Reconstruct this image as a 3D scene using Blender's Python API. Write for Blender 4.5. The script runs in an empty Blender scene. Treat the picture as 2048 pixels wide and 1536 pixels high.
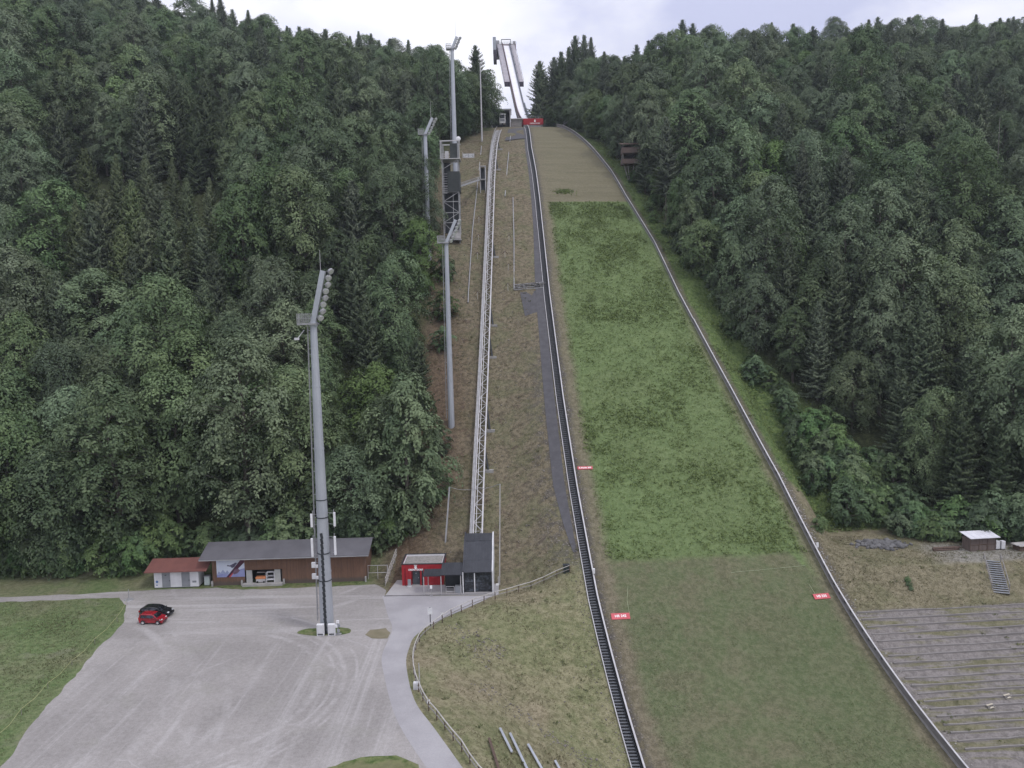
import bpy, math, random
import numpy as np
from mathutils import Vector, Matrix

SC = bpy.context.scene
COL = SC.collection
R = math.radians

# ------------------------------------------------------------------ camera, sky, sun, exposure
FOC = 1500.0 / 2048.0                      # focal length in picture widths
PITCH, ROLL, CAMZ = R(5.5), R(1.2), 41.0
cam_data = bpy.data.cameras.new("camera")
cam_data.sensor_width = 36.0
cam_data.lens = 36.0 * FOC
cam_data.clip_start, cam_data.clip_end = 0.5, 6000.0
cam = bpy.data.objects.new("camera", cam_data)
COL.objects.link(cam)
cam.location = (0, 0, CAMZ)
_fwd = Vector((0, math.cos(PITCH), -math.sin(PITCH)))
_up = Vector((0, math.sin(PITCH), math.cos(PITCH)))
_rt = Vector((1, 0, 0))
# the camera is rolled a little clockwise
_rt2 = _rt * math.cos(ROLL) - _up * math.sin(ROLL)
_up2 = _up * math.cos(ROLL) + _rt * math.sin(ROLL)
cam.matrix_world = Matrix.Translation((0, 0, CAMZ)) @ Matrix((_rt2, _up2, -_fwd)).transposed().to_4x4()
SC.camera = cam

SUN_EL, SUN_AZ = R(56), R(125)             # azimuth clockwise from +Y: behind the camera, to the right
world = bpy.data.worlds.new("World")
SC.world = world
world.use_nodes = True
wt = world.node_tree
wt.nodes.clear()
def wn(t, **k):
    n = wt.nodes.new(t)
    for a, b in k.items():
        setattr(n, a, b)
    return n
sky = wn('ShaderNodeTexSky', sky_type='NISHITA', sun_disc=False, sun_elevation=SUN_EL, sun_rotation=SUN_AZ)
wtc = wn('ShaderNodeTexCoord')
wmap = wn('ShaderNodeMapping')
wmap.inputs['Scale'].default_value = (1.0, 1.0, 1.7)
wmap.inputs['Location'].default_value = (0.35, 0.0, 0.1)
wnoi = wn('ShaderNodeTexNoise')
wnoi.inputs['Scale'].default_value = 2.2
wnoi.inputs['Detail'].default_value = 6.0
wnoi.inputs['Roughness'].default_value = 0.52
wramp = wn('ShaderNodeValToRGB')
wramp.color_ramp.elements[0].position = 0.40
wramp.color_ramp.elements[0].color = (7.0, 7.3, 9.8, 1)
wramp.color_ramp.elements[1].position = 0.55
wramp.color_ramp.elements[1].color = (12.6, 12.6, 13.4, 1)
wmix = wn('ShaderNodeMix', data_type='RGBA')
wmix.inputs['Factor'].default_value = 0.9
wbg = wn('ShaderNodeBackground')
wbg.inputs['Strength'].default_value = 0.092
wout = wn('ShaderNodeOutputWorld')
L = wt.links.new
# overcast: brighter overhead than near the horizon
wsep = wn('ShaderNodeSeparateXYZ'); wel = wn('ShaderNodeMapRange'); wmul = wn('ShaderNodeVectorMath', operation='SCALE')
wel.inputs['From Min'].default_value = 0.2; wel.inputs['From Max'].default_value = 1.0
wel.inputs['To Min'].default_value = 1.0; wel.inputs['To Max'].default_value = 1.75
L(wtc.outputs['Generated'], wsep.inputs[0]); L(wsep.outputs[2], wel.inputs['Value'])
L(wmix.outputs['Result'], wmul.inputs[0]); L(wel.outputs['Result'], wmul.inputs['Scale'])
L(wtc.outputs['Generated'], wmap.inputs['Vector'])
L(wmap.outputs['Vector'], wnoi.inputs['Vector'])
L(wnoi.outputs['Fac'], wramp.inputs['Fac'])
L(sky.outputs['Color'], wmix.inputs['A'])
L(wramp.outputs['Color'], wmix.inputs['B'])
L(wmul.outputs['Vector'], wbg.inputs['Color'])
L(wbg.outputs['Background'], wout.inputs['Surface'])

sun_d = bpy.data.lights.new("sun", 'SUN')
sun_d.energy = 1.5
sun_d.angle = R(12)
sun_d.color = (1.0, 0.965, 0.91)
sun = bpy.data.objects.new("sun", sun_d)
COL.objects.link(sun)
_sd = Vector((math.sin(SUN_AZ) * math.cos(SUN_EL), math.cos(SUN_AZ) * math.cos(SUN_EL), math.sin(SUN_EL)))
sun.rotation_euler = _sd.to_track_quat('Z', 'Y').to_euler()
SC.view_settings.view_transform = 'Standard'
SC.view_settings.look = 'None'
SC.view_settings.exposure = -0.12
SC.view_settings.gamma = 1.0
SC.cycles.use_denoising = True
SC.cycles.max_bounces = 6
SC.cycles.diffuse_bounces = 3
SC.cycles.transparent_max_bounces = 6

# ------------------------------------------------------------------ the lie of the land
AX = R(4.3)
HSX, HSY = 28.9, 104.0                     # the point of the landing hill level with the buildings
CA, SA = math.cos(AX), math.sin(AX)
_ks = [(-300, 0), (-52, 0), (0, 28), (28, 32.2), (60, 34), (110, 33.2), (150, 27.5), (180, 20.5), (198, 13.5), (204, 2), (1000, 2)]
_ss = np.arange(-300.0, 500.01, 0.5)
_sl = np.tan(np.radians(np.interp(_ss, [k[0] for k in _ks], [k[1] for k in _ks])))
_pz = np.concatenate([[0], np.cumsum((_sl[1:] + _sl[:-1]) * 0.25)])
_pz = _pz - np.interp(0.0, _ss, _pz)
def prof(s):
    return np.interp(s, _ss, _pz)
# half widths of the landing hill (left edge = stairs, right edge = boards)
EDGE_S = [-60, -25, 0, 20, 40, 70, 90, 113, 129, 150, 175, 191, 204, 500]
EDGE_L = [-17.6, -17.2, -17.5, -17.0, -16.2, -14.6, -13.2, -11.6, -10.6, -9.6, -7.6, -6.6, -6.2, -6.2]
EDGE_R = [17.8, 17.6, 17.1, 17.6, 16.9, 15.4, 15.2, 13.2, 12.5, 10.4, 7.6, 5.6, 5.2, 5.2]

def hill(x, y):
    dx, dy = x - HSX, y - HSY
    return -SA * dx + CA * dy, CA * dx + SA * dy
def unhill(s, t):
    return HSX - SA * s + CA * t, HSY + CA * s + SA * t
def sm(v):
    v = np.clip(v, 0, 1)
    return v * v * (3 - 2 * v)

def vnoise(x, y, seed=0):
    xi, yi = np.floor(x).astype(int), np.floor(y).astype(int)
    xf, yf = x - xi, y - yi
    def h(a, b):
        n = (a * 374761393 + b * 668265263 + seed * 144665) & 0x7fffffff
        n = ((n ^ (n >> 13)) * 1274126177) & 0x7fffffff
        return ((n ^ (n >> 16)) & 0xffff) / 65535.0
    u, v = xf * xf * (3 - 2 * xf), yf * yf * (3 - 2 * yf)
    return (h(xi, yi) * (1 - u) + h(xi + 1, yi) * u) * (1 - v) + (h(xi, yi + 1) * (1 - u) + h(xi + 1, yi + 1) * u) * v

# the bank fence line: x of the plateau edge for a given y
FEN_Y = [10, 60, 64.2, 66.7, 71.0, 75.2, 80.2, 85.7, 90.5, 94.4, 99.8, 104.5, 109.5]
FEN_X = [22, -2.3, -4.3, -5.4, -7.6, -9.8, -11.5, -12.5, -12.5, -11.2, -7.8, -3.5, 2.1]

def ground(x, y):
    x = np.asarray(x, float); y = np.asarray(y, float)
    s, t = hill(x, y)
    tl, tr = np.interp(s, EDGE_S, EDGE_L), np.interp(s, EDGE_S, EDGE_R)
    p = prof(s)
    # left of the stairs
    d = np.maximum(tl - t, 0)
    shift = (8.5 * sm(d / 14.0) + 7.5 * sm((d - 18) / 20.0) + 0.1 * np.maximum(d - 36, 0)) * sm((110 - s) / 85.0)
    pl = prof(s - shift)
    xf = np.interp(y, FEN_Y, FEN_X)
    xe, _ = unhill(s, tl)
    k = sm((x - xf) / np.maximum(xe - xf, 0.5))
    neg = np.minimum(p, 0) * k
    zl = np.where(pl > 0, pl, neg)
    rise = sm((s - 12) / 60.0)
    lat = np.maximum(d - 22, 0)
    zl = zl + rise * (0.10 * lat - 0.00012 * lat * lat) + 0.115 * np.maximum(lat - 70, 0) * sm((s - 90) / 110.0)
    back = np.clip(s - 196, 0, 75)
    zl = zl + 0.36 * back * sm((d - 14) / 30.0)
    zl = zl + (vnoise(x / 7.0, y / 7.0, 3) - 0.5) * 0.9 * sm((d - 2) / 6) * sm((pl - 1.0) / 4)
    zl = zl + (vnoise(x / 28.0, y / 28.0, 9) - 0.5) * 9.0 * sm((d - 26) / 30) * rise
    # right of the boards
    e = np.maximum(t - tr, 0)
    sh2 = 15.0 * sm((e - 0.5) / 9.0) * sm((90 - s) / 65.0)
    shelf = np.where(s < 4.2, p, np.maximum(prof(np.full_like(s, 4.2)) + 0.03 * np.minimum(s - 4.2, 14), prof(s - sh2)))
    zr = p + (shelf - p) * sm((e - 0.5) / 7.0)
    late = np.maximum(e - 10, 0)
    zr = zr + sm((s - 24) / 50.0) * (0.10 * late - 0.00012 * late * late)
    zr = zr + 0.33 * back * sm((e - 18) / 30.0)
    zr = zr + (vnoise(x / 7.0, y / 7.0, 5) - 0.5) * 0.7 * sm((e - 2) / 6) * sm((s - 20) / 10)
    zr = zr + (vnoise(x / 28.0, y / 28.0, 19) - 0.5) * 9.0 * sm((e - 18) / 30) * sm((s - 24) / 50.0)
    z = np.where(t < tl, zl, np.where(t > tr, zr, p))
    return z - 60.0 * sm((y - 420) / 200.0)

def gz(x, y):
    return float(ground(np.array([x]), np.array([y]))[0])

def ray(px, py):
    """direction through a point of the 2048 x 1536 photograph"""
    v = _fwd + _rt2 * ((px - 1024) / 1500.0) + _up2 * ((768 - py) / 1500.0)
    return v / v.y
def at_y(px, py, y):
    d = ray(px, py)
    return Vector((d.x * y, y, CAMZ + d.z * y))
_ty = np.arange(30.0, 520.0, 0.2)
def at(px, py, dz=0.0):
    """the point of the ground (raised by dz) seen there"""
    d = ray(px, py)
    z = CAMZ + d.z * _ty
    g = ground(d.x * _ty, _ty) + dz
    i = np.argmax(z <= g)
    y = _ty[i]
    if i > 0:
        a, b = z[i-1] - g[i-1], z[i] - g[i]
        y = _ty[i-1] + 0.2 * a / max(a - b, 1e-9)
    return Vector((d.x * y, y, CAMZ + d.z * y))
def project(p):
    v = Vector(p) - Vector((0, 0, CAMZ))
    w = v.dot(_fwd)
    return 1024 + 1500 * v.dot(_rt2) / w, 768 - 1500 * v.dot(_up2) / w, 1500 / w

# ------------------------------------------------------------------ node materials
class NT:
    def __init__(self, name):
        self.m = bpy.data.materials.new(name)
        self.m.use_nodes = True
        self.t = self.m.node_tree
        self.t.nodes.clear()
        self.out = self.t.nodes.new('ShaderNodeOutputMaterial')
    def n(self, typ, **k):
        nd = self.t.nodes.new(typ)
        for a, b in k.items():
            setattr(nd, a, b)
        return nd
    def put(self, sock, v):
        if isinstance(v, bpy.types.NodeSocket):
            self.t.links.new(v, sock)
        elif isinstance(v, (tuple, list)) and len(v) == 3 and sock.type == 'RGBA':
            sock.default_value = (*v, 1)
        else:
            sock.default_value = v
    def math(self, op, a, b=0.0, clamp=False):
        nd = self.n('ShaderNodeMath', operation=op, use_clamp=clamp)
        self.put(nd.inputs[0], a); self.put(nd.inputs[1], b)
        return nd.outputs[0]
    def mix(self, f, a, b, blend='MIX'):
        nd = self.n('ShaderNodeMix', data_type='RGBA', blend_type=blend)
        self.put(nd.inputs['Factor'], f); self.put(nd.inputs['A'], a); self.put(nd.inputs['B'], b)
        return nd.outputs['Result']
    def pos(self):
        return self.n('ShaderNodeNewGeometry').outputs['Position']
    def obj(self):
        return self.n('ShaderNodeTexCoord').outputs['Object']
    def mapped(self, vec, scale=(1, 1, 1), rot=(0, 0, 0)):
        nd = self.n('ShaderNodeMapping')
        self.put(nd.inputs['Vector'], vec)
        nd.inputs['Scale'].default_value = scale
        nd.inputs['Rotation'].default_value = rot
        return nd.outputs['Vector']
    def noise(self, vec, scale, detail=4.0, rough=0.55, dist=0.0):
        nd = self.n('ShaderNodeTexNoise')
        self.put(nd.inputs['Vector'], vec)
        nd.inputs['Scale'].default_value = scale
        nd.inputs['Detail'].default_value = detail
        nd.inputs['Roughness'].default_value = rough
        nd.inputs['Distortion'].default_value = dist
        return nd.outputs['Fac']
    def vor(self, vec, scale, feature='F1'):
        nd = self.n('ShaderNodeTexVoronoi', feature=feature)
        self.put(nd.inputs['Vector'], vec)
        nd.inputs['Scale'].default_value = scale
        return nd
    def ramp(self, v, lo, hi):
        nd = self.n('ShaderNodeMapRange', interpolation_type='SMOOTHSTEP', clamp=True)
        self.put(nd.inputs['Value'], v)
        self.put(nd.inputs['From Min'], lo); self.put(nd.inputs['From Max'], hi)
        return nd.outputs['Result']
    def attr(self, name):
        return self.n('ShaderNodeAttribute', attribute_name=name).outputs['Fac']
    def bump(self, h, strength=0.3, dist=0.05):
        nd = self.n('ShaderNodeBump')
        nd.inputs['Strength'].default_value = strength
        nd.inputs['Distance'].default_value = dist
        self.put(nd.inputs['Height'], h)
        return nd.outputs['Normal']
    def bsdf(self, col, rough=0.8, metal=0.0, normal=None, spec=0.3, coat=0.0):
        nd = self.n('ShaderNodeBsdfPrincipled')
        self.put(nd.inputs['Base Color'], col)
        self.put(nd.inputs['Roughness'], rough)
        self.put(nd.inputs['Metallic'], metal)
        self.put(nd.inputs['Specular IOR Level'], spec)
        if coat:
            nd.inputs['Coat Weight'].default_value = coat
        if normal is not None:
            self.put(nd.inputs['Normal'], normal)
        self.t.links.new(nd.outputs[0], self.out.inputs['Surface'])
        return self.m

MATS = {}
def pm(name, c, c2=None, scale=1.5, rough=0.7, metal=0.0, stretch=(1, 1, 1), fine=14.0, coat=0.0, spec=0.3):
    """weathered plain material: two tones of one colour, broad and fine mottling"""
    if name in MATS:
        return MATS[name]
    k = NT(name)
    c2 = c2 or tuple(v * 0.72 for v in c)
    v = k.mapped(k.obj(), stretch)
    a = k.noise(v, scale, 5, 0.6)
    b = k.noise(v, fine, 3, 0.6)
    f = k.math('ADD', k.math('MULTIPLY', a, 0.7), k.math('MULTIPLY', b, 0.3))
    col = k.mix(k.ramp(f, 0.36, 0.64), c, c2)
    rg = k.math('ADD', k.math('MULTIPLY', b, 0.25), rough - 0.12)
    MATS[name] = k.bsdf(col, rg, metal, k.bump(b, 0.15, 0.02), spec, coat)
    return MATS[name]

# ------------------------------------------------------------------ mesh builder
class MB:
    def __init__(self):
        self.v, self.f, self.mi = [], [], []
        self.cur = 0
    def add(self, vs, fs):
        o = len(self.v)
        self.v += [tuple(q) for q in vs]
        self.f += [tuple(i + o for i in q) for q in fs]
        self.mi += [self.cur] * len(fs)
        return self
    def box(self, c, d, rz=0.0):
        x, y, z = d[0] / 2, d[1] / 2, d[2] / 2
        cr, sr = math.cos(rz), math.sin(rz)
        vs = []
        for a, b, e in ((-x, -y, -z), (x, -y, -z), (x, y, -z), (-x, y, -z), (-x, -y, z), (x, -y, z), (x, y, z), (-x, y, z)):
            vs.append((c[0] + a * cr - b * sr, c[1] + a * sr + b * cr, c[2] + e))
        return self.add(vs, [(0, 3, 2, 1), (4, 5, 6, 7), (0, 1, 5, 4), (1, 2, 6, 5), (2, 3, 7, 6), (3, 0, 4, 7)])
    def bx(self, x0, x1, y0, y1, z0, z1):
        return self.box(((x0 + x1) / 2, (y0 + y1) / 2, (z0 + z1) / 2), (abs(x1 - x0), abs(y1 - y0), abs(z1 - z0)))
    def tube(self, a, b, r0, r1=None, n=8, cap=True):
        a, b = Vector(a), Vector(b)
        r1 = r0 if r1 is None else r1
        d = (b - a)
        if d.length < 1e-6:
            return self
        d.normalize()
        u = d.cross(Vector((0, 0, 1)) if abs(d.z) < 0.9 else Vector((1, 0, 0))).normalized()
        w = d.cross(u)
        vs = []
        for i in range(n):
            c = 2 * math.pi * (i + 0.5) / n
            vs.append(a + (u * math.cos(c) + w * math.sin(c)) * r0)
        for i in range(n):
            c = 2 * math.pi * (i + 0.5) / n
            vs.append(b + (u * math.cos(c) + w * math.sin(c)) * r1)
        fs = [(i, (i + 1) % n, n + (i + 1) % n, n + i) for i in range(n)]
        fs = [tuple(reversed(q)) for q in fs]
        if cap:
            fs += [tuple(range(n)), tuple(reversed(range(n, 2 * n)))]
        return self.add(vs, fs)
    def beam(self, a, b, w, h, up=(0, 0, 1)):
        """rectangular bar from a to b, w sideways, h along up"""
        a, b = Vector(a), Vector(b)
        d = (b - a).normalized()
        up = Vector(up)
        sd = d.cross(up)
        if sd.length < 1e-4:
            sd = d.cross(Vector((1, 0, 0)))
        sd.normalize()
        uu = sd.cross(d).normalized()
        vs = []
        for p in (a, b):
            for q, r in ((-1, -1), (1, -1), (1, 1), (-1, 1)):
                vs.append(p + sd * q * w / 2 + uu * r * h / 2)
        return self.add(vs, [(0, 1, 2, 3), (7, 6, 5, 4), (0, 4, 5, 1), (1, 5, 6, 2), (2, 6, 7, 3), (3, 7, 4, 0)])
    def poly_tube(self, pts, r, n=6):
        for a, b in zip(pts, pts[1:]):
            self.tube(a, b, r, r, n)
        return self
    def prism(self, prof2, x0, x1):
        """closed (y, z) outline pulled along x"""
        n = len(prof2)
        vs = [(x0, p[0], p[1]) for p in prof2] + [(x1, p[0], p[1]) for p in prof2]
        fs = [(i, (i + 1) % n, n + (i + 1) % n, n + i) for i in range(n)]
        fs += [tuple(reversed(range(n))), tuple(range(n, 2 * n))]
        return self.add(vs, fs)
    def strip(self, left, right):
        """ribbon between two polylines"""
        n = len(left)
        return self.add(list(left) + list(right), [(i, n + i, n + i + 1, i + 1) for i in range(n - 1)])
    def lathe(self, c, prof2, n=16, axis='Z'):
        vs, fs = [], []
        m = len(prof2)
        for r, z in prof2:
            for i in range(n):
                a = 2 * math.pi * i / n
                if axis == 'Z':
                    vs.append((c[0] + r * math.cos(a), c[1] + r * math.sin(a), c[2] + z))
                elif axis == 'Y':
                    vs.append((c[0] + r * math.cos(a), c[1] + z, c[2] + r * math.sin(a)))
                else:
                    vs.append((c[0] + z, c[1] + r * math.cos(a), c[2] + r * math.sin(a)))
        for j in range(m - 1):
            for i in range(n):
                fs.append((j * n + i, j * n + (i + 1) % n, (j + 1) * n + (i + 1) % n, (j + 1) * n + i))
        fs.append(tuple(reversed(range(n))))
        fs.append(tuple(range((m - 1) * n, m * n)))
        return self.add(vs, fs)
    def build(self, name, mat, parent=None, smooth=False, bevel=0.0):
        me = bpy.data.meshes.new(name)
        me.from_pydata(self.v, [], self.f)
        for m in (mat if isinstance(mat, (list, tuple)) else [mat]):
            me.materials.append(m)
        if isinstance(mat, (list, tuple)):
            me.polygons.foreach_set('material_index', self.mi)
        if smooth:
            me.polygons.foreach_set('use_smooth', [True] * len(me.polygons))
        me.update()
        o = bpy.data.objects.new(name, me)
        COL.objects.link(o)
        if parent is not None:
            o.parent = parent
        if bevel:
            b = o.modifiers.new('bevel', 'BEVEL')
            b.width = bevel; b.segments = 2; b.limit_method = 'ANGLE'
        return o

def tag(o, label=None, cat=None, group=None, kind=None):
    if label: o['label'] = label
    if cat: o['category'] = cat
    if group: o['group'] = group
    if kind: o['kind'] = kind
    return o
def thing(name, label, cat, loc=(0, 0, 0), rz=0.0, group=None):
    o = bpy.data.objects.new(name, None)
    o.empty_display_size = 0.5
    COL.objects.link(o)
    o.location = loc
    o.rotation_euler = (0, 0, rz)
    return tag(o, label, cat, group)
def copy_tree(o, parent=None):
    c = o.copy()
    COL.objects.link(c)
    c.parent = parent
    for ch in list(o.children):
        copy_tree(ch, c)
    return c
# ------------------------------------------------------------------ forest edges (world), read once
def edge_curve(pts, side):
    ss, tt = [], []
    for q in pts:
        p = at(*q)
        s, t = hill(p.x, p.y)
        ss.append(float(s)); tt.append(float(t))
    o = np.argsort(ss)
    return np.array(ss)[o], np.array(tt)[o]
LFE = edge_curve([(962, 262), (868, 330), (852, 470), (850, 600), (853, 800), (833, 930), (775, 1075)], -1)
RFE = edge_curve([(1150, 262), (1192, 285), (1250, 345), (1316, 440), (1390, 539), (1500, 698), (1630, 833), (1770, 948), (1872, 1038), (1925, 1072)], 1)
def forest_left(s, t):
    return np.interp(s, LFE[0], LFE[1], right=-20.0) - t          # > 0 inside
def forest_right(s, t):
    return t - np.interp(s, RFE[0], RFE[1], right=9.0)

# ------------------------------------------------------------------ ground sheet
def grid_lines(parts):
    out = []
    for a, b, d in parts:
        out.append(np.arange(a, b, d))
    return np.concatenate(out + [[parts[-1][1]]])
gx = grid_lines([(-900, -340, 40), (-340, -96, 4), (-96, 96, 1.0), (96, 340, 4), (340, 900, 40)])
gy = grid_lines([(-610, 10, 31), (10, 56, 3), (56, 240, 1.0), (240, 330, 2.0), (330, 700, 6)])
GX, GY = np.meshgrid(gx, gy)
GZ = ground(GX, GY)
GS, GT = hill(GX, GY)
GTL, GTR = np.interp(GS, EDGE_S, EDGE_L), np.interp(GS, EDGE_S, EDGE_R)
ny, nx = GX.shape
def ground_q(x, y):
    i = np.clip(np.searchsorted(gx, x) - 1, 0, nx - 2); j = np.clip(np.searchsorted(gy, y) - 1, 0, ny - 2)
    u = np.clip((x - gx[i]) / (gx[i + 1] - gx[i]), 0, 1); v = np.clip((y - gy[j]) / (gy[j + 1] - gy[j]), 0, 1)
    return (GZ[j, i] * (1 - u) + GZ[j, i + 1] * u) * (1 - v) + (GZ[j + 1, i] * (1 - u) + GZ[j + 1, i + 1] * u) * v
ground = ground_q                          # from here on things stand on the sheet itself
gv = np.stack([GX, GY, GZ], -1).reshape(-1, 3)
ii = np.arange(ny * nx).reshape(ny, nx)
gf = np.stack([ii[:-1, :-1], ii[:-1, 1:], ii[1:, 1:], ii[1:, :-1]], -1).reshape(-1, 4)

def np_mesh(name, v, f, smooth=True):
    me = bpy.data.meshes.new(name)
    k = f.shape[1]
    me.vertices.add(len(v)); me.loops.add(f.size); me.polygons.add(len(f))
    me.vertices.foreach_set('co', np.ascontiguousarray(v, dtype=np.float32).ravel())
    me.loops.foreach_set('vertex_index', np.ascontiguousarray(f, dtype=np.int32).ravel())
    me.polygons.foreach_set('loop_start', np.arange(0, f.size, k, dtype=np.int32))
    me.polygons.foreach_set('loop_total', np.full(len(f), k, dtype=np.int32))
    if smooth:
        me.polygons.foreach_set('use_smooth', np.ones(len(f), dtype=bool))
    me.update(calc_edges=True)
    return me
def add_attr(me, name, vals):
    a = me.attributes.new(name, 'FLOAT', 'POINT')
    a.data.foreach_set('value', np.ascontiguousarray(vals, dtype=np.float32).ravel())

gme = np_mesh('ground', gv, gf)
add_attr(gme, 'hs', GS)
add_attr(gme, 'dl', GTL - GT)             # metres left of the stairs
add_attr(gme, 'dr', GT - GTR)             # metres right of the boards
add_attr(gme, 'fl', np.maximum(np.where((GS > 2) & ((GX > -20) | (GY > 118)), np.minimum(forest_left(GS, GT), np.where(GX < -20, (GY - 117.5) * 1.2, 99)), -50), np.where(GS > 12, forest_right(GS, GT), -50)))
SX, SY = 0, 0

def ground_material():
    k = NT('ground_cover')
    P = k.pos()
    sep = k.n('ShaderNodeSeparateXYZ'); k.put(sep.inputs[0], P)
    X, Y = sep.outputs[0], sep.outputs[1]
    hs, dl, dr, fl = k.attr('hs'), k.attr('dl'), k.attr('dr'), k.attr('fl')
    nb = k.noise(P, 0.045, 4, 0.55)          # broad
    nm = k.noise(P, 0.22, 5, 0.6)            # patches of metres
    nf = k.noise(P, 1.3, 5, 0.65)            # clumps
    nff = k.noise(P, 5.0, 4, 0.7)            # blades
    fine = k.math('ADD', k.math('MULTIPLY', nf, 0.55), k.math('MULTIPLY', nff, 0.45))
    def two(a, b, lo=0.40, hi=0.60, src=None):
        return k.mix(k.ramp(src if src is not None else fine, lo, hi), a, b)
    wob = k.math('MULTIPLY', k.math('SUBTRACT', nm, 0.5), 5.0)
    wobs = k.math('MULTIPLY', k.math('SUBTRACT', nf, 0.5), 2.2)
    jag = k.math('ADD', wob, wobs)
    # dry mown grass of the lower landing hill
    low = k.mix(k.ramp(nm, 0.38, 0.62), two((0.098, 0.100, 0.058), (0.154, 0.150, 0.094)), two((0.086, 0.106, 0.052), (0.136, 0.149, 0.084)))
    low = k.mix(k.math('MULTIPLY', k.ramp(nb, 0.42, 0.6), 0.55), low, two((0.074, 0.100, 0.046), (0.118, 0.138, 0.074)))
    # green middle
    grn = two((0.092, 0.132, 0.052), (0.155, 0.203, 0.090), 0.34, 0.68)
    grn = k.mix(k.math('MULTIPLY', k.ramp(nm, 0.5, 0.66), 0.35), grn, two((0.110, 0.150, 0.058), (0.185, 0.230, 0.105)))
    grn = k.mix(k.math('MULTIPLY', k.ramp(nb, 0.52, 0.36), 0.3), grn, two((0.090, 0.116, 0.052), (0.155, 0.178, 0.088)))
    # tan mown top with cross stripes
    cs = k.mapped(P, (0.12, 1.0, 1.0), (0, 0, AX))
    st = k.noise(cs, 0.55, 4, 0.6)
    top = two((0.118, 0.110, 0.070), (0.182, 0.165, 0.112), 0.32, 0.68, k.math('ADD', k.math('MULTIPLY', st, 0.35), k.math('MULTIPLY', fine, 0.65)))
    hs_j = k.math('ADD', hs, k.math('MULTIPLY', jag, 0.35))
    m_top = k.ramp(hs_j, 111.2, 112.2)
    m_grn = k.ramp(k.math('ADD', hs_j, k.math('MULTIPLY', k.ramp(k.math('ADD', dr, k.math('MULTIPLY', jag, 0.2)), -4.5, -0.8), 4.6)), 5.6, 7.0)
    hillc = k.mix(m_top, k.mix(m_grn, low, grn), top)
    # worn margin beside the stairs
    inl = k.math('ADD', k.math('MULTIPLY', dl, -1.0), k.math('MULTIPLY', jag, 0.45))
    brn = two((0.112, 0.096, 0.066), (0.19, 0.165, 0.118))
    marg = k.math('SUBTRACT', 1.0, k.ramp(inl, 2.0, 4.2))
    hillc = k.mix(k.math('MULTIPLY', marg, k.math('SUBTRACT', 0.9, k.math('MULTIPLY', m_top, 0.6))), hillc, brn)
    stones = k.vor(P, 2.6)
    grav = k.mix(k.ramp(stones.outputs['Distance'], 0.10, 0.34), (0.30, 0.28, 0.27), (0.085, 0.078, 0.07))
    mg2 = k.math('MULTIPLY', k.math('SUBTRACT', 1.0, k.ramp(inl, 0.4, 1.8)), k.ramp(nf, 0.40, 0.52))
    hillc = k.mix(mg2, hillc, grav)
    inr = k.math('ADD', k.math('MULTIPLY', dr, -1.0), k.math('MULTIPLY', jag, 0.35))
    mr = k.math('MULTIPLY', k.math('SUBTRACT', 1.0, k.ramp(inr, 0.5, 2.6)), k.ramp(hs, 110.0, 8.0))
    hillc = k.mix(k.math('MULTIPLY', mr, 0.75), hillc, brn)
    # left of the stairs
    nl = k.noise(P, 0.5, 6, 0.62, 0.6)
    lef = two((0.092, 0.078, 0.053), (0.198, 0.170, 0.117))
    lef = k.mix(k.ramp(nm, 0.45, 0.62), lef, two((0.090, 0.088, 0.051), (0.170, 0.158, 0.099)))
    lef = k.mix(k.math('MULTIPLY', k.ramp(nl, 0.56, 0.68), 0.8), lef, two((0.060, 0.046, 0.034), (0.135, 0.105, 0.080)))
    near_for = k.ramp(k.math('ADD', fl, k.math('MULTIPLY', jag, 1.1)), -13.0, -3.0)
    redd = two((0.070, 0.048, 0.033), (0.150, 0.105, 0.074))
    lef = k.mix(k.math('MULTIPLY', k.math('MULTIPLY', near_for, k.ramp(hs, 95.0, 50.0)), 0.85), lef, redd)
    # scree beside the mat
    rub = k.math('MULTIPLY', k.ramp(k.math('ADD', dl, jag), 9.0, 3.0), k.math('MULTIPLY', k.ramp(nl, 0.44, 0.56), k.ramp(hs, 62.0, 45.0)))
    lef = k.mix(k.math('MULTIPLY', rub, 0.75), lef, grav)
    # bank below the fence
    bank = two((0.140, 0.134, 0.076), (0.250, 0.232, 0.145))
    bank = k.mix(k.ramp(nm, 0.40, 0.60), bank, two((0.112, 0.122, 0.060), (0.200, 0.200, 0.112)))
    bank = k.mix(k.math('MULTIPLY', k.ramp(nb, 0.5, 0.62), 0.6), bank, two((0.165, 0.132, 0.092), (0.280, 0.235, 0.170)))
    lef = k.mix(k.ramp(k.math('ADD', hs, k.math('MULTIPLY', jag, 0.6)), 9.0, 4.0), lef, bank)
    # meadow beside the car park
    mead = k.mix(k.ramp(nb, 0.40, 0.62), two((0.082, 0.125, 0.048), (0.145, 0.188, 0.084)), two((0.130, 0.132, 0.076), (0.205, 0.202, 0.125)))
    mead = k.mix(k.math('MULTIPLY', k.ramp(nm, 0.56, 0.70), 0.5), mead, (0.20, 0.19, 0.14))
    lef = k.mix(k.math('MULTIPLY', k.ramp(X, -20.0, -24.0), k.ramp(Y, 121.0, 118.0)), lef, mead)
    # right of the boards
    rg = two((0.050, 0.080, 0.028), (0.125, 0.170, 0.062))
    rt = two((0.132, 0.118, 0.076), (0.225, 0.200, 0.136))
    rt = k.mix(k.math('MULTIPLY', k.ramp(nm, 0.44, 0.62), 0.6), rt, two((0.092, 0.094, 0.050), (0.150, 0.148, 0.084)))
    hr = k.math('ADD', hs, jag)
    rig = k.mix(k.ramp(hr, 17.5, 20.0), rt, rg)
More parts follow.
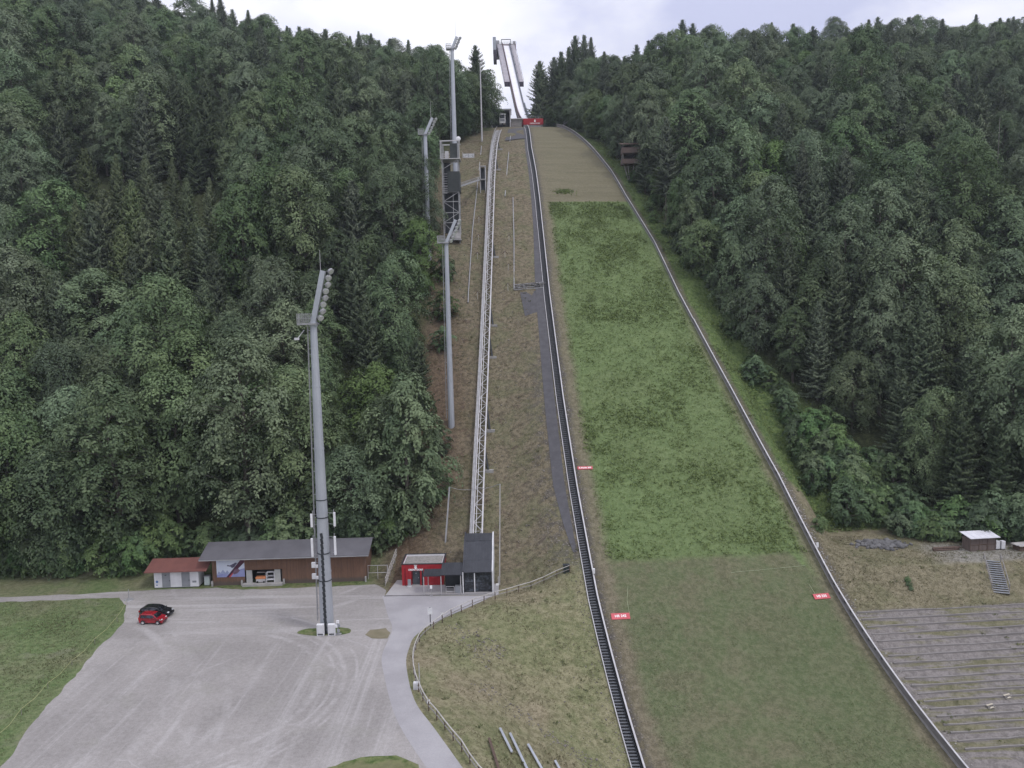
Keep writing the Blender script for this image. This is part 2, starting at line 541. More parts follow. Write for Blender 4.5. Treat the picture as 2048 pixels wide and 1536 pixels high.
    rig = k.mix(k.math('MULTIPLY', k.ramp(k.math('ADD', dr, k.math('MULTIPLY', jag, 0.3)), 2.3, 1.2), 0.85), rig, k.mix(k.ramp(nf, 0.42, 0.55), brn, grav))
    tsn = k.noise(k.mapped(P, (0.14, 1.0, 1.0), (0, 0, -AX)), 0.75, 5, 0.6)
    ter = k.mix(k.ramp(tsn, 0.47, 0.60), two((0.140, 0.128, 0.122), (0.225, 0.206, 0.198)), two((0.108, 0.106, 0.062), (0.180, 0.168, 0.110)))
    rig = k.mix(k.ramp(k.math('ADD', hs, k.math('MULTIPLY', jag, 0.12)), -3.3, -4.2), rig, ter)
    yard = k.math('MULTIPLY', k.ramp(dr, 16.0, 22.0), k.math('MULTIPLY', k.ramp(k.math('ADD', hs, k.math('MULTIPLY', jag, 0.25)), 2.9, 3.8), k.ramp(hr, 12.0, 9.0)))
    rig = k.mix(k.math('MULTIPLY', yard, 0.75), rig, two((0.17, 0.165, 0.15), (0.27, 0.26, 0.245)))
    col = k.mix(k.ramp(dl, -0.05, 0.05), hillc, lef)
    col = k.mix(k.ramp(dr, -0.05, 0.05), col, rig)
    # forest floor
    ff = two((0.026, 0.030, 0.016), (0.070, 0.085, 0.040))
    col = k.mix(k.ramp(k.math('ADD', fl, k.math('MULTIPLY', jag, 0.6)), -2.0, 3.0), col, ff)
    nrm = k.bump(fine, 0.9, 0.25)
    return k.bsdf(col, 0.95, 0.0, nrm, 0.1)
gme.materials.append(ground_material())
go = bpy.data.objects.new('ground', gme)
COL.objects.link(go)
tag(go, kind='structure')

# ------------------------------------------------------------------ sheets laid on the ground
def in_poly(px, py, poly):
    c = np.zeros(px.shape, bool)
    n = len(poly)
    for i in range(n):
        x0, y0 = poly[i]; x1, y1 = poly[(i + 1) % n]
        if y0 == y1: continue
        q = ((y0 > py) != (y1 > py)) & (px < (x1 - x0) * (py - y0) / (y1 - y0) + x0)
        c ^= q
    return c
def flat_sheet(name, outline, z, mat, ragged=0.0, seed=1, kind='structure'):
    """a flat sheet with a slightly ragged outline"""
    rng = random.Random(seed)
    pts = []
    n = len(outline)
    for i in range(n):
        a, b = Vector(outline[i]), Vector(outline[(i + 1) % n])
        m = max(1, int((b - a).length / (0.7 if ragged else 4.0)))
        for j in range(m):
            p = a.lerp(b, j / m)
            if ragged:
                w = (vnoise(np.array([p.x / 2.2]), np.array([p.y / 2.2]), seed)[0] - 0.5) * 2 * ragged
                v = (vnoise(np.array([p.x / 0.8]), np.array([p.y / 0.8]), seed + 7)[0] - 0.5) * ragged
                d = (b - a).normalized()
                p = p + Vector((-d.y, d.x)) * (w + v)
            pts.append((p.x, p.y, z))
    me = bpy.data.meshes.new(name)
    me.from_pydata(pts, [], [tuple(range(len(pts)))])
    me.materials.append(mat)
    o = bpy.data.objects.new(name, me)
    COL.objects.link(o)
    return tag(o, kind=kind)
def smooth_line(pts, sub=6):
    out = []
    n = len(pts)
    for i in range(n - 1):
        p0, p1, p2, p3 = (Vector(pts[max(i-1, 0)]), Vector(pts[i]), Vector(pts[i+1]), Vector(pts[min(i+2, n-1)]))
        for j in range(sub):
            u = j / sub
            out.append(0.5 * ((2*p1) + (p2-p0)*u + (2*p0-5*p1+4*p2-p3)*u*u + (3*p1-p0-3*p2+p3)*u*u*u))
    out.append(Vector(pts[-1]))
    return out

def gravel_material():
    k = NT('gravel_lot')
    P = k.pos()
    nb = k.noise(P, 0.06, 4, 0.6)
    nf = k.noise(P, 2.2, 5, 0.7)
    nv = k.noise(P, 9.0, 3, 0.7)
    # wheel tracks: along the lot towards the camera, and round the turning circle
    tr = k.mapped(P, (1.0, 0.045, 1.0), (0, 0, R(-24)))
    t1 = k.noise(tr, 0.42, 6, 0.68, 0.9)
    n2 = k.n('ShaderNodeVectorMath', operation='DISTANCE')
    k.put(n2.inputs[0], P); n2.inputs[1].default_value = (-29.0, 79.0, 0.0)
    rr = k.math('ADD', n2.outputs['Value'], k.math('MULTIPLY', nb, 9.0))
    rv = k.n('ShaderNodeCombineXYZ'); k.put(rv.inputs[0], rr); k.put(rv.inputs[1], k.math('MULTIPLY', nb, 1.5))
    t2 = k.noise(rv.outputs[0], 0.9, 4, 0.6)
    cr = k.mapped(P, (0.06, 1.0, 1.0), (0, 0, R(8)))
    t3 = k.noise(cr, 0.5, 4, 0.6, 0.3)
    sep = k.n('ShaderNodeSeparateXYZ'); k.put(sep.inputs[0], P)
    far = k.ramp(sep.outputs[1], 88.0, 101.0)
    a = k.math('MULTIPLY', k.ramp(t1, 0.48, 0.68), 0.55)
    b = k.math('MULTIPLY', k.ramp(t2, 0.52, 0.64), 0.6)
    ab = k.mix(far, a, k.math('MULTIPLY', k.ramp(t3, 0.48, 0.64), 0.7))
    b = k.math('MULTIPLY', b, k.math('MULTIPLY', k.ramp(n2.outputs['Value'], 8.0, 10.5), k.ramp(n2.outputs['Value'], 17.0, 13.5)))
    tracks = None
    for cx_, cy_, rad_, wd_ in ((-38.0, 79.0, 15.6, 0.6), (-38.0, 79.0, 17.3, 0.3), (-38.0, 79.0, 18.4, 0.5), (-39.0, 80.0, 20.6, 0.3), (-70.0, 70.0, 33.0, 0.9), (-70.0, 70.0, 35.2, 0.5), (-78.0, 62.0, 46.0, 1.0), (-78.0, 62.0, 49.0, 0.6), (-38.0, 118.0, 16.0, 0.5), (-38.0, 118.0, 19.5, 0.8), (-90.0, 80.0, 60.0, 0.7)):
        dn = k.n('ShaderNodeVectorMath', operation='DISTANCE'); k.put(dn.inputs[0], P); dn.inputs[1].default_value = (cx_, cy_, 0.0)
        off_ = k.math('ABSOLUTE', k.math('SUBTRACT', k.math('ADD', dn.outputs['Value'], k.math('MULTIPLY', nb, 1.0)), rad_ + 0.5))
        mk_ = k.math('MULTIPLY', k.ramp(off_, wd_, wd_ * 0.2), k.ramp(k.noise(P, 0.09 + 0.013 * (rad_ % 3.0), 4, 0.6), 0.46, 0.68))
        if cx_ in (-38.0, -39.0) and cy_ < 100: mk_ = k.math('MULTIPLY', k.ramp(off_, wd_, wd_ * 0.2), k.math('MULTIPLY', k.ramp(sep.outputs[0], -36.0, -31.0), k.ramp(k.noise(P, 0.35, 5, 0.7), 0.36, 0.62)))
        tracks = mk_ if tracks is None else k.math('MAXIMUM', tracks, mk_)
    ab = k.math('MAXIMUM', k.math('MULTIPLY', ab, 0.75), k.math('MULTIPLY', tracks, 0.42))
    light = k.math('MAXIMUM', ab, k.math('MULTIPLY', b, k.ramp(nb, 0.40, 0.55)))
    base = k.mix(k.ramp(nb, 0.38, 0.62), (0.222, 0.206, 0.196), (0.296, 0.276, 0.264))
    col = k.mix(light, base, (0.440, 0.422, 0.418))
    earth = k.math('MULTIPLY', k.ramp(k.noise(P, 0.16, 5, 0.6), 0.56, 0.68), 0.45)
    col = k.mix(earth, col, (0.235, 0.225, 0.20))
    sp = k.math('ADD', k.math('MULTIPLY', nf, 0.5), k.math('MULTIPLY', nv, 0.5))
    col = k.mix(k.ramp(sp, 0.35, 0.65), k.mix(0.2, col, (0.10, 0.10, 0.10)), k.mix(0.12, col, (0.7, 0.69, 0.7)))
    return k.bsdf(col, 0.9, 0, k.bump(sp, 0.5, 0.05), 0.15)
M_GRAVEL = gravel_material()
def asphalt_material(name, a, b, joints=False):
    k = NT(name)
    P = k.pos()
    nb = k.noise(P, 0.18, 4, 0.6)
    nf = k.noise(P, 6.0, 4, 0.7)
    col = k.mix(k.ramp(nb, 0.35, 0.65), a, b)
    col = k.mix(k.math('MULTIPLY', k.ramp(nf, 0.4, 0.7), 0.25), col, tuple(v * 0.7 for v in a))
    return k.bsdf(col, 0.88, 0, k.bump(nf, 0.3, 0.02), 0.2)
M_ROAD = asphalt_material('worn_asphalt', (0.290, 0.280, 0.292), (0.350, 0.340, 0.352))
M_PAVE = asphalt_material('platform_paving', (0.30, 0.29, 0.295), (0.37, 0.36, 0.365))

lot = [(-75.7, 62.0), (-47.2, 62.0), (-48.5, 67.8), (-50.0, 73.1), (-51.1, 81.9), (-52.6, 91), (-53.6, 98.6), (-56.4, 104.8), (-59.0, 108.2),
       (-57.5, 110.4), (-48, 111.0), (-37, 111.0), (-29.9, 110.7), (-21.5, 111.2), (-19.6, 108.6), (-18.9, 104), (-16.6, 98), (-14.8, 92), (-14.6, 86), (-13.6, 80), (-11.5, 73), (-9.2, 68), (-6.4, 62)]
lot = lot[1:]
flat_sheet('car_park', lot, 0.012, M_GRAVEL, 0.26, 3)
lane = [(-120, 108.3), (-100, 107.2), (-76, 107.0), (-66, 107.5), (-57, 108.0), (-57, 110.6), (-66, 109.6), (-76, 109.0), (-100, 109.3), (-120, 110.6)]
flat_sheet('lane', lane, 0.016, M_GRAVEL, 0.18, 5)
rl = smooth_line([(-19.6, 106.3), (-17.6, 99), (-16.3, 94.4), (-16.4, 87.2), (-15.3, 82.1), (-13.1, 74.5), (-11.2, 69.8), (-7.3, 62), (-4, 55)])
rr_ = smooth_line([(-3.2, 105.6), (-6.5, 101.6), (-10.9, 96.5), (-13.0, 92.5), (-13.35, 89.0), (-13.1, 84.5), (-11.1, 76.4), (-8.3, 70.6), (-4.6, 63), (-1, 55)])
flat_sheet('road', [(p.x, p.y) for p in rl] + [(p.x, p.y) for p in reversed(rr_)], 0.022, M_ROAD, 0.0)
# grass verges lying in the gravel
M_VERGE = None
def verge_material():
    k = NT('verge_grass')
    P = k.pos()
    nf = k.noise(P, 1.6, 5, 0.65); nm = k.noise(P, 0.35, 4, 0.6)
    c = k.mix(k.ramp(nf, 0.38, 0.62), (0.060, 0.090, 0.030), (0.140, 0.165, 0.070))
    c = k.mix(k.math('MULTIPLY', k.ramp(nm, 0.45, 0.62), 0.7), c, (0.165, 0.155, 0.090))
    return k.bsdf(c, 0.95, 0, k.bump(nf, 0.6, 0.1), 0.1)
M_VERGE = verge_material()
def ell(cx, cy, a, b, n=22):
    return [(cx + a * math.cos(2*math.pi*i/n), cy + b * math.sin(2*math.pi*i/n)) for i in range(n)]
flat_sheet('verge', ell(-25.2, 94.2, 3.5, 1.5), 0.030, M_VERGE, 0.4, 11)
flat_sheet('verge', [(-19.2, 94.5), (-17.2, 95.0), (-16.35, 93.5), (-16.5, 91.8), (-18.6, 91.9), (-19.6, 93)], 0.034, pm('dry_verge', (0.20, 0.175, 0.12), (0.15, 0.135, 0.085), 0.8, 0.95), 0.25, 12)
flat_sheet('verge', [(-17.5, 64.6), (-14.8, 66.1), (-11.6, 66.3), (-9.4, 64.8), (-8.4, 62.3), (-8, 58), (-21, 58)], 0.030, M_VERGE, 0.35, 13)
flat_sheet('verge', [(-49, 111.3), (-40, 110.2), (-33, 110.5), (-28, 110.2), (-24, 111.2), (-24, 113.0), (-49, 113.0)], 0.026, M_VERGE, 0.4, 14)
flat_sheet('platform', [(-19.2, 106.4), (-2.6, 105.7), (-2.6, 112.2), (-18.4, 112.6)], 0.06, M_PAVE)
k_ = MB(); k_.bx(-19.3, -4.3, 106.10, 106.28, 0.0, 0.075)
tag(k_.build('kerb', pm('concrete_kerb', (0.16, 0.155, 0.16), (0.11, 0.105, 0.11), 1.0)), 'dark drainage kerb along the paved forecourt of the red kiosk', 'kerb')

# the grey mat laid beside the stairs
def ribbon(name, sl, t_of, mat, lift=0.10, kind=None):
    me = MB()
    lf, rt = [], []
    for s in sl:
        a, b = t_of(s)
        tl = np.interp(s, EDGE_S, EDGE_L)
        for lst, d in ((lf, a), (rt, b)):
            x, y = unhill(s, tl - d)
            lst.append((x, y, gz(x, y) + lift))
    me.strip(lf, rt)
    return me.build(name, mat)
M_MAT = pm('grey_mat', (0.092, 0.090, 0.098), (0.070, 0.068, 0.074), 0.8, 0.9)
def mat_t(s):  # metres left of the stairs
    a = np.interp(s, [8, 14, 22, 40, 60, 78, 100, 150, 190], [2.2, 3.1, 3.8, 3.6, 3.3, 3.1, 2.4, 2.1, 2.1])
    b = np.interp(s, [8, 14, 22, 40, 60, 78, 100, 150, 190], [1.7, 1.8, 1.9, 1.6, 1.4, 1.3, 1.3, 1.3, 1.3])
    return a, b
tag(ribbon('slope_mat', np.arange(8.5, 190, 1.5), mat_t, M_MAT), 'long grey mat strip laid down the slope beside the stairs', 'mat')
# ------------------------------------------------------------------ trees
def leaf_material(name, dark, light, hue_var=0.036):
    k = NT(name)
    oi = k.n('ShaderNodeObjectInfo')
    sh = k.attr('shade')
    rnd = oi.outputs['Random']
    c = k.mix(sh, dark, light)
    hs = k.n('ShaderNodeHueSaturation')
    k.put(hs.inputs['Hue'], k.math('ADD', 0.5 - hue_var * 0.5, k.math('MULTIPLY', rnd, hue_var)))
    w = k.n('ShaderNodeTexWhiteNoise', noise_dimensions='1D'); k.put(w.inputs['W'], k.math('MULTIPLY', rnd, 91.7))
    k.put(hs.inputs['Saturation'], k.math('ADD', 0.78, k.math('MULTIPLY', w.outputs['Value'], 0.4)))
    w2 = k.n('ShaderNodeTexWhiteNoise', noise_dimensions='1D'); k.put(w2.inputs['W'], k.math('MULTIPLY', rnd, 37.3))
    k.put(hs.inputs['Value'], k.math('ADD', 0.68, k.math('MULTIPLY', w2.outputs['Value'], 0.62)))
    k.put(hs.inputs['Color'], c)
    p = k.n('ShaderNodeBsdfPrincipled')
    k.put(p.inputs['Base Color'], hs.outputs['Color'])
    p.inputs['Roughness'].default_value = 0.55
    p.inputs['Specular IOR Level'].default_value = 0.08
    tr = k.n('ShaderNodeBsdfTranslucent')
    k.put(tr.inputs['Color'], k.mix(0.35, hs.outputs['Color'], (0.12, 0.16, 0.04)))
    mx = k.n('ShaderNodeMixShader'); mx.inputs[0].default_value = 0.14
    k.t.links.new(p.outputs[0], mx.inputs[1]); k.t.links.new(tr.outputs[0], mx.inputs[2])
    k.t.links.new(mx.outputs[0], k.out.inputs['Surface'])
    return k.m
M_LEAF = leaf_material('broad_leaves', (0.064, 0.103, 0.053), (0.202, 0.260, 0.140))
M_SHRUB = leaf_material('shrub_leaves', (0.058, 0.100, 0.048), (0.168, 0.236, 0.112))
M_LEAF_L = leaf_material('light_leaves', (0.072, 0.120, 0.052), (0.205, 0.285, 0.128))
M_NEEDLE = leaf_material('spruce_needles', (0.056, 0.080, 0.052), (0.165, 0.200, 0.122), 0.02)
M_BARK = pm('bark', (0.13, 0.115, 0.10), (0.075, 0.065, 0.055), 1.2, 0.95, stretch=(3, 3, 0.4))
M_BARKG = pm('grey_bark', (0.26, 0.25, 0.235), (0.15, 0.14, 0.13), 1.2, 0.95, stretch=(3, 3, 0.4))

def rand_unit(rng, n):
    v = rng.normal(size=(n, 3))
    return v / np.linalg.norm(v, axis=1, keepdims=True)
def leaf_quads(c, nrm, size, asp, rng, tang=None):
    """pointed leaf-spray quads: centre c, normal nrm"""
    n = len(c)
    if tang is None:
        tang = rand_unit(rng, n)
    t = tang - nrm * np.sum(tang * nrm, 1, keepdims=True)
    t /= np.linalg.norm(t, axis=1, keepdims=True) + 1e-9
    b = np.cross(nrm, t)
    L_, W_ = size[:, None], (size * asp)[:, None]
    v = np.stack([c - t * L_ * 0.5, c + b * W_ * 0.5 - t * L_ * 0.08 + nrm * L_ * 0.06, c + t * L_ * 0.5, c - b * W_ * 0.5 - t * L_ * 0.08 + nrm * L_ * 0.06], 1)
    return v.reshape(-1, 3), np.arange(n * 4).reshape(n, 4)
def foliage_mesh(name, v, f, shade, mat):
    me = np_mesh(name, v, f, False)
    add_attr(me, 'shade', np.repeat(shade, 4))
    me.materials.append(mat)
    return me

def broadleaf_meshes(seed, h, r, base=0.16, nspray=120, nleaf=140, leaf=0.39, mat=None, bark=None, droop=0.35, top=1.0):
    rng = np.random.default_rng(seed)
    tb = MB()
    lean = rng.uniform(-0.05, 0.05, 2)
    def axis(z):
        return np.array([lean[0] * z + 0.25 * math.sin(z * 0.4 + seed), lean[1] * z + 0.25 * math.cos(z * 0.33 + seed), z])
    zs = np.linspace(0, h * 0.93, 8)
    r0 = 0.016 * h + 0.04
    for a, b in zip(zs, zs[1:]):
        tb.tube(axis(a) - (np.array([0, 0, 1.2]) if a == 0 else 0), axis(b), r0 * (1 - a / h) + 0.02, r0 * (1 - b / h) + 0.02, 7, False)
    V, F, S = [], [], []
    off = 0
    lob = rng.uniform(0, 6.28, 3)
    for i in range(nspray):
        u = (i + rng.uniform(0.1, 0.9)) / nspray
        z = h * (base + (1 - base) * u * 0.97)
        w_ = 0.06 + 0.91 * u ** 1.12
        prof_r = r * max(0.10, math.sin(math.pi * w_)) ** 0.72
        ang = i * 2.39996 + rng.uniform(-0.6, 0.6)
        prof_r *= 1 + 0.22 * math.sin(2 * ang + lob[0]) * math.sin(u * 6 + lob[1]) + 0.14 * math.sin(3 * ang + lob[2] + 4 * u)
        inside = rng.uniform(0.2, 0.6) if rng.random() < 0.22 else rng.uniform(0.70, 1.06)
        rad = prof_r * inside
        sr = r * rng.uniform(0.17, 0.33)
        ax = axis(z)
        c = np.array([ax[0] + rad * math.cos(ang), ax[1] + rad * math.sin(ang), z + rng.normal(0, 0.25)])
        out = np.array([math.cos(ang), math.sin(ang), 0])
        up = out * rng.uniform(0.25, 0.75) + np.array([0, 0, 1.0]) + rng.normal(0, 0.2, 3)
        up /= np.linalg.norm(up)
        e2 = np.cross(up, out); e2 /= np.linalg.norm(e2); e1 = np.cross(e2, up)
        n = int(nleaf * (sr / (r * 0.25)) ** 1.6)
        rho = np.sqrt(rng.random(n)); th = rng.random(n) * 6.283
        rho *= 1 + 0.30 * np.sin(th * rng.integers(3, 7) + rng.uniform(0, 6))
        hh = 0.38 * (1 - rho ** 2) - droop * 0.20 * rho ** 3 + rng.normal(0, 0.13, n)
        P = c + 1.25 * sr * (rho * np.cos(th))[:, None] * e1 + 0.9 * sr * (rho * np.sin(th))[:, None] * e2 + sr * hh[:, None] * up
        P[:, 2] -= (droop - 0.25) * 0.22 * sr * rho ** 2
        N = up * 0.9 + (np.cos(th) * rho)[:, None] * e1 * 0.7 + (np.sin(th) * rho)[:, None] * e2 * 0.7 + rng.normal(0, 0.20, (n, 3))
        N /= np.linalg.norm(N, axis=1, keepdims=True)
        tg = (np.cos(th))[:, None] * e1 + (np.sin(th))[:, None] * e2 + rng.normal(0, 0.6, (n, 3)) + np.array([0, 0, (0.25 if droop < 0.5 else -0.2 - 0.4 * droop)])
        v, f = leaf_quads(P, N, leaf * rng.uniform(0.6, 1.3, n), rng.uniform(0.4, 0.75, n), rng, tg)
        V.append(v); F.append(f + off); off += len(v)
        S.append(np.clip(rng.normal(0.45 + rng.uniform(-0.26, 0.26), 0.07, n), 0, 1))
        if i % 2 == 0 and rad > 0.6:
            z0 = z - rng.uniform(0.25, 0.6) * rad
            a = axis(max(z0, h * 0.08))
            mid = (a + c) / 2 + np.array([0, 0, 0.08 * rad])
            tb.tube(a, mid, 0.10 * (1 - u) + 0.035, 0.05, 5, False)
            tb.tube(mid, c, 0.05, 0.02, 4, False)
    me = foliage_mesh('crown', np.concatenate(V), np.concatenate(F), np.concatenate(S), mat or M_LEAF)
    tm = bpy.data.meshes.new('trunk')
    tm.from_pydata(tb.v, [], tb.f)
    tm.materials.append(bark or M_BARK)
    tm.polygons.foreach_set('use_smooth', [True] * len(tm.polygons))
    return me, tm

def spruce_meshes(seed, h, r, base=0.06, dens=1.0, power=0.85, ragged=0.2, bark=None):
    rng = np.random.default_rng(seed)
    tb = MB()
    tb.tube((0, 0, -1.2), (0, 0, h * 0.55), 0.013 * h + 0.05, 0.007 * h + 0.03, 8, False)
    tb.tube((0, 0, h * 0.55), (0, 0, h * 0.985), 0.007 * h + 0.03, 0.02, 6, False)
    C, N, T, Z, S, Wd = [], [], [], [], [], []
    z = h * base
    while z < h * 0.985:
        u = (z / h - base) / (1 - base)
        lmax = r * (1 - u) ** power + 0.22
        if u < 0.12: lmax *= 0.72 + 2.3 * u
        nb = int(rng.integers(6, 9) * dens) if u < 0.85 else 5
        a0 = rng.uniform(0, 6.28)
        for b in range(nb):
            a = a0 + b * 6.283 / nb + rng.uniform(-0.3, 0.3)
            l = lmax * rng.uniform(1 - ragged * 1.8, 1 + ragged)
            steps = max(4, int(l / 0.25))
            d = np.array([math.cos(a), math.sin(a), 0]); sd = np.array([-d[1], d[0], 0])
            pit = -0.30 + 0.55 * u
            q = np.linspace(0.14, 1.0, steps)
            cz = z + l * (pit * q + 0.26 * q ** 2.4)
            base_p = d[None] * (l * q)[:, None]; base_p[:, 2] = cz
            if l > 1.0 and b % 2 == 0:
                tb.tube((0, 0, z), tuple(base_p[steps * 2 // 3]), 0.035, 0.012, 3, False)
            bs = rng.uniform(-0.2, 0.2)
            wid = (0.72 * (1 - q) + 0.34) * min(1.0, 0.30 * l + 0.36)
            for side in (-1, 1):
                tg = d[None] * 0.7 + sd[None] * side * (0.85 + rng.normal(0, 0.15, (steps, 1))) + np.array([0, 0, -0.28]) + rng.normal(0, 0.1, (steps, 3))
                tg /= np.linalg.norm(tg, axis=1, keepdims=True)
                C.append(base_p + tg * wid[:, None] * 0.5 + rng.normal(0, 0.05, (steps, 3)))
                nn = np.array([0, 0, 0.8]) + d * 0.75 + rng.normal(0, 0.38, (steps, 3))
                N.append(nn / np.linalg.norm(nn, axis=1, keepdims=True)); T.append(tg)
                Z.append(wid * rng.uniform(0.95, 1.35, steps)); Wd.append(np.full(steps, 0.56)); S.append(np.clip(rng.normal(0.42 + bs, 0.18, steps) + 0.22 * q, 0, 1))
            # hanging twigs
            tg = np.tile(np.array([0, 0, -1.0]), (steps, 1)) + d * 0.35 + rng.normal(0, 0.2, (steps, 3))
            tg /= np.linalg.norm(tg, axis=1, keepdims=True)
            C.append(base_p + tg * 0.2)
            nn = d[None] + rng.normal(0, 0.35, (steps, 3)); N.append(nn / np.linalg.norm(nn, axis=1, keepdims=True)); T.append(tg)
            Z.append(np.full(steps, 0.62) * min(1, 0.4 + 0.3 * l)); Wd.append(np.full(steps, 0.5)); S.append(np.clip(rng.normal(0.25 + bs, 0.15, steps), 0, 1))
        z += 0.32 + 0.36 * (1 - u) * (h / 26.0)
    # leader
    v, f = leaf_quads(np.concatenate(C), np.concatenate(N), np.concatenate(Z), np.concatenate(Wd), rng, np.concatenate(T))
    me = foliage_mesh('crown', v, f, np.concatenate(S), M_NEEDLE)
    tm = bpy.data.meshes.new('trunk')
    tm.from_pydata(tb.v, [], tb.f)
    tm.materials.append(bark or M_BARK)
    tm.polygons.foreach_set('use_smooth', [True] * len(tm.polygons))
    return me, tm

BROAD = [broadleaf_meshes(11, 18, 5.6), broadleaf_meshes(12, 21, 6.0, 0.10, 140), broadleaf_meshes(13, 16, 6.2, 0.12, 130), broadleaf_meshes(14, 23, 5.6, 0.16, 140),
         broadleaf_meshes(15, 19, 5.2, 0.08, 120, droop=0.8), broadleaf_meshes(16, 17, 5.4, 0.10, 120, mat=M_LEAF_L)]
BROAD_H = [19, 22, 17, 24, 20, 18]
SPRUCE = [spruce_meshes(31, 26, 5.0, power=0.72), spruce_meshes(32, 29, 4.8, 0.10, 1.0, 0.78), spruce_meshes(33, 23, 5.0, 0.05, 1.1, 0.66, 0.28), spruce_meshes(34, 30, 5.0, 0.3, 0.9, 0.7, 0.35)]
M_NEEDLE_L = leaf_material('pale_needles', (0.066, 0.092, 0.050), (0.190, 0.225, 0.125), 0.02)
def recoloured(pair, mat):
    me = pair[0].copy(); me.materials.clear(); me.materials.append(mat)
    return me, pair[1]
SPRUCE_L = [recoloured(p_, M_NEEDLE_L) for p_ in SPRUCE]
SPRUCE_H = [26, 29, 23, 30]
SHRUB = [broadleaf_meshes(41, 4.2, 2.3, 0.0, 44, 90, 0.30, mat=M_SHRUB), broadleaf_meshes(42, 3.0, 1.9, 0.0, 36, 90, 0.27, mat=M_SHRUB), broadleaf_meshes(43, 6.0, 2.6, 0.02, 56, 90, 0.34, mat=M_SHRUB)]
SHRUB_H = [4.2, 3.0, 6.0]

def plant(name, pair, loc, sc, rz, label, cat, group, sz=None):
    t = thing(name, label, cat, loc, rz, group)
    t.scale = (sc, sc, sz or sc)
    for nm, me in (('crown', pair[0]), ('trunk', pair[1])):
        o = bpy.data.objects.new(nm, me)
        COL.objects.link(o)
        o.parent = t
    return t

# --- scatter the woodland
rngf = np.random.default_rng(2024)
cand = []
EXCL = [at(842, 592), at(812, 1062), at(708, 1085), at(1262, 362)]
def try_points():
    pts = []
    cell = {}
    def ok(x, y, dmin):
        ci, cj = int(x // 5), int(y // 5)
        for a in range(ci - 2, ci + 3):
            for b in range(cj - 2, cj + 3):
                for (qx, qy, qd) in cell.get((a, b), ()):
                    if (qx - x) ** 2 + (qy - y) ** 2 < (0.5 * (qd + dmin)) ** 2:
                        return False
        return True
    for _ in range(60000):
        y = rngf.uniform(113, 372)
        x = rngf.uniform(-0.74 * y - 12, 0.74 * y + 12)
        s, t = hill(x, y)
        fl_ = float(forest_left(s, t)) if s > 2 else -9
        fr_ = float(forest_right(s, t)) if s > 14 else -9
        if x < 0 and y < (121.0 if x > -60 else 118.5): continue
        f = max(fl_, fr_)
        if f < 0.6: continue
        left = fl_ > fr_
        if any((x - q.x) ** 2 + (y - q.y) ** 2 < 36 for q in EXCL): continue
        if EXCL[0].y - 30 < y < EXCL[0].y and abs(project((x, y, 40))[0] - 842) < 48: continue
        if s > 198 and abs(t) < 24 and (left or s < 212): continue
        dmin = 5.8 + 3.4 * rngf.random() + (0.6 if y > 200 else 0)
        if f < 5: dmin *= 0.85
        if not ok(x, y, dmin): continue
        cell.setdefault((int(x // 5), int(y // 5)), []).append((x, y, dmin))
        pts.append((x, y, left, f, float(s)))
    return pts
PTS = try_points()
trees = []
for (x, y, left, f, s) in PTS:
    z = gz(x, y)
    cl = float(vnoise(np.array([x / 26.0]), np.array([y / 26.0]), 77)[0])
    pr = 0.05 + 0.55 * sm(np.array((cl - 0.56) / 0.2)) + (0.05 if y > 290 else 0)
    px, py, scl = project((x, y, z + 10))
    if 110 < px < 450 and 290 < py < 620: pr = 0.85      # the spruce stand above the sheds
    if 130 < px < 480 and 250 < py < 520 and 154 < y < 196: continue
    kind = 's' if rngf.random() < pr else 'b'
    if left and py > 800 and rngf.random() < 0.8: kind = 'b'
    trees.append([x, y, z, kind, left, f, s, px, py, scl])
trees.sort(key=lambda q: q[1])

def where(px, py, left, s, f):
    if left:
        if s > 185: return 'on the left skyline'
        if py > 780: return 'above the sheds at the foot of the left wood' if px > 200 else 'by the lane at the far left edge'
        if f < 9: return 'along the left edge of the bare funicular strip'
        return 'high in the left wood' if py < 420 else 'in the middle of the left wood'
    if s > 185: return 'on the right skyline'
    if py > 760: return 'at the foot of the right wood'
    if f < 9: return 'along the right boards of the jump'
    return 'high in the right wood' if py < 420 else 'in the middle of the right wood'
nb_ = ns_ = 0
rest = []
for x, y, z, kind, left, f, s, px, py, scl in trees:
    rz = rngf.uniform(0, 6.28)
    w = where(px, py, left, s, f)
    tall = 1.0
    if not left and f < 6: tall = 0.72
    if left and f < 4 and s < 150: tall = 0.82
    if kind == 'b':
        i = int(rngf.choice([0, 1, 2, 3, 4, 5], p=[0.2, 0.2, 0.2, 0.14, 0.18, 0.08]))
        sc = rngf.uniform(0.85, 1.38) * tall; sz_ = sc * rngf.uniform(0.92, 1.30)
        if nb_ < 298:
            nb_ += 1
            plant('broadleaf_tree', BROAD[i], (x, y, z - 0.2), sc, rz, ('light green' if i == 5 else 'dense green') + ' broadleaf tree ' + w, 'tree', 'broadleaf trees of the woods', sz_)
        else:
            rest.append((x, y, z, i, sc, rz))
    else:
        i = int(rngf.choice([0, 1, 2, 3], p=[0.35, 0.3, 0.25, 0.1]))
        sc = rngf.uniform(0.8, 1.12) * (0.9 if tall < 1 else 1)
        if ns_ < 298:
            ns_ += 1
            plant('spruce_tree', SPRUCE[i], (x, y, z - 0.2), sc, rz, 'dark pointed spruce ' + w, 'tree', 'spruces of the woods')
        else:
            rest.append((x, y, z, 6 + i, sc, rz))
print('TREES', nb_, ns_, len(rest))

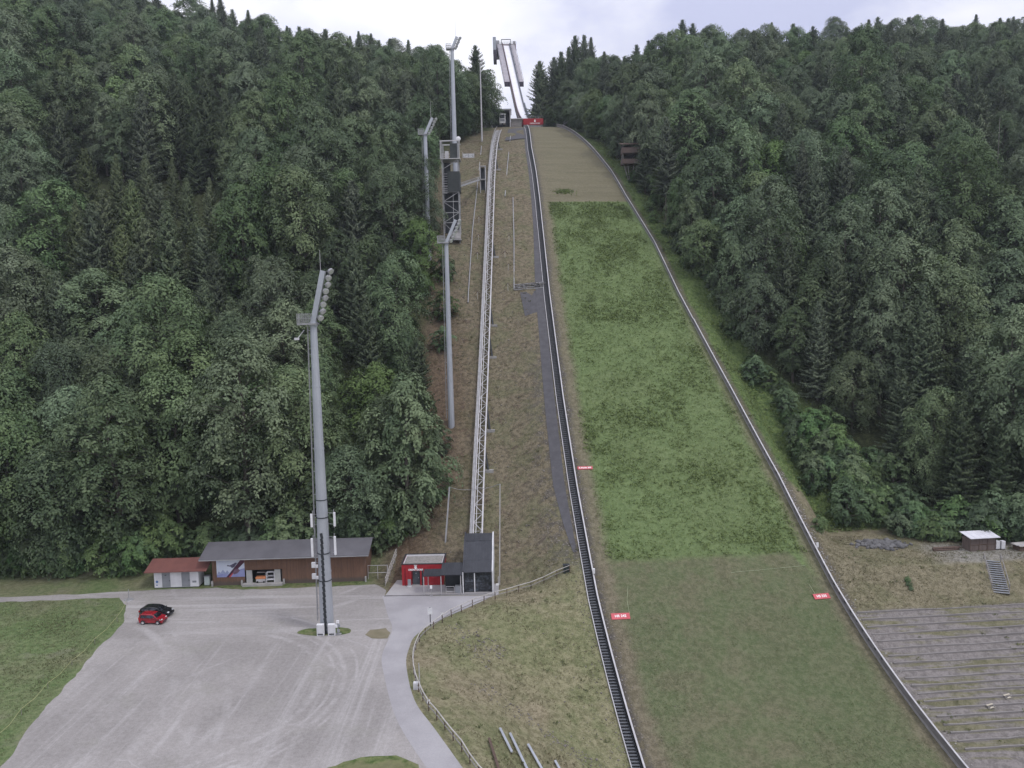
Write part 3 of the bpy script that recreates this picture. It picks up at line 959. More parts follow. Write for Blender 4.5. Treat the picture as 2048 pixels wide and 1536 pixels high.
# --- the far rest of the wood as one mass
if rest:
    wm = bpy.data.meshes.new('far_woodland')
    wm.from_pydata([(q[0], q[1], q[2] - 0.2) for q in rest], [], [])
    a = wm.attributes.new('pick', 'INT', 'POINT'); a.data.foreach_set('value', [q[3] for q in rest])
    a = wm.attributes.new('size', 'FLOAT', 'POINT'); a.data.foreach_set('value', [q[4] for q in rest])
    a = wm.attributes.new('turn', 'FLOAT', 'POINT'); a.data.foreach_set('value', [q[5] for q in rest])
    wo = bpy.data.objects.new('far_woodland', wm)
    COL.objects.link(wo)
    tag(wo, 'far mass of mixed green trees closing the upper woods', 'woodland', kind='stuff')
    ng = bpy.data.node_groups.new('woodland', 'GeometryNodeTree')
    ng.interface.new_socket('Geometry', in_out='INPUT', socket_type='NodeSocketGeometry')
    ng.interface.new_socket('Geometry', in_out='OUTPUT', socket_type='NodeSocketGeometry')
    gi, gout = ng.nodes.new('NodeGroupInput'), ng.nodes.new('NodeGroupOutput')
    mp = ng.nodes.new('GeometryNodeMeshToPoints')
    ng.links.new(gi.outputs[0], mp.inputs[0])
    def named(nm, typ):
        q = ng.nodes.new('GeometryNodeInputNamedAttribute'); q.data_type = typ; q.inputs['Name'].default_value = nm
        return q.outputs['Attribute']
    pick, size, turn = named('pick', 'INT'), named('size', 'FLOAT'), named('turn', 'FLOAT')
    cx = ng.nodes.new('ShaderNodeCombineXYZ'); ng.links.new(turn, cx.inputs[2])
    jn = ng.nodes.new('GeometryNodeJoinGeometry')
    used = sorted(set(q[3] for q in rest))
    have = {o.data.name: o for o in bpy.data.objects if o.name.startswith('crown')}
    for i in used:
        me = (BROAD + SPRUCE)[i][0]
        src = have.get(me.name)
        if src is None:
            continue
        oi = ng.nodes.new('GeometryNodeObjectInfo'); oi.inputs[0].default_value = src; oi.inputs['As Instance'].default_value = True
        cmp_ = ng.nodes.new('FunctionNodeCompare'); cmp_.data_type = 'INT'; cmp_.operation = 'EQUAL'
        ins = [q for q in cmp_.inputs if q.type == 'INT']
        ng.links.new(pick, ins[0]); ins[1].default_value = i
        ip = ng.nodes.new('GeometryNodeInstanceOnPoints')
        ng.links.new(mp.outputs[0], ip.inputs['Points'])
        ng.links.new(cmp_.outputs[0], ip.inputs['Selection'])
        ng.links.new(oi.outputs['Geometry'], ip.inputs['Instance'])
        ng.links.new(cx.outputs[0], ip.inputs['Rotation'])
        ng.links.new(size, ip.inputs['Scale'])
        ng.links.new(ip.outputs[0], jn.inputs[0])
    ng.links.new(jn.outputs[0], gout.inputs[0])
    md = wo.modifiers.new('woodland', 'NODES'); md.node_group = ng
# ------------------------------------------------------------------ shared object materials
M_GALV = pm('galvanised_steel', (0.43, 0.45, 0.49), (0.36, 0.38, 0.42), 0.7, 0.5, 0.35, (1, 1, 0.3))
M_STEEL = pm('grey_steel', (0.36, 0.36, 0.37), (0.28, 0.28, 0.29), 1.2, 0.55, 0.3)
M_STEELL = pm('pale_steel', (0.52, 0.51, 0.52), (0.42, 0.41, 0.42), 1.2, 0.5, 0.3)
M_DARK = pm('dark_steel', (0.045, 0.05, 0.055), (0.03, 0.033, 0.037), 1.5, 0.6, 0.2)
M_BLACKROOF = pm('black_sheet_roof', (0.052, 0.055, 0.064), (0.040, 0.042, 0.050), 0.9, 0.42, 0.2)
M_WHITE = pm('white_paint', (0.72, 0.72, 0.74), (0.60, 0.60, 0.62), 0.8, 0.5)
M_OFFW = pm('off_white_panel', (0.60, 0.60, 0.62), (0.50, 0.50, 0.52), 0.8, 0.55)
M_GREYP = pm('grey_panel', (0.27, 0.28, 0.30), (0.23, 0.24, 0.26), 0.8, 0.6)
M_RED = pm('red_paint', (0.36, 0.022, 0.030), (0.28, 0.018, 0.024), 0.7, 0.55)
M_BANNER = pm('red_banner', (0.56, 0.12, 0.14), (0.47, 0.09, 0.105), 1.5, 0.7)
M_LETTER = pm('white_lettering', (0.80, 0.80, 0.80), (0.74, 0.74, 0.74), 2.0, 0.6)
M_WOODG = pm('weathered_wood', (0.27, 0.255, 0.245), (0.17, 0.16, 0.155), 1.6, 0.85, stretch=(0.5, 3, 3))
M_WOODL = pm('pale_wood_rail', (0.46, 0.44, 0.42), (0.34, 0.325, 0.31), 2.0, 0.8)
M_WOODB = pm('brown_wood', (0.125, 0.085, 0.068), (0.075, 0.052, 0.042), 1.8, 0.85, stretch=(3, 3, 0.4))
M_CONC = pm('concrete', (0.36, 0.35, 0.34), (0.27, 0.265, 0.26), 1.0, 0.85)
M_RUBBER = pm('tyre_rubber', (0.025, 0.025, 0.026), (0.018, 0.018, 0.018), 3.0, 0.85)
M_LENS = pm('lamp_reflector', (0.82, 0.83, 0.86), (0.6, 0.61, 0.64), 3.0, 0.15, 0.5)
def glass_mat(name, col, rough=0.08):
    k = NT(name)
    n = k.noise(k.obj(), 0.9, 3, 0.5)
    return k.bsdf(k.mix(k.ramp(k.noise(k.obj(), 1.6, 4, 0.65), 0.44, 0.64), col, tuple(v * 4.0 for v in col)), rough, 0.0, None, 0.6)  # paler patches in the base colour imitate mottled reflections
M_GLASS = glass_mat('dark_glass', (0.018, 0.021, 0.026))
M_CARGLASS = glass_mat('car_glass', (0.010, 0.011, 0.014), 0.05)

def text_mesh(txt, size, depth, name, mat, parent, loc, rot, bold=0.0):
    cu = bpy.data.curves.new(name, 'FONT')
    cu.body = txt; cu.size = size; cu.extrude = depth; cu.align_x = 'CENTER'; cu.align_y = 'CENTER'; cu.offset = bold
    to = bpy.data.objects.new(name, cu)
    COL.objects.link(to)
    dg = bpy.context.evaluated_depsgraph_get()
    me = bpy.data.meshes.new_from_object(to.evaluated_get(dg))
    bpy.data.objects.remove(to)
    me.name = name
    me.materials.clear(); me.materials.append(mat)
    o = bpy.data.objects.new(name, me)
    COL.objects.link(o)
    o.parent = parent; o.location = loc; o.rotation_euler = rot
    return o

# ------------------------------------------------------------------ floodlight masts
def flood_mast(label, base, H, r0, r1, arm, bask, lamps, rod, lamp_r=0.42, k=1.0, extra=None):
    t = thing('floodlight_mast', label, 'floodlight mast', base, 0, 'steel floodlight masts of the jump')
    b = MB()
    nseg = 5
    for i in range(nseg):
        z0, z1 = -1.0 * (i == 0) + H * i / nseg, H * (i + 1) / nseg
        b.tube((0, 0, z0), (0, 0, z1), r0 + (r1 - r0) * i / nseg, r0 + (r1 - r0) * (i + 1) / nseg, 12, i in (0, nseg - 1))
    for i in range(1, nseg):
        b.tube((0, 0, H * i / nseg - 0.12), (0, 0, H * i / nseg + 0.12), r0 + (r1 - r0) * i / nseg + 0.03, None, 12)
    b.build('pole', M_GALV, t)
    ax, az = arm
    a = MB(); a.beam((0, -0.1, H - 0.2), (ax, -0.1, H + az), 0.62 * k, 0.62 * k, (0, 1, 0))
    a.tube((0, 0, H - 0.5), (0, 0, H + 0.05), r1 * 1.25, None, 12)
    a.build('lamp_arm', M_GALV, t)
    q = MB()
    bw = bask
    q.bx(-bw, 0.55, -0.75, 0.75, H - 0.28, H - 0.08)
    for z in (0.55, 1.1):
        for y in (-0.72, 0.72):
            q.beam((-bw, y, H + z), (-0.2, y, H + z), 0.06, 0.06)
        q.beam((-bw, -0.72, H + z), (-bw, 0.72, H + z), 0.06, 0.06)
    n = 6
    for i in range(n + 1):
        x = -bw + (bw - 0.2) * i / n
        for y in (-0.72, 0.72):
            q.beam((x, y, H - 0.1), (x, y, H + 1.12), 0.055, 0.055, (1, 0, 0))
    for y in (-0.36, 0, 0.36):
        q.beam((-bw, y, H - 0.1), (-bw, y, H + 1.12), 0.05, 0.05, (1, 0, 0))
    q.build('basket', M_STEEL, t)
    nrm = Vector((az, 0, -ax)).normalized()          # to the right of the arm
    for i in range(lamps):
        f = 0.12 + 0.90 * i / max(1, lamps - 1)
        c = Vector((ax * f, -0.15, H + az * f)) + nrm * (0.55 * k + 0.25 + (0.12 if i % 2 else 0.0))
        d = Vector((0.62, -0.62 + (0.25 if i % 2 else 0), -0.48)).normalized()
        lb = MB()
        lb.tube(c - d * 0.30, c - d * 0.1, lamp_r * 0.45, lamp_r * 0.9, 12)
        lb.tube(c - d * 0.1, c + d * 0.16, lamp_r * 0.9, lamp_r, 12)
        lb.beam(c - nrm * 0.5 * k - Vector((0, 0, 0.1)), c - d * 0.15, 0.08, 0.08)
        fl = lb.build('floodlight', M_STEEL, t)
        le = MB(); le.tube(c + d * 0.165, c + d * 0.20, lamp_r * 0.88, lamp_r * 0.7, 12)
        le.build('lens', M_LENS, fl)
    l = MB()
    for y in (-0.2, 0.2):
        l.tube((-r0 - 0.30, y, 1.5), (-r1 - 0.30, y, H - 0.3), 0.045, None, 5)
    z = 2.0
    while z < H - 0.5:
        rr = r0 + (r1 - r0) * z / H
        l.tube((-rr - 0.30, -0.2, z), (-rr - 0.30, 0.2, z), 0.03, None, 4)
        if int(z / 0.6) % 5 == 0:
            l.beam((-rr - 0.34, 0, z), (-rr + 0.05, 0, z), 0.08, 0.08)
        z += 0.6
    l.build('ladder', M_STEEL, t)
    if rod:
        rb = MB(); rb.tube((ax - 0.35, 0, H + az - 0.6), (ax - 0.35, 0, H + az + rod), 0.045, 0.02, 5)
        rb.build('lightning_rod', M_STEELL, t)
    return t

# the big mast on the car park
mb = at(655, 1262)
ytop = at_y(627, 645, mb.y)
H1 = ytop.z
m1 = flood_mast('tallest looking grey floodlight mast on the car park, hung with white antenna panels', (mb.x, mb.y, 0), H1, 0.90, 0.42, (1.55, 6.4), 1.85, 8, 2.6, 0.42, 1.0)
def mast_r(z): return 0.90 - 0.48 * z / H1
cb = MB()
z = 0.0
while z < 12.6:
    cb.beam((0.06, -mast_r(z) - 0.04, z), (-0.06, -mast_r(z + 0.7) - 0.04, z + 0.7), 0.32, 0.10, (0, -1, 0))
    z += 0.7
cb.build('cable_bundle', M_DARK, m1)
for z in (6.9, 10.5, 15.2, 17.5):
    c_ = MB(); c_.tube((0, 0, z), (0, 0, z + 0.10), mast_r(z) + 0.07, None, 14); c_.build('clamp_band', M_DARK, m1)
for x, z, h in ((-1.30, 10.2, 2.45), (1.65, 10.4, 2.45), (-1.22, 14.1, 1.75), (1.72, 14.15, 1.85)):
    p = MB(); p.box((x, -0.65, z + h / 2), (0.28, 0.2, h)); ap = p.build('antenna_panel', M_WHITE, m1, bevel=0.04)
    p = MB(); p.tube((x * 0.92, -0.35, z - 0.3), (x * 0.92, -0.35, z + h + 0.3), 0.05, None, 6)
    for zz in (z + 0.2, z + h - 0.2):
        p.beam((x * 0.92, -0.35, zz), (x * 0.45, -0.1, zz), 0.06, 0.06)
    p.build('bracket', M_STEEL, ap)
for z in (7.6, 9.1):
    p = MB(); p.box((-1.25, -0.55, z), (0.5, 0.3, 0.7)); p.box((-0.8, -0.75, z - 0.12), (0.3, 0.2, 0.4)); p.build('radio_box', M_OFFW, m1, bevel=0.02)
p = MB(); p.tube((-1.9, -0.4, H1 - 1.9), (-1.1, -0.3, H1 - 0.9), 0.05, None, 5); p.box((-2.05, -0.4, H1 - 2.0), (0.55, 0.35, 0.3)); p.build('area_lamp', M_OFFW, m1)
# cabinets and meter post at its foot
for x, lab, dx in ((641.5, 'left white cabinet with a dark vent at the foot of the big mast', 0), (664, 'right white cabinet close beside the cable run of the big mast', 0)):
    g = at_y(x, 1266, mb.y - 1.35)
    c_ = thing('switch_cabinet', lab, 'cabinet', (g.x, mb.y - 1.35, 0.03), 0, 'white switch cabinets at the mast')
    p = MB(); p.bx(-0.46, 0.46, -0.22, 0.22, 0.0, 1.5); p.build('housing', M_WHITE, c_, bevel=0.02)
    p = MB(); p.bx(-0.42, 0.42, -0.245, -0.222, 0.35, 1.42); p.build('door', M_OFFW, c_)
    p = MB()
    for i in range(4): p.bx(-0.34, 0.34, -0.25, -0.225, 0.12 + 0.05 * i, 0.145 + 0.05 * i)
    p.build('vent', M_DARK, c_)
g = at_y(676, 1266, mb.y - 1.2)
c_ = thing('meter_post', 'short post with small white meter boxes right of the mast cabinets', 'post', (g.x, g.y, 0.03))
p = MB(); p.tube((0, 0, 0), (0, 0, 2.0), 0.07, None, 8); p.bx(-0.4, 0.4, -0.25, 0.25, -0.02, 0.1); p.build('post', M_STEEL, c_)
for i, (x, z) in enumerate(((0.05, 1.75), (0.18, 1.25), (-0.12, 1.2), (0.1, 0.55))):
    p = MB(); p.box((x, -0.16, z), (0.34, 0.2, 0.38)); p.build('meter_box', M_WHITE if i % 2 == 0 else M_GREYP, c_, bevel=0.02)

# the masts in the wood edge
def mast_at(px, py, topx, topy, armx, army, label, r0, r1, lamps, rod, k, base_y=None):
    g = at(px, py) if base_y is None else at_y(px, py, base_y)
    zt = at_y(topx, topy, g.y).z
    za = at_y(armx, army, g.y).z
    z0 = gz(g.x, g.y)
    sc = project((g.x, g.y, zt))[2]
    return flood_mast(label, (g.x, g.y, z0), zt - z0, r0, r1, ((armx - topx) / sc + 0.3, za - zt), 1.6, lamps, rod, 0.4, k)
mast_at(903, 852, 887, 484, 904, 440, 'slim grey floodlight mast half hidden by trees left of the funicular foot', 0.62, 0.38, 7, 5.0, 0.85)
mast_at(858, 520, 854, 268, 867, 236, 'grey floodlight mast standing in the trees left of the judges tower', 0.66, 0.46, 6, 4.0, 1.0)
mast_at(913, 425, 905, 97, 913, 74, 'very high grey floodlight mast rising behind the judges tower into the sky', 0.78, 0.46, 6, 4.5, 1.0)
g = at(964, 283)
lm = thing('lamp_pole', 'thin pale lamp pole beside the wood left of the upper station', 'lamp pole', (g.x, g.y, g.z))
hh = at_y(965, 128, g.y).z - g.z
p = MB(); p.tube((0, 0, -0.5), (0, 0, hh), 0.34, 0.16, 8); p.build('pole', M_STEELL, lm)
p = MB(); p.tube((0, 0, hh - 0.2), (0.5, -0.2, hh + 0.9), 0.09, None, 6); p.box((0.6, -0.3, hh + 0.9), (0.6, 0.4, 0.7)); p.box((0.75, -0.3, hh + 0.1), (0.5, 0.4, 0.5)); p.build('lamp_head', M_STEEL, lm)

# ------------------------------------------------------------------ funicular
def line_pts(pts, dz):
    return [at(x, y, dz) for x, y in pts]
TP = line_pts([(962, 900), (967, 790), (971, 700), (975, 600), (979, 500), (982, 420), (985, 350), (988, 310)], 1.9)
top_end = at_y(1001, 256, 296.0)
TP = [Vector((-5.9, 112.2, 3.9)), Vector((-6.0, 118.4, 6.3))] + TP + [at(991, 285, 1.7), at_y(996, 266, 272.0), top_end]
_tp = smooth_line([tuple(p) for p in TP], 4)
def resample(pts, step):
    out = [Vector(pts[0])]
    acc = 0.0
    for a, b in zip(pts, pts[1:]):
        a, b = Vector(a), Vector(b)
        L_ = (b - a).length
        while acc + L_ >= step:
            f = (step - acc) / L_
            a = a.lerp(b, f); out.append(a.copy())
            L_ = (b - a).length; acc = 0.0
        acc += L_
    out.append(Vector(pts[-1]))
    return out
TK = resample(_tp, 2.0)
fun = thing('funicular_track', 'raised lattice girder track of the inclined lift climbing the bare strip', 'funicular track', TK[0])
o0 = TK[0]
def side(i):
    a, b = TK[max(i - 1, 0)], TK[min(i + 1, len(TK) - 1)]
    d = (b - a); d.z = 0; d.normalize()
    return Vector((d.y, -d.x, 0))
lc, rc, lo_l, lo_r, rail_l, rail_r, la, wk, hr_ = MB(), MB(), MB(), MB(), MB(), MB(), MB(), MB(), MB()
for i in range(len(TK) - 1):
    a, b = TK[i] - o0, TK[i + 1] - o0
    sa, sb = side(i), side(i + 1)
    W = 0.72
    lc.beam(a - sa * W, b - sb * W, 0.16, 0.22)
    rc.beam(a + sa * W, b + sb * W, 0.24, 0.30)
    lo_l.beam(a - sa * W - Vector((0, 0, 0.85)), b - sb * W - Vector((0, 0, 0.85)), 0.14, 0.14)
    lo_r.beam(a + sa * W - Vector((0, 0, 0.85)), b + sb * W - Vector((0, 0, 0.85)), 0.14, 0.14)
    e = 1 if i % 2 else -1
    la.beam(a + sa * W * e, b - sb * W * e, 0.10, 0.10)
    la.beam(a - sa * W, a + sa * W, 0.08, 0.08)
    for e2 in (-1, 1):
        la.beam(a + sa * W * e2, b + sb * W * e2 - Vector((0, 0, 0.85)), 0.07, 0.07)
        la.beam(a + sa * W * e2 - Vector((0, 0, 0.85)), a + sa * W * e2, 0.07, 0.07)
    wk.beam(a - sa * (W + 0.32), b - sb * (W + 0.32), 0.34, 0.05)
    hr_.beam(a - sa * (W + 0.50) + Vector((0, 0, 0.9)), b - sb * (W + 0.50) + Vector((0, 0, 0.9)), 0.06, 0.06)
    hr_.beam(a - sa * (W + 0.50) + Vector((0, 0, 0.05)), a - sa * (W + 0.50) + Vector((0, 0, 0.9)), 0.05, 0.05, (1, 0, 0))
    rail_l.beam(a - sa * 0.30 + Vector((0, 0, 0.12)), b - sb * 0.30 + Vector((0, 0, 0.12)), 0.07, 0.07)
lc.build('side_chord', M_STEELL, fun); rc.build('side_chord', M_STEELL, fun)
lo_l.build('lower_chord', M_STEEL, fun); lo_r.build('lower_chord', M_STEEL, fun)
la.build('lattice', M_STEELL, fun); wk.build('walkway', M_STEEL, fun); hr_.build('handrail', M_STEELL, fun); rail_l.build('guide_rail', M_WHITE, fun)
for px, py in ((1018, 300), (1016, 340), (985, 515), (984, 651), (983, 715), (981, 862), (982, 943)):
    q = at(min(px, 990) if py < 400 else px, py)
    # nearest track point up the slope
    j = min(range(len(TK)), key=lambda n: abs(TK[n].y - (q.y + 3.2)))
    tkp = TK[j]; sd = side(j)
    foot = Vector((tkp.x + sd.x * 1.35, q.y, 0)); foot.z = gz(foot.x, foot.y)
    s_ = MB()
    s_.beam(foot - o0, tkp + sd * 0.72 - o0 - Vector((0, 0, 0.2)), 0.30, 0.34, (0, 1, 0))
    foot2 = Vector((tkp.x - sd.x * 0.9, q.y + 0.3, 0)); foot2.z = gz(foot2.x, foot2.y)
    s_.beam(foot2 - o0, tkp - sd * 0.72 - o0 - Vector((0, 0, 0.2)), 0.24, 0.28, (0, 1, 0))
    so = s_.build('support_strut', M_DARK, fun)
    f_ = MB(); f_.box(foot - o0 + Vector((0.15, 0, 0.02)), (1.5, 0.8, 0.5)); f_.build('footing', M_CONC, so)

# upper station portal with the cabin waiting in it
yu = 297.0
bl = at_y(984, 253, yu)
us = thing('upper_station', 'dark portal of the upper lift station with a pale frame', 'lift station', (bl.x, yu, bl.z))
p = MB()
p.bx(0.3, 7.0, 2.5, 7.5, -2.0, 5.6); p.build('shelter', M_DARK, us)
p = MB()
p.bx(-0.15, 0.25, 0, 7, -2.0, 6.4); p.bx(6.9, 7.3, 0, 7, -2.0, 6.4); p.build('portal_post', M_STEELL, us)
p = MB(); p.bx(-0.4, 7.6, -0.2, 7.8, 6.0, 6.5); p.build('roof', M_STEEL, us)
p = MB(); p.bx(-7.2, -0.5, 1.0, 4.5, -2.0, 1.0); p.build('platform', M_CONC, us)
p = MB(); p.bx(-7.4, -0.3, 0.8, 4.8, 2.7, 3.0)
for x in (-7.0, -3.6, -0.8): p.bx(x - 0.12, x + 0.12, 1.0, 1.3, 1.0, 2.7)
p.build('waiting_roof', M_DARK, us)
p = MB(); p.bx(7.5, 11.5, 2.0, 6.0, -2.0, 3.0); p.build('machine_house', M_WOODG, us)
p = MB(); p.bx(7.2, 12.0, 1.6, 6.4, 3.0, 3.3); p.build('machine_house_roof', M_STEELL, us)
cbp = at_y(1005, 250, yu - 2.0)
cab = thing('lift_cabin', 'small white lift cabin waiting in the upper station portal', 'lift cabin', (cbp.x, yu - 2.0, cbp.z))
p = MB(); p.bx(-1.15, 1.15, -1.3, 1.3, 0.3, 3.9); p.build('body', M_WHITE, cab, bevel=0.12)
p = MB(); p.bx(-0.9, 0.9, -1.335, -1.29, 2.15, 3.6); p.build('window', M_GLASS, cab)
p = MB(); p.bx(-0.9, 0.9, -1.335, -1.29, 1.05, 1.95); p.build('window', M_GREYP, cab)
p = MB(); p.bx(-0.3, 0.3, -1.6, 1.2, -0.3, 0.32); p.build('chassis', M_DARK, cab)

# valley station of the lift
st = thing('valley_station', 'black sheet metal valley station of the lift with glass front', 'lift station', (-7.85, 107.05, 0.0))
pr = [(0, 0.08), (0, 3.15), (2.4, 3.95), (5.2, 6.0), (7.6, 6.4), (7.6, -0.3)]
p = MB()
p.prism([(0.25, 3.05), (0.25, 3.12), (2.4, 3.9), (5.2, 5.95), (7.55, 6.35), (7.55, 0.1), (5.2, 0.1), (3.0, 0.1), (3.0, 3.0)], 0.22, 4.28)
p.build('hall', M_DARK, st)
def roof_panel(a, b, x0, x1, th=0.12):
    q = MB()
    a, b = Vector((0, *a)), Vector((0, *b))
    d = (b - a).normalized(); nrm = Vector((0, -d.z, d.y))
    q.prism([(a.y, a.z), (b.y, b.z), (b.y + nrm.y * th, b.z + nrm.z * th), (a.y + nrm.y * th, a.z + nrm.z * th)], x0, x1)
    n = int((x1 - x0) / 0.45)
    for i in range(1, n):
        x = x0 + (x1 - x0) * i / n
        q.beam(Vector((x, a.y, a.z)) + nrm * (th + 0.02), Vector((x, b.y, b.z)) + nrm * (th + 0.02), 0.05, 0.05, nrm)
    return q
roof_panel((-0.35, 3.05), (2.4, 3.95), 0.2, 4.3).build('front_roof', M_BLACKROOF, st)
roof_panel((2.4, 3.97), (5.2, 6.0), 0.2, 4.3).build('slanted_roof', M_BLACKROOF, st)
roof_panel((5.2, 6.02), (7.8, 6.45), 0.2, 4.3).build('rear_roof', M_BLACKROOF, st)
for x0, x1, m in ((-0.02, 0.2, M_BLACKROOF), (4.3, 4.52, M_OFFW)):
    p = MB(); p.prism([(-0.3, 0.05), (-0.38, 3.35), (2.35, 4.25), (5.15, 6.3), (7.85, 6.75), (7.85, -0.5)], x0, x1)
    p.build('side_wall', m, st)
p = MB(); p.bx(0.22, 4.28, 0.02, 0.06, 0.12, 3.02); p.build('glass_front', M_GLASS, st)
p = MB()
for x in (0.28, 1.62, 2.96, 4.22): p.bx(x - 0.04, x + 0.04, -0.05, 0.0, 0.1, 3.02)
for z in (0.12, 0.75, 1.5, 2.25, 2.98): p.bx(0.24, 4.26, -0.045, 0.005, z - 0.03, z + 0.03)
p.build('glazing_frame', M_DARK, st)
p = MB(); p.bx(0.0, 0.14, -0.5, -0.31, 0.05, 3.2); p.bx(1.68, 1.82, -0.18, -0.06, 0.05, 2.95); p.bx(4.36, 4.50, -0.5, -0.31, 0.05, 3.2); p.build('white_post', M_WHITE, st)
p = MB(); p.bx(0.35, 2.6, 0.8, 2.6, 0.1, 1.2); p.bx(2.9, 4.1, 1.0, 2.8, 0.1, 2.1); p.build('lift_machinery', M_STEEL, st)

# canopy between station and kiosk
cn = thing('canopy', 'black canopy roof on pale posts between kiosk and valley station', 'canopy', (-13.6, 106.2, 0.06))
roof_panel((0.0, 2.85), (3.4, 3.55), 2.55, 5.75, 0.10).build('large_roof', M_BLACKROOF, cn)
roof_panel((0.0, 2.75), (2.2, 3.05), 0.0, 2.53, 0.10).build('small_roof', M_BLACKROOF, cn)
for x, y in ((0.1, 0.12), (0.55, 1.9), (2.62, 0.12), (5.5, 0.12)):
    p = MB(); p.tube((x, y, 0), (x, y, 2.75), 0.07, None, 8); p.build('post', M_STEELL, cn)
p = MB(); p.bx(3.0, 5.6, 2.6, 2.8, 0.0, 2.9); p.build('back_wall', M_DARK, cn)
p = MB(); p.bx(4.6, 5.6, 0.5, 1.3, 0.0, 1.0); p.build('counter', M_GREYP, cn)
p = MB()
for x in (3.3, 4.5): p.tube((x, 0.4, 0), (x, 0.4, 1.05), 0.04, None, 6)
for z in (0.3, 1.05): p.tube((3.3, 0.4, z), (4.5, 0.4, z), 0.04, None, 6)
p.build('queue_rail', M_STEELL, cn)
ns = thing('notice_stand', 'small white notice on a thin stand before the canopy', 'sign', (-12.4, 105.9, 0.06))
p = MB(); p.tube((0, 0, 0), (0, 0, 1.3), 0.025, None, 6); p.bx(-0.2, 0.2, -0.15, 0.15, 0, 0.04); p.build('stand', M_STEEL, ns)
p = MB(); p.box((0, -0.05, 1.3), (0.34, 0.04, 0.48)); p.build('notice', M_LETTER, ns)

# red kiosk
kx, ky = -17.25, 110.2
kb = thing('red_kiosk', 'red flat roofed ticket kiosk with white emblem and lettering', 'kiosk', (kx, ky, 0.06))
KW, KD, KH = 6.3, 4.6, 3.25
p = MB()
p.bx(0, 1.45, 0, 0.18, 0, KH); p.bx(2.75, KW, 0, 0.18, 0, KH); p.bx(1.45, 2.75, 0, 0.18, 2.25, KH)
p.bx(0, 0.18, 0.18, KD, 0, KH); p.bx(KW - 0.18, KW, 0.18, KD, 0, KH); p.bx(0.18, KW - 0.18, KD - 0.18, KD, 0, KH)
p.bx(1.45, 2.75, 0.5, 0.6, 0, 2.25)
p.build('wall', M_RED, kb)
p = MB()
for i in range(1, 13): p.bx(KW * i / 13 - 0.012, KW * i / 13 + 0.012, -0.012, 0.0, 0.0 if not 1.3 < KW * i / 13 < 2.9 else 2.3, KH - 0.25)
p.build('board_joint', pm('dark_red', (0.20, 0.012, 0.018), (0.16, 0.01, 0.015)), kb)
p = MB(); p.bx(0.2, KW - 0.2, 0.2, KD - 0.2, KH - 0.30, KH - 0.12); p.build('roof', pm('roof_gravel', (0.30, 0.285, 0.27), (0.19, 0.18, 0.17), 2.5, 0.95), kb)
p = MB(); p.bx(-0.1, KW + 0.1, -0.06, 0.16, KH, KH + 0.10); p.bx(-0.1, KW + 0.1, KD - 0.1, KD + 0.12, KH, KH + 0.14); p.bx(-0.1, 0.12, 0.17, KD - 0.11, KH, KH + 0.12); p.bx(KW - 0.12, KW + 0.1, 0.17, KD - 0.11, KH, KH + 0.12)
p.build('roof_edge', M_DARK, kb)
p = MB(); p.bx(0.2, KW - 0.2, 0.17, 0.26, KH - 0.12, KH + 0.02); p.bx(0.2, KW - 0.2, KD - 0.32, KD - 0.22, KH - 0.12, KH + 0.10); p.bx(0.2, 0.29, 0.27, KD - 0.33, KH - 0.12, KH + 0.06); p.bx(KW - 0.29, KW - 0.2, 0.27, KD - 0.33, KH - 0.12, KH + 0.06)
p.build('inner_flashing', M_OFFW, kb)
p = MB(); p.bx(1.56, 2.64, 0.40, 0.46, 0.02, 2.16); dr_ = p.build('door', pm('grey_door', (0.085, 0.095, 0.105), (0.07, 0.078, 0.088)), kb)
p = MB(); p.bx(2.42, 2.5, 0.34, 0.40, 0.98, 1.12); p.bx(2.02, 2.14, 0.385, 0.399, 1.65, 1.8); p.build('handle', M_STEELL, dr_)
p = MB(); p.bx(3.0, 3.25, -0.03, 0.0, 0, 2.4); p.build('downpipe', M_DARK, kb)
p = MB(); p.bx(0.42, 0.55, -0.1, 0.0, 0.0, 2.7); p.build('downpipe', pm('dark_red', (0.2, 0.012, 0.018)), kb)
# emblem: a little bell shaped flower head, then the town lettering
e_ = MB()
e_.lathe((2.1, -0.035, 2.78), [(0.20, 0.0), (0.20, 0.03)], 14, 'Y')
e_.beam((2.1, -0.03, 2.95), (2.1, -0.03, 3.12), 0.34, 0.05, (0, 1, 0))
for a in (-0.5, 0.0, 0.5): e_.beam((2.1 + a * 0.2, -0.03, 3.0), (2.1 + a * 0.42, -0.03, 3.2), 0.08, 0.05, (0, 1, 0))
e_.build('emblem', M_LETTER, kb)
text_mesh('OBERSTDORF', 0.36, 0.02, 'lettering', M_LETTER, kb, (2.1, -0.035, 2.43), (R(90), 0, 0), 0.012)
ab = thing('menu_board', 'small grey standing board left of the red kiosk door', 'sign board', (-16.1, 109.7, 0.06))
p = MB(); p.box((0, 0, 0.65), (0.5, 0.06, 1.0)); p.build('panel', M_GREYP, ab)
p = MB(); p.box((0, 0, 0.08), (0.6, 0.4, 0.14)); p.build('foot', M_OFFW, ab)
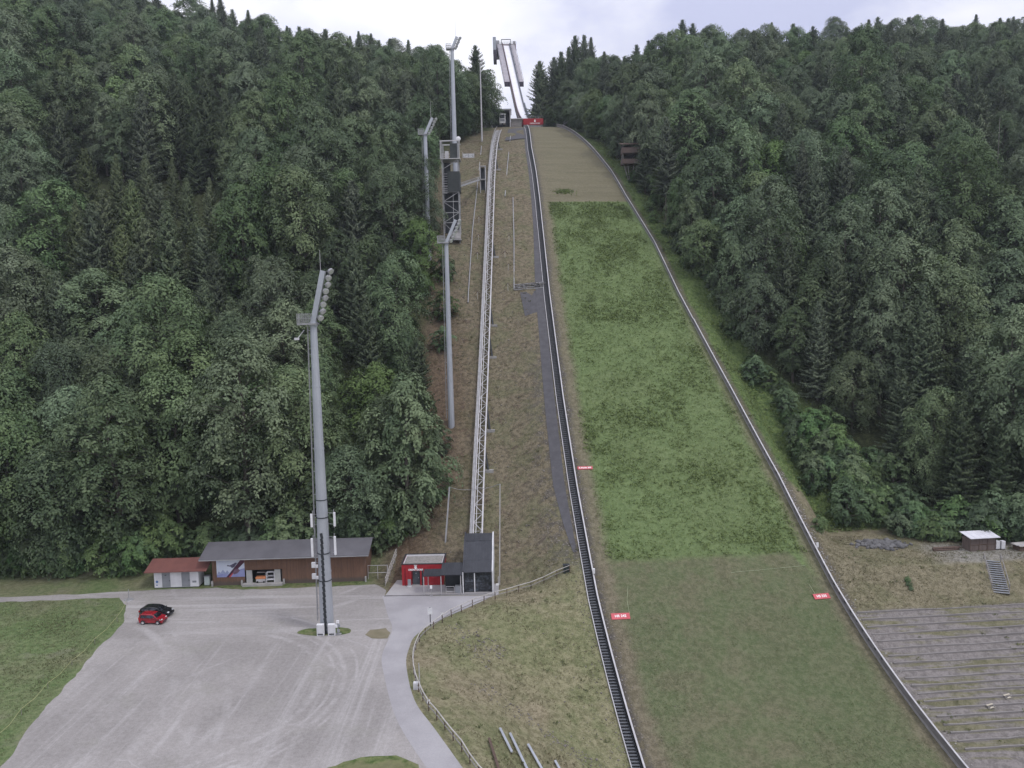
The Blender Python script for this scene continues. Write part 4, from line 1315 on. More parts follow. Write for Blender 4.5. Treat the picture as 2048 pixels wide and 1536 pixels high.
# ------------------------------------------------------------------ long shed
A0 = Vector((-46.6, 111.9)); A1 = Vector((-23.2, 112.6))
sang = math.atan2(A1.y - A0.y, A1.x - A0.x)
SL = (A1 - A0).length
sh = thing('long_shed', 'long brown wooden shed with a grey metal gable roof', 'shed', (A0.x, A0.y, 0), sang)
def plank_material():
    k = NT('shed_planks')
    o = k.obj()
    sep = k.n('ShaderNodeSeparateXYZ'); k.put(sep.inputs[0], o)
    pl = k.math('FLOOR', k.math('MULTIPLY', sep.outputs[0], 5.5))
    w = k.n('ShaderNodeTexWhiteNoise', noise_dimensions='1D'); k.put(w.inputs['W'], pl)
    v = k.mapped(o, (4, 4, 0.5))
    n = k.noise(v, 1.6, 5, 0.6)
    c = k.mix(n, (0.105, 0.062, 0.044), (0.235, 0.140, 0.098))
    c = k.mix(k.math('MULTIPLY', w.outputs['Value'], 0.45), c, (0.105, 0.068, 0.052))
    low = k.ramp(k.math('ADD', sep.outputs[2], k.math('MULTIPLY', k.noise(o, 1.1, 4, 0.6), 0.8)), 1.35, 0.75)
    c = k.mix(k.math('MULTIPLY', low, 0.75), c, (0.085, 0.078, 0.072))
    fr = k.math('FRACT', k.math('MULTIPLY', sep.outputs[0], 5.5))
    gap = k.math('LESS_THAN', fr, 0.08)
    return k.bsdf(k.mix(k.math('MULTIPLY', gap, 0.6), c, (0.03, 0.02, 0.015)), 0.85, 0, k.bump(fr, 0.2, 0.01), 0.15)
M_PLANK = plank_material()
WX0, WX1 = 4.9, 10.6
p = MB()
p.bx(0, WX0, 0, 0.16, 0, 4.75); p.bx(WX1, SL, 0, 0.16, 0, 4.75); p.bx(WX0, WX1, 0, 0.16, 2.35, 4.75); p.bx(WX0, WX1, 0, 0.16, 0, 0.28)
p.prism([(0.16, 0), (0.16, 4.75), (3.3, 5.75), (6.4, 4.7), (6.4, 0)], 0, 0.16)
p.prism([(0.16, 0), (0.16, 4.75), (3.3, 5.75), (6.4, 4.7), (6.4, 0)], SL - 0.16, SL)
p.bx(0.16, SL - 0.16, 6.25, 6.4, 0, 4.7)
p.build('wall', M_PLANK, sh)
M_SHEDROOF = pm('grey_sheet_roof', (0.160, 0.156, 0.172), (0.125, 0.122, 0.135), 0.35, 0.5, 0.2)
def shed_roof(e0, rg, e1, x0, x1, th, mat, par):
    q = MB()
    q.prism([e0, rg, e1, (e1[0], e1[1] + th), (rg[0], rg[1] + th), (e0[0], e0[1] + th)], x0, x1)
    return q.build('roof', mat, par)
rf_ = shed_roof((-1.1, 4.40), (3.3, 5.80), (7.2, 4.45), -1.55, SL + 0.75, 0.14, M_SHEDROOF, sh)
p = MB(); p.bx(-1.5, SL + 0.7, -1.22, -1.11, 4.34, 4.46); p.build('gutter', M_STEEL, rf_)
p = MB()
for x in (0.0, 4.5, 10.9, SL): p.bx(x - 0.12, x + 0.12, -0.35, -0.1, 0, 0.85)
p.build('bollard_stone', M_CONC, sh)
p = MB(); p.bx(WX0 - 0.2, WX1 + 0.2, -0.9, -0.02, 0, 0.35); p.build('loading_step', M_CONC, sh)
p = MB(); p.bx(WX0 + 0.2, WX1 - 0.2, 2.2, 2.3, 0.2, 2.45); p.bx(WX0 + 0.1, WX0 + 0.2, 0.17, 2.2, 0.2, 2.45); p.bx(WX1 - 0.2, WX1 - 0.1, 0.17, 2.2, 0.2, 2.45); p.bx(WX0 + 0.2, WX1 - 0.2, 0.17, 2.2, 2.38, 2.48); p.build('recess', pm('dark_recess', (0.05, 0.047, 0.045), (0.035, 0.033, 0.032)), sh)
for x in (WX0 + 0.25, WX1 - 1.15):
    p = MB(); p.bx(x, x + 0.9, -0.03, 0.05, 0.36, 2.3); p.build('door', pm('pale_door', (0.40, 0.40, 0.385), (0.33, 0.33, 0.32)), sh)
p = MB(); p.bx(WX0 + 1.6, WX0 + 2.8, 0.9, 1.2, 1.55, 1.65); p.build('shelf', M_STEELL, sh)
def sh_pt(x, y, z):
    return (A0.x + x * math.cos(sang) - y * math.sin(sang), A0.y + x * math.sin(sang) + y * math.cos(sang), z)
ct = thing('handcart', 'small cart with an orange top in the shed opening', 'cart', sh_pt(WX0 + 2.45, 0.1, 0.35), sang)
p = MB(); p.bx(-0.75, 0.75, -0.4, 0.4, 0.62, 0.9); p.build('orange_top', pm('orange_plastic', (0.55, 0.22, 0.10), (0.46, 0.18, 0.08)), ct, bevel=0.03)
p = MB(); p.bx(-0.7, 0.7, -0.36, 0.36, 0.12, 0.6); p.build('tray', M_STEELL, ct)
for x in (-0.5, 0.5):
    p = MB(); p.lathe((x, -0.42, 0.15), [(0.15, 0), (0.15, 0.08)], 10, 'Y'); p.build('wheel', M_RUBBER, ct)
rk = thing('storage_rack', 'pale framed rack with dark shelf behind the cart in the shed opening', 'rack', sh_pt(WX0 + 3.9, 0.25, 0.35), sang)
p = MB()
for x in (-0.6, 0.6):
    for y in (-0.3, 0.3): p.bx(x - 0.05, x + 0.05, y - 0.05, y + 0.05, 0, 1.55)
p.build('frame', M_OFFW, rk)
p = MB(); p.bx(-0.54, 0.54, -0.24, 0.24, 0.9, 0.96); p.bx(-0.54, 0.54, -0.24, 0.24, 0.3, 0.5); p.bx(-0.54, 0.54, -0.24, 0.24, 1.5, 1.6); p.build('shelf', M_OFFW, rk)
# advertising panel: ski jumper over a winter valley (generic)
AD_S = 1.0
ad = thing('billboard', 'printed panel of a ski jumper above snowy hills on the shed wall', 'billboard', sh_pt(0.7, -0.05, 1.35), sang)
AW, AH = 4.0, 2.15
ad.scale = (1.06, 1.0, 1.28)
p = MB(); p.bx(0, AW, 0, 0.04, 0, AH); p.build('panel', pm('poster_sky', (0.60, 0.64, 0.72), (0.52, 0.57, 0.68), 0.6, 0.6), ad)
def poly(pts, y, name, mat):
    q = MB(); q.add([(x, y, z) for x, z in pts], [tuple(range(len(pts)))]); return q.build(name, mat, ad)
poly([(0, 0), (AW, 0), (AW, 1.05), (3.5, 0.95), (2.8, 0.7), (2.2, 0.55), (1.5, 0.35), (0.8, 0.42), (0, 0.3)], -0.004, 'printed_valley', pm('poster_blue', (0.20, 0.22, 0.42), (0.28, 0.30, 0.50), 0.9, 0.6))
poly([(0.0, 0.32), (0.3, 0.75), (0.55, 0.55), (0.9, 0.95), (1.25, 0.55), (1.5, 0.85), (1.8, 0.5), (1.5, 0.36), (0.8, 0.42)], -0.006, 'printed_peaks', pm('poster_peaks', (0.33, 0.37, 0.52), (0.25, 0.29, 0.44), 1.5, 0.6))
poly([(1.35, 0.0), (1.85, 0.0), (4.0, 1.75), (4.0, 2.15), (3.55, 2.15)], -0.008, 'printed_ski', pm('poster_maroon', (0.055, 0.022, 0.045), (0.09, 0.03, 0.05), 1.2, 0.6))
poly([(1.7, 0.0), (1.95, 0.0), (2.5, 0.55), (2.35, 0.6)], -0.010, 'printed_stripe', pm('poster_red', (0.5, 0.08, 0.08), (0.4, 0.06, 0.07)))
poly([(1.5, 1.35), (1.6, 1.5), (1.9, 1.42), (2.4, 1.62), (2.75, 1.75), (3.0, 1.7), (2.75, 1.45), (2.55, 1.2), (2.2, 1.1), (2.05, 1.28)], -0.011, 'printed_jumper', pm('poster_dark', (0.05, 0.055, 0.09), (0.12, 0.11, 0.16), 2.5))
poly([(2.25, 0.5), (2.65, 0.95), (3.1, 1.0), (3.35, 0.8), (3.0, 0.45), (2.5, 0.3)], -0.0115, 'printed_boots', pm('poster_boot', (0.20, 0.12, 0.16), (0.12, 0.08, 0.11), 2.5))
bn = thing('waste_container', 'pale upright bin in the gap left of the long shed', 'bin', (-47.55, 112.3, 0), 0.0)
p = MB(); p.bx(-0.4, 0.4, -0.35, 0.35, 0.1, 1.45); p.build('body', pm('pale_green_bin', (0.42, 0.47, 0.46), (0.34, 0.39, 0.38)), bn, bevel=0.04)
p = MB(); p.bx(-0.45, 0.45, -0.4, 0.4, 1.46, 1.56); p.build('lid', M_GREYP, bn)

# ------------------------------------------------------------------ toilet container under its red roof
tc = thing('toilet_container', 'white container with two grey doors under a red brown roof', 'container', (-55.3, 111.3, 0.0), R(2))
p = MB(); p.bx(0, 6.7, 0, 2.4, 0.12, 2.62); p.build('body', M_WHITE, tc, bevel=0.03)
for x in (1.2, 4.15):
    p = MB(); p.bx(x, x + 1.25, -0.03, -0.002, 0.2, 2.42); d_ = p.build('door', M_GREYP, tc)
    p = MB(); p.bx(x + 1.08, x + 1.16, -0.07, -0.032, 1.1, 1.25); p.build('handle', M_DARK, d_)
p = MB(); p.bx(1.65, 1.9, -0.045, -0.031, 2.0, 2.12); p.build('lamp', M_DARK, tc)
p = MB(); p.bx(0, 6.7, -0.01, 2.3, 0.0, 0.12); p.build('base_frame', M_DARK, tc)
p = MB(); p.lathe((0.42, -0.012, 1.05), [(0.2, 0.0), (0.2, 0.008)], 12, 'Y'); p.bx(0.25, 0.5, -0.01, -0.003, 0.45, 0.6); p.build('pictogram', pm('sign_blue', (0.10, 0.20, 0.42), (0.08, 0.16, 0.36)), tc)
p = MB(); p.bx(5.75, 6.35, -0.012, -0.003, 0.75, 1.05); p.build('notice', M_GREYP, tc)
p = MB(); p.prism([(-1.0, 2.78), (2.3, 3.85), (4.2, 3.2), (4.2, 3.32), (2.3, 3.97), (-1.0, 2.90)], -1.0, 8.3); p.build('roof', pm('red_brown_roof', (0.185, 0.078, 0.066), (0.145, 0.062, 0.054), 0.6, 0.6), tc)
for x in (-0.9, 8.0):
    p = MB(); p.bx(x - 0.08, x + 0.08, 3.2, 3.36, 0, 2.9); p.build('roof_post', M_WOODB, tc)

# ------------------------------------------------------------------ fences
def rail_fence(name, label, pts, h, spacing, rails, mat_post, mat_rail, r=0.06, wob=0.0, group=None, top_mat=None):
    pts = resample(pts, spacing)
    t = thing(name, label, 'fence', pts[0], 0, group)
    rg = random.Random(hash(name) % 99 + len(pts))
    tops = []
    for q in pts[:100]:
        a = q - pts[0]
        w = Vector((rg.uniform(-wob, wob), rg.uniform(-wob, wob), rg.uniform(-wob, wob)))
        tops.append((a, w))
        b = MB(); b.tube(a - Vector((0, 0, 0.4)), a + Vector((0, 0, h)) + w, r, r * 0.9, 6); b.build('post', mat_post, t)
    for i, f in enumerate(rails):
        b = MB()
        for (a, w), (c, v) in zip(tops, tops[1:]):
            b.tube(a + Vector((0, 0, h * f)) + w * f, c + Vector((0, 0, h * f)) + v * f, r * 0.95, None, 6)
        b.build('rail', (top_mat or mat_rail) if i == 0 else mat_rail, t)
    return t
fpts = [(8.0, 107.9), (2.1, 107.6), (-3.2, 104.0), (-7.6, 99.8), (-11.0, 94.4), (-12.3, 90.5), (-12.4, 85.7), (-11.5, 80.2), (-9.8, 75.2), (-7.6, 71.0), (-5.4, 66.7), (-3.9, 63.5), (-1.5, 59.5)]
sf = smooth_line(fpts, 6)
sf = [Vector((p.x, p.y, gz(p.x, p.y))) for p in sf]
rail_fence('wooden_fence', 'long curving pole fence between the road and the dry bank', sf, 1.12, 2.1, (0.97, 0.5), M_WOODB, M_WOODG, 0.065, 0.08, None, M_WOODL)
g0, g1 = at(771, 1172), at(793, 1112)
rail_fence('wooden_fence', 'short grey board fence left of the red kiosk', [g0, g1], 1.25, 1.6, (0.95, 0.55, 0.2), M_WOODG, M_WOODL, 0.06, 0.05)
rail_fence('tube_fence', 'thin metal rail fence between the shed and the kiosk', [Vector((-23.0, 113.4, 0.05)), Vector((-19.9, 113.4, 0.05))], 2.2, 1.5, (0.98, 0.45), M_STEELL, M_STEELL, 0.045)
# knoll railing
kr = [at_y(1084, 251, 303.5), at_y(1119, 251, 304.2)]
rail_fence('knoll_railing', 'dark railing across the top of the landing hill', [Vector((p.x, p.y, gz(p.x, p.y) - 0.1)) for p in kr], 1.3, 1.2, (1.0, 0.5), M_DARK, M_DARK, 0.06)

# rope along the meadow
rp = [(-55.4, 105.2), (-53.6, 99.0), (-52.8, 92.0), (-52.2, 86.0), (-51.7, 80.5), (-51.1, 75.0), (-50.2, 70.0), (-49.5, 66.0)]
rt_ = thing('rope_barrier', 'yellow cord strung on thin stakes along the meadow edge of the car park', 'rope barrier', (rp[0][0] - 1.2, rp[0][1], 0))
b = MB()
o_ = Vector((rp[0][0] - 1.2, rp[0][1], 0))
hp = []
for i, (x, y) in enumerate(rp):
    v = Vector((x - 1.0, y, gz(x - 1.0, y))) - o_
    hp.append(v)
    q = MB(); q.tube(v, v + Vector((0, 0, 0.75)), 0.025, None, 5); q.build('stake', M_WOODG, rt_)
for a, c in zip(hp, hp[1:]):
    m_ = (a + c) / 2 + Vector((0, 0, 0.42))
    b.tube(a + Vector((0, 0, 0.7)), m_, 0.016, None, 4, False); b.tube(m_, c + Vector((0, 0, 0.7)), 0.022, None, 4, False)
b.build('cord', pm('yellow_cord', (0.42, 0.41, 0.20), (0.34, 0.33, 0.16)), rt_)

def sign_post(name, label, p, h, panel, mat, post=M_DARK):
    t = thing(name, label, 'sign', p)
    b = MB(); b.tube((0, 0, -0.3), (0, 0, h), 0.06, None, 8); b.build('post', post, t)
    b = MB(); b.box((panel[3], -0.08, h - panel[1] / 2 - panel[2]), (panel[0], 0.04, panel[1])); b.build('panel', mat, t)
    return t
g = at(861, 1253)
sign_post('road_sign', 'white road sign on a tall dark post at the fence bend', (g.x, g.y, gz(g.x, g.y)), 2.6, (0.55, 0.85, 0.05, 0.0), M_WHITE)
g = at(885, 1240)
sign_post('small_sign', 'little white notice on the fence right of the road sign', (g.x, g.y - 0.15, gz(g.x, g.y)), 1.1, (0.30, 0.36, 0.0, 0.0), M_LETTER)
g = at(839, 1378)
sc_ = thing('hydrant_box', 'pale metal box with a thin pipe at the road side of the fence bend', 'box', (g.x - 0.3, g.y, 0.0))
b = MB(); b.bx(-0.35, 0.35, -0.25, 0.25, 0, 0.8); b.build('box', M_OFFW, sc_, bevel=0.03)
b = MB(); b.tube((0.35, 0.1, 0), (0.3, 0.1, 2.9), 0.05, None, 6); b.build('pipe', M_STEELL, sc_)
g = at(858, 1416)
sign_post('small_sign', 'small white notice on the fence below the bend of the road', (g.x, g.y - 0.1, gz(g.x, g.y)), 1.0, (0.3, 0.4, 0.0, 0.0), M_LETTER)
g = at(1000, 1180)
sign_post('small_sign', 'white notice on a thin pole right of the glass valley station', (-2.6, 106.6, 0.06), 2.4, (0.38, 0.3, 1.0, -0.15), M_LETTER, M_STEELL)
g = at(258, 1200)
b = MB(); b.tube((0, 0, -0.2), (0, 0, 1.6), 0.06, None, 8); b.lathe((0, 0, -0.02), [(0.7, 0), (0.6, 0.14)], 10)
o = b.build('marker_post', M_STEEL); o.location = (g.x, g.y, 0.0)
tag(o, 'grey marker post on a pale stone at the lane junction', 'post')
g = at(1133, 1146)
bx_ = thing('grit_box', 'dark green upright box at the upper end of the pole fence', 'box', (g.x, g.y + 0.3, g.z))
b = MB(); b.bx(-0.45, 0.45, -0.3, 0.3, -0.3, 1.15); b.build('body', pm('dark_green', (0.035, 0.05, 0.045), (0.028, 0.04, 0.036)), bx_)
b = MB(); b.bx(-0.5, 0.5, -0.35, 0.35, 1.15, 1.22); b.build('lid', M_DARK, bx_)

# net frame across the funicular foot
nf = thing('net_frame', 'tall thin post frame with a slack top cable around the lift foot', 'frame', (-11.3, 117.9, gz(-11.3, 117.9)))
b0 = Vector((-11.3, 117.9, gz(-11.3, 117.9)))
tl_ = at_y(899, 974, 119.5); tr_ = at_y(1000, 968, 110.5)
rb = Vector((-2.5, 109.8, gz(-2.5, 109.8)))
b = MB(); b.beam(Vector((0, 0, -0.5)), tl_ - b0, 0.24, 0.24, (0, 1, 0)); b.build('post', M_STEEL, nf)
b = MB(); b.beam(rb - b0, tr_ - b0, 0.14, 0.14, (0, 1, 0)); b.build('post', M_STEELL, nf)
mid = (tl_ + tr_) / 2 - b0 - Vector((0, 0, 0.7))
b = MB(); b.poly_tube([tl_ - b0, (tl_ - b0) * 0.6 + mid * 0.4 - Vector((0, 0, 0.25)), mid, (tr_ - b0) * 0.6 + mid * 0.4 - Vector((0, 0, 0.2)), tr_ - b0], 0.04, 5); b.build('cable', M_STEEL, nf)

# ------------------------------------------------------------------ cars
def car(label, loc, rz, L_, W_, outline, belt, roofz, wins, paint, wheel_x, wr=0.32, light=M_LENS):
    t = thing('car', label, 'car', loc, rz)
    hw = W_ / 2
    def half(z, x):
        e = 1.0 - 0.10 * max(0, abs(x) / (L_ / 2) - 0.72) / 0.28
        if z <= belt: return hw * e * (1 - 0.05 * max(0, (0.45 - z) / 0.45))
        return hw * e * (1 - 0.20 * (z - belt) / (roofz - belt))
    n = len(outline)
    b = MB()
    rows = [-1, -0.93, 0.93, 1]
    vs = []
    for r_ in rows:
        for x, z in outline:
            f = r_
            ins = 0.05 if abs(r_) == 1 else 0.0
            cx, cz = 0.0, 0.8
            xx = x + (cx - x) * ins * 0.35; zz = z + (cz - z) * ins * 0.6
            vs.append((xx, f * half(z, x), zz))
    fs = []
    for j in range(3):
        for i in range(n):
            fs.append((j * n + i, j * n + (i + 1) % n, (j + 1) * n + (i + 1) % n, (j + 1) * n + i))
    fs.append(tuple(range(n))); fs.append(tuple(reversed(range(3 * n, 4 * n))))
    b.add(vs, fs)
    b.build('body', paint, t, smooth=False)
    def side_win(x0, x1, x2, x3, z0, z1, sgn):
        pts = [(x0, z0), (x1, z0), (x2, z1), (x3, z1)]
        q = MB(); q.add([(x, sgn * (half(z, x) * 1.0 + 0.012), z) for x, z in pts], [(0, 1, 2, 3)])
        q.build('side_window', M_CARGLASS, t)
    for (x0, x1, x2, x3, z0, z1) in wins['side']:
        for s_ in (-1, 1): side_win(x0, x1, x2, x3, z0, z1, s_)
    for nm in ('windscreen', 'rear_window'):
        (xa, za), (xb, zb) = wins[nm]
        d = Vector((xb - xa, 0, zb - za)).normalized(); nn = Vector((-d.z, 0, d.x)) * (1 if nm == 'rear_window' else 1)
        if nn.z < 0: nn = -nn
        q = MB()
        ya, yb = half(za, xa) * 0.88, half(zb, xb) * 0.88
        pa, pb = Vector((xa, 0, za)) + nn * 0.015, Vector((xb, 0, zb)) + nn * 0.015
        q.add([(pa.x, -ya, pa.z), (pa.x, ya, pa.z), (pb.x, yb, pb.z), (pb.x, -yb, pb.z)], [(0, 1, 2, 3)])
        q.build(nm, M_CARGLASS, t)
    for x in wheel_x:
        for s_ in (-1, 1):
            q = MB(); q.lathe((x, s_ * (hw - 0.09) - 0.11, wr), [(wr * 0.6, 0.0), (wr, 0.03), (wr, 0.19), (wr * 0.6, 0.22)], 18, 'Y')
            wo_ = q.build('wheel', M_RUBBER, t)
            q = MB(); q.lathe((x, s_ * (hw + 0.022) - 0.01, wr), [(wr * 0.62, 0.0), (wr * 0.55, 0.02)], 14, 'Y'); q.build('rim', M_STEELL, wo_)
            q = MB(); q.lathe((x, s_ * (hw - 0.03) - 0.03, wr + 0.03), [(wr * 1.16, 0.0), (wr * 1.16, 0.045)], 18, 'Y'); q.build('wheel_arch', M_DARK, t)
    xf, xr = L_ / 2, -L_ / 2
    for s_ in (-1, 1):
        q = MB(); q.box((xf - 0.28, s_ * hw * 0.70, 0.72), (0.40, 0.34, 0.17)); q.build('headlight', light, t, bevel=0.04)
        q = MB(); q.box((xr + 0.10, s_ * hw * 0.80, 0.85), (0.22, 0.22, 0.26)); q.build('tail_light', pm('tail_red', (0.35, 0.02, 0.02), (0.28, 0.015, 0.015), 2, 0.3), t, bevel=0.03)
        q = MB(); q.box((0.62 if L_ < 4.2 else 0.95, s_ * (hw + 0.08), belt + 0.08), (0.16, 0.16, 0.13)); q.build('door_mirror', paint, t, bevel=0.02)
        q = MB()
        for xx in wins['seams']: q.bx(xx - 0.012, xx + 0.012, s_ * (hw + 0.003) - 0.003, s_ * (hw + 0.003) + 0.003, 0.35, belt - 0.03)
        q.build('door_seam', M_DARK, t)
    q = MB(); q.box((xf - 0.02, 0, 0.42), (0.08, W_ * 0.6, 0.16)); q.build('grille', M_DARK, t)
    return t
def paint(name, c, rough=0.25):
    k = NT(name)
    n = k.noise(k.obj(), 2.2, 4, 0.6)
    return k.bsdf(k.mix(k.ramp(n, 0.4, 0.7), c, tuple(v * 0.8 + 0.01 for v in c)), rough, 0.1, None, 0.5, 0.6)
P_RED, P_BLK = paint('car_red', (0.30, 0.010, 0.020)), paint('car_black', (0.012, 0.012, 0.015))
red_out = [(-1.78, 0.30), (-1.82, 0.55), (-1.80, 0.95), (-1.66, 1.40), (-1.50, 1.50), (-0.9, 1.54), (0.0, 1.52), (0.42, 1.44), (1.02, 0.98), (1.55, 0.86), (1.78, 0.66), (1.82, 0.42), (1.78, 0.24), (-1.70, 0.24)]
red_win = {'side': [(-1.50, -0.62, -0.66, -1.44, 0.98, 1.38), (-0.56, 0.80, 0.36, -0.60, 0.98, 1.38)], 'windscreen': ((1.0, 1.01), (0.44, 1.43)), 'rear_window': ((-1.79, 1.0), (-1.67, 1.38)), 'seams': (-0.6, 0.72)}
gr = at(300, 1250)
car('small red hatchback parked on the near side at the meadow edge', (gr.x + 0.1, gr.y + 0.75, 0.015), R(-5), 3.64, 1.66, red_out, 0.95, 1.54, red_win, P_RED, (-1.12, 1.14), 0.29).scale = (0.93,) * 3
blk_out = [(-2.28, 0.32), (-2.34, 0.62), (-2.30, 0.95), (-2.05, 1.28), (-1.65, 1.46), (-0.8, 1.52), (0.1, 1.48), (0.55, 1.36), (1.18, 0.98), (1.9, 0.88), (2.24, 0.68), (2.34, 0.45), (2.28, 0.24), (-2.2, 0.24)]
blk_win = {'side': [(-1.95, -0.78, -0.80, -1.68, 0.98, 1.36), (-0.72, 0.95, 0.46, -0.74, 0.98, 1.36)], 'windscreen': ((1.16, 1.01), (0.58, 1.35)), 'rear_window': ((-2.28, 1.0), (-2.07, 1.26)), 'seams': (-0.75, 0.75)}
car('larger black estate car parked behind the red hatchback', (gr.x - 0.6, gr.y + 3.3, 0.015), R(-5), 4.68, 1.82, blk_out, 0.95, 1.52, blk_win, P_BLK, (-1.42, 1.44), 0.33).scale = (0.93,) * 3
# ------------------------------------------------------------------ stairs with rail along the left edge of the landing hill
def edge_pt(s, d, dz=0.0, right=False):
    tt = np.interp(s, EDGE_S, EDGE_R if right else EDGE_L)
    x, y = unhill(s, tt + (d if right else -d))
    return Vector((x, y, gz(x, y) + dz))
S0, S1 = -36.0, 194.0
o0 = edge_pt(S0, 0)
stt = thing('stairway', 'long narrow metal stairway up the left edge of the landing hill', 'stairway', o0)
tb_, s1_, s2_, bd_, tr_r, hp_ = MB(), MB(), MB(), MB(), MB(), MB()
s = S0
sup = Vector((0, 0, 1))
while s < S1:
    ds = 1.2
    for d, m, w, h, z in ((1.28, s1_, 0.10, 0.20, 0.22), (0.16, s2_, 0.10, 0.24, 0.20)):
        m.beam(edge_pt(s, d, z) - o0, edge_pt(s + ds, d, z) - o0, w, h)
    a, b2 = edge_pt(s, 0.0) - o0, edge_pt(s + ds, 0.0) - o0
    bd_.beam(a + Vector((0, 0, 0.42)), b2 + Vector((0, 0, 0.42)), 0.06, 0.80)
    tr_r.beam(a + Vector((0, 0, 0.88)), b2 + Vector((0, 0, 0.88)), 0.20, 0.10)
    s += ds
s = S0
while s < S1:
    sl_ = 0.30 if s < 60 else 0.36
    a = edge_pt(s, 0.26, 0.26) - o0; b2 = edge_pt(s, 1.20, 0.26) - o0
    tb_.beam(a, b2, 0.26, 0.05)
    s += 0.44
tb_.build('tread_flight', pm('stair_tread', (0.15, 0.16, 0.175), (0.115, 0.122, 0.135), 2, 0.6, 0.3), stt)
s1_.build('stringer', M_STEELL, stt); s2_.build('stringer', M_DARK, stt)
ub = MB()
lf_ = [edge_pt(s, 1.2, 0.05) - o0 for s in np.arange(S0, S1, 2.0)]; rf2 = [edge_pt(s, 0.2, 0.05) - o0 for s in np.arange(S0, S1, 2.0)]
ub.strip(lf_, rf2); ub.build('gap_shade', pm('gap_shade_grey', (0.085, 0.085, 0.09), (0.06, 0.06, 0.064)), stt)  # added dark sheet imitating the shaded gaps between the treads
bd_.build('side_board', pm('dark_board', (0.060, 0.058, 0.060), (0.04, 0.04, 0.042), 1.0, 0.8), stt)
tr_r.build('top_rail', M_STEELL, stt)
# little timekeeping box on the stair rail
g = edge_pt(3.4, -0.05)
tb2 = thing('measuring_box', 'small white box on the stair rail near the foot of the green slope', 'box', g)
b = MB(); b.box((0, 0, 1.35), (0.36, 0.3, 0.75)); b.build('box', M_WHITE, tb2, bevel=0.03)
b = MB(); b.tube((0, 0, 0), (0, 0, 1.0), 0.05, None, 6); b.build('post', M_STEEL, tb2)

# ------------------------------------------------------------------ boards along the right edge
S0, S1 = -40.0, 196.0
o0 = edge_pt(S0, 0, 0, True)
bt = thing('side_boards', 'weathered grey board barrier with pale top rail along the right edge of the hill', 'barrier', o0)
pn, tp, pst, lw = MB(), MB(), MB(), MB()
SLOTS = []
s = S0; i = 0
while s < S1:
    ds = 1.5
    a, b2 = edge_pt(s, 0, 0, True) - o0, edge_pt(s + ds, 0, 0, True) - o0
    hgt = 1.28 if s < 60 else 1.1
    pn.beam(a + Vector((0, 0, hgt * 0.62)), b2 + Vector((0, 0, hgt * 0.62)), 0.06, hgt * 0.62)
    lw.beam(a + Vector((0, 0, hgt * 0.13)), b2 + Vector((0, 0, hgt * 0.13)), 0.06, hgt * 0.26)
    tp.beam(a + Vector((0, 0, hgt + 0.03)), b2 + Vector((0, 0, hgt + 0.03)), 0.20, 0.09)
    e = edge_pt(s, 0.12, 0, True) - o0
    pst.beam(e - Vector((0, 0, 0.3)), e + Vector((0, 0, hgt)), 0.12, 0.12, (1, 0, 0))
    e2 = edge_pt(s, 0.85, 0, True) - o0
    pst.beam(e2 - Vector((0, 0, 0.2)), e + Vector((0, 0, hgt * 0.75)), 0.08, 0.08, (1, 0, 0))
    if -14 < s < 40:
        c = edge_pt(s + 0.6, -0.034, hgt * 0.74, True) - o0; c2 = edge_pt(s + 1.0, -0.034, hgt * 0.74, True) - o0
        ho = MB(); ho.beam(c, c2, 0.02, 0.24); SLOTS.append(ho)
    s += ds
pn.build('board_wall', pm('grey_boards', (0.215, 0.205, 0.21), (0.145, 0.138, 0.142), 1.0, 0.85, stretch=(2, 0.5, 2)), bt); lw.build('kick_board', pm('light_board', (0.33, 0.32, 0.33), (0.25, 0.245, 0.25), 1.2, 0.85), bt)
tp.build('top_rail', M_STEELL, bt); pst.build('back_bracing', M_WOODG, bt); [q_.build('slot', M_DARK, bt) for q_ in SLOTS]
g = edge_pt(6.0, 0.35, 0, True)
b = MB(); b.tube((0, 0, 0), (0, 0, 1.1), 0.04, None, 6); b.box((0, -0.05, 1.45), (0.34, 0.08, 0.72))
o = b.build('distance_plate', M_WHITE); o.location = g
tag(o, 'small white plate standing above the right boards near the yard', 'sign')

# ------------------------------------------------------------------ red distance banners lying on the slope
def banner(px, py, w, h, txt, label, rz, size):
    g = at(px, py)
    s_, t_ = hill(g.x, g.y)
    sl = math.atan(float(prof(s_ + 0.5) - prof(s_ - 0.5)))
    t = thing('distance_banner', label, 'banner', (g.x, g.y, g.z + 0.08), 0, 'red distance banners on the hill')
    t.rotation_euler = (sl + R(10), 0, rz)
    b = MB(); b.bx(-w / 2, w / 2, -h / 2, h / 2, 0.0, 0.10); b.build('board', M_BANNER, t, bevel=0.02)
    text_mesh(txt, size, 0.004, 'lettering', M_LETTER, t, (0, 0, 0.106), (0, 0, 0), 0.014)
    return t
banner(1241, 1234, 2.6, 0.95, 'HR 242', 'red banner with white writing by the stairs on the lower slope', R(3), 0.52)
banner(1643, 1194, 2.4, 0.85, 'HS 235', 'red banner with white writing beside the right boards', R(8), 0.52)
banner(1170, 937, 2.6, 0.62, 'K-Punkt 200', 'pinkish red banner with white writing on the green slope by the stairs', R(2), 0.42)
